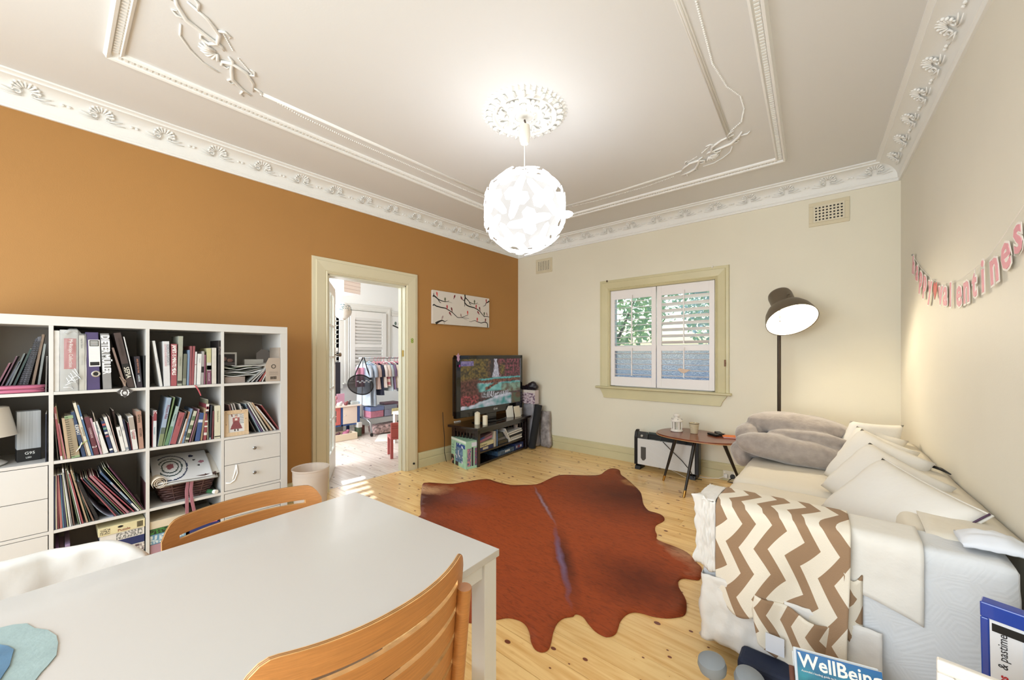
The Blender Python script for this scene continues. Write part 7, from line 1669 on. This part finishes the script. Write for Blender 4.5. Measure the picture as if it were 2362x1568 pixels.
# ---- bottom row, third column: game boxes behind the chair
z=.049
for i,(h,c,lab,pf,ya,yb_) in enumerate(((.050,'#c8502c','orange red game box at the bottom behind the chair',None,.360,.60),(.070,'#a9848f','mauve metal game tin behind the chair',None,.358,.50),(.058,'#5f86a0','blue printed game box behind the chair',strip_print(5,'#5c8aa8','#c9d2d0'),.358,.52),(.032,'#3c6a3c','green and black game box behind the chair',strip_print(6,'#3f7a3a','#1c2420'),.358,.50))):
    flat((3,2),ya,yb_,z,h,c,lab,parts=pf,name='game_box'); z += h+.0008
flat((3,2),.357,.535,z,.045,'#cbbfa8','cream barcode edged game box on top of the pile behind the chair',name='game_box',parts=lambda t_,w,h: (lambda mb: [mb.box(0,.001,w*.72+k*.003,w*.72+k*.003+.0015,h*.2,h*.8) for k in range(9)] and mb.build('barcode',mInk,t_))(MB()))
for k,(a,b_,z_,h,c,lab) in enumerate(((.54,.69,.049,.16,'#23306a','blue game box at the right of the bottom row'),(.545,.68,.210,.030,'#c86a94','pink thin book lying in the bottom row'),(.55,.685,.241,.016,'#d9d7d2','white papers lying in the bottom row'),(.553,.68,.258,.012,'#8c8a80','grey magazine lying in the bottom row'))): flat((3,2),a,b_,z_,h,c,lab,name='game_box' if k==0 else 'magazine',cat='box' if k==0 else 'magazine')
# ---- third row, third column: basket, drawings, paper roll
bsk = thing('wicker_basket','dark brown woven basket with long striped ribbon','basket',(SX-.15,.535,.3908))
mWk = mat('#4a2f2c',.55,bump=.4,bs=120,var=.3,vs=30,name='dark_wicker')
for r_ in range(9):
    z_ = .006+.0155*r_; f = 1+.34*r_/8; hx_,hy_ = .095*f,.112*f; mb=MB(); n=40; pts=[]
    for i in range(n+1):
        a=2*PI*i/n; c_,s_=math.cos(a),math.sin(a); w_=.003*math.sin(i*PI/2+r_*PI); pts.append(((hx_+w_)*math.copysign(abs(c_)**.35,c_),(hy_+w_)*math.copysign(abs(s_)**.35,s_),z_+.0015*math.sin(i*1.3+r_)))
    mb.tube(pts,.0075,5); mb.build('woven_row', mWk, bsk, smooth=True)
for s_ in (-1,0,1):
    for x_ in (-1,1): MB().tube([(x_*.098,s_*.06,0),(x_*.134,s_*.084,.14)],.004,5).build('upright_stake', mWk, bsk)
MB().box(-.08,.08,-.095,.095,0,.006).build('base', mWk, bsk)
for k,(y_,dy) in enumerate(((-.012,.0),(.008,.014))):
    mb=MB(); pth=[(.135,y_+.01,.125),(.145,y_,.06),(.155,y_+dy*.3,-.01),(.158,y_+dy,-.07),(.158,y_+dy+.006,-.135)]
    def rib(u,v,pth=pth): 
        i=min(int(v*4),3); t=v*4-i; a=Vector(pth[i]); b_=Vector(pth[i+1]); p=a.lerp(b_,t); return (p.x,p.y+(u-.5)*.017,p.z)
    mb.grid(rib,8,30); ms=[]
    for j in range(30): ms += [1 if i%3==1 else 0 for i in range(8)]
    mb.m=ms; mb.build('ribbon',[mat('#7c3f4c',.6),mat('#b98a90',.6)],bsk,smooth=True,solid=.0015)
MB().ball((.128,.005,.13),(.012,.016,.012)).build('ribbon_bow', mat('#7c3f4c',.6), bsk, smooth=True)
dw = thing('drawing','large childs drawing with black curves, lying on the basket','drawing',(SX-.15,.52,.548))
def drf(u,v): return (.155-.33*v+.01*math.sin(u*5), -.150+.285*u+.02*v, -.035+.150*v*(1-.3*v)+.012*math.sin(u*4+1)+.02*u-.02*(u-.5)**2)
def dcol(s,t):
    c='#d2d1d0'; d=math.hypot((s-.30)*1.9,(t-.45)*1.3)
    for r0,cc in ((.26,'#2c3a38'),(.38,'#3c4a48'),(.55,'#26304a')):
        if abs(d-r0)<.022 and s>.12: c=cc
    if d<.12+.03*noise.noise(Vector((s*20,t*20,1))): c='#8c5058'
    if math.hypot((s-.70)*1.2,t-.78)<.055: c='#1e2848'
    if math.hypot((s-.86),t-.50)<.05: c='#a06a78'
    if math.hypot((s-.80)*1.2,t-.38)<.03 or math.hypot((s-.74)*1.2,t-.60)<.03: c='#2a2628'
    return c
N_=56; vs=[drf(i/N_,j/N_) for j in range(N_+1) for i in range(N_+1)]; fs=[(j*(N_+1)+i,j*(N_+1)+i+1,(j+1)*(N_+1)+i+1,(j+1)*(N_+1)+i) for j in range(N_) for i in range(N_)]
me=bpy.data.meshes.new('paper'); me.from_pydata(vs,[],fs); me.materials.append(paint_mat(.7)); ca=me.color_attributes.new('Col','FLOAT_COLOR','CORNER'); buf=[]
for j in range(N_):
    for i in range(N_):
        c=dcol((i+.5)/N_,(j+.5)/N_); c=lin(c); buf+=list(c)*4
ca.data.foreach_set('color',buf); link('paper',me,dw,True,solid=.0008)
for k,(dz,dy,c,lab) in enumerate(((-.014,.012,'#c9c8c6','white paper sheet under the drawing on the basket'),(-.028,.03,'#bdbab4','second paper sheet lower in the basket'),(-.008,.05,'#cac2b6','cream folded sheet sticking out at the right of the basket'))):
    mb=MB(); mb.grid(lambda u,v:tuple(Vector(drf(u,v*.8+.03*k))+Vector((-.006*k,dy,dz))),14,14); o=mb.build('paper_sheet', mat(c,.8), smooth=True, solid=.001, loc=(SX-.15,.52,.548)); tag(o,lab,'paper')
rl = thing('paper_roll','rolled cream paper at the left of the basket','roll',(SX+.012,.399,.530),0); rl.rotation_euler=(0,0,0)
def roll(u,v): a=u*5.2*PI; r=.012+.0038*u*5.2*.5*PI*.75; return (-.20*v, r*math.cos(a), r*math.sin(a))
mb=MB(); mb.grid(roll,90,3); mb.build('roll', mat('#d6c8b4',.8), rl, smooth=True, solid=.0012)
tb_ = thing('paint_tube','small green and white tube lying right of the basket','tube',(SX-.03,.655,.404)); tb_.rotation_euler=(0,0,.5)
MB().tube([(-.09,0,0),(.015,0,0)],.0125,14).build('tube_body', mat('#3c6a44',.4), tb_, smooth='auto'); MB().tube([(.015,0,0),(.035,0,0)],.013,14).build('cap', mWht, tb_, smooth='auto')
# ---- right column, top row
fp = thing('photo_frame','white framed photo of two faces in the top right cell','frame',(SX-.20,.722,1.1008),0)
MB().box(-.012,0,0,.112,.0,.205).build('frame', mat('#cfcdca',.5), fp, bevel=.002)
def pf2(s,t):
    for cx_,cy_,r in ((.28,.62,.20),(.68,.50,.18)):
        if math.hypot((s-cx_),(t-cy_)*1.3)<r: return mixc('#a07a70','#6f4c48',(s-cx_)*2+.5)
    return '#2a2224' if t>.35 else '#5c5658'
print_on('photo', pf2, (0,.012,.105),(0,1,0),(0,0,1),.088,.088,24,24,fp)
flat((0,3),.722,.835,1.1008,.040,'#8f8078','low brown box under the papers in the top right cell',name='small_box',x=-.02,d=.2)
pp = random.Random(11)
for k in range(8):
    y0=.716+.01*k*pp.random(); w_=.24-.015*k*pp.random(); zz=1.146+.0092*k; c=('#d8d6d2','#5a5c52','#e0deda','#cfccc8','#45483f','#cccac6','#8c9484','#c8c6c0')[k]
    mb=MB(); mb.grid(lambda u,v:(-.015-.20*v-.006*k%.02, y0+w_*u, zz+.012*((u-.4)**2)*4-.004*math.sin(u*9+k)),14,3); o=mb.build('loose_papers', mat(c,.7), smooth=True, solid=.0035, loc=(SX,0,0))
    tag(o, ('lowest white letter in the heap','olive booklet in the heap','bright white letter, third in the heap','white folded letter in the middle of the heap','dark green magazine in the heap','grey white letter near the top of the heap','sage sheet almost on top of the heap','top sheet of the heap')[k]+' of papers, right column top cell','paper','papers heaped in the top right cell')
tag(MB().box(SX-.24,SX-.20,.88,1.00,1.215,1.255).build('white_carton', mat('#c2beb6',.6)),'flat pale carton behind the heap of papers','box')
C=(0,3)
for ub,ubr,ut,vt,c,d_ in ((572,575,607,852,'#9a9c98','thin grey letter leaning right against the card file'),(580,583,612,850,'#c4c2be','thin white letter leaning right'),(590,593,616,846,'#8e8c90','thin slate letter leaning right'),(598,601,620,846,'#b8504c','thin red edged letter leaning right'),(604,606.5,622,843,'#cac8c4','thin white card leaning right'),(614,621,626,841,'#c2c4cc','blue white envelopes standing beside the card file')):
    book(C,ub,ubr,ut,vt,c,d_,cat='letter',name='letter',depth=.12,soft=True)
cf = thing('card_file','brown card magazine file with round emblem','file',(SX-.005,.955,1.1008))
mCf = mat('#a8998a',.7,name='greyboard')
mb=MB(); mb.prism([(0,0),(.091,0),(.091,.165),(.018,.165),(0,.125)],0,.0025); mb.v=[(c,a,b_) for a,b_,c in mb.v]; mb.box(-.20,0,.088,.091,0,.24).box(-.20,0,0,.003,0,.12).box(-.20,0,0,.091,0,.003); mb.build('file_box', mCf, cf)
mb=MB(); mb.prism([(.0,.0),(.091,0),(.091,.20),(.07,.225),(.03,.228),(.0,.20)],0,.003); mb.v=[(-.20+c,a,b_) for a,b_,c in mb.v]; mb.build('file_back', mat('#6a625c',.7), cf)
o=MB().lathe([(.010,0),(.015,0),(.015,.001),(.010,.001)],20).build('round_emblem', mat('#4c463e',.6), cf); o.matrix_local=frame((0,1,0),(0,0,1),(.0028,.048,.105))
mb=MB()
for k in range(4): mb.box(.0027,.0033,.02,.076,.066-.007*k,.0667-.007*k)
for k in range(8): mb.box(.0027,.0035,.028+k*.005,.028+k*.005+.0028,.014,.034)
mb.build('barcode', mInk, cf)
# ---- right column, second row
wfr = thing('wooden_picture','pale wood frame with a drawing of a girl in a red dress','frame',(SX-.012,.716,.7458)); wfr.rotation_euler=(0,-.10,0)
mPw = mat('#c9b090',.6,var=.12,vs=12,stretch=(1,6,1),name='pine_frame')
fwid,fh = .140,.172; mb=MB(); e_=.026
for a,b_,c,d_ in ((0,fwid,0,e_),(0,fwid,fh-e_,fh),(0,e_,e_,fh-e_),(fwid-e_,fwid,e_,fh-e_)): MB().box(-.014,0,a,b_,c,d_).build('frame_member', mPw, wfr, bevel=.0015)
mb=MB()
for y_,z_ in ((.013,.16),(.013,.08),(.125,.11),(.127,.16),(.10,.163)): mb.ball((0,y_,z_),(.0015,.0025,.0025),seg=6,rings=4)
mb.build('knot', mInk, wfr)
def girl(s,t):
    x=s-.5
    if t<.60 and t>.16 and abs(x)<.16+.24*(.60-t)/.44: return mixc('#8a4c50','#70383e',.5+noise.noise(Vector((s*40,t*40,1)))*2)
    if .55<t<.80 and abs(x)<.22: 
        if .64<t<.74 and abs(x)<.09: return '#d8cfc6'
        return '#9c5c5c'
    if math.hypot(x,(t-.87)*1.1)<.095: return '#cfa896' if t<.92 else '#7a6a5c'
    if t<=.16 and t>.04 and (abs(x+.10)<.04 or abs(x-.10)<.04): return '#3a2a2c'
    if s>.72 and int(t*22)%2==0 and t>.4: return '#8a9294'
    return '#cdcbc8'
print_on('drawing', girl, (-.006,e_,e_),(0,1,0),(0,0,1),fwid-2*e_,fh-2*e_,36,44,wfr)
C=(1,3)
for ub,ubr,ut,vt,c,d_ in ((545,548,527,934,'#8c5c5c','red white magazine behind the wood frame'),(552,554,533,932,'#cfccc8','white magazine behind the wood frame'),(560,562.5,538,931,'#b8aca4','pale magazine behind the wood frame'),(573,576,551,932,'#cac8c6','folded white magazine behind the wood frame'),(590,592,557,938,'#5c5248','brown thin magazine right of the frame'),
   (599,601.6,565,932,'#7c94a4','grey blue magazine leaning left'),(604,606.4,568,936,'#74548c','violet edged magazine leaning left'),(608.5,611.5,571,931,'#cfcdc9','white magazine leaning left'),(616,619.5,575,929,'#c2b4a0','cream magazine leaning left'),(625.5,629.5,580,930,'#c49c74','tan magazine leaning left'),(634,637.5,590,938,'#d0cdc8','white glossy magazine leaning left'),(643,645.5,602,935,'#9c3c40','red catalogue leaning left at the right end')):
    book(C,ub,ubr,ut,vt,c,d_,cat='magazine',name='magazine',depth=.20,soft=True,inset_=.03)

# ---------------------------------------------------------------- lettering curves become meshes, every letter row a mesh of its own
bpy.context.view_layer.update()
_dg = bpy.context.evaluated_depsgraph_get()
for o in [x for x in bpy.data.objects if x.type == 'FONT']:
    me = bpy.data.meshes.new_from_object(o.evaluated_get(_dg)); n = bpy.data.objects.new(o.name, me); COL.objects.link(n)
    n.parent = o.parent; n.matrix_parent_inverse = o.matrix_parent_inverse; n.matrix_basis = o.matrix_basis; nm = o.name
    bpy.data.objects.remove(o); n.name = nm
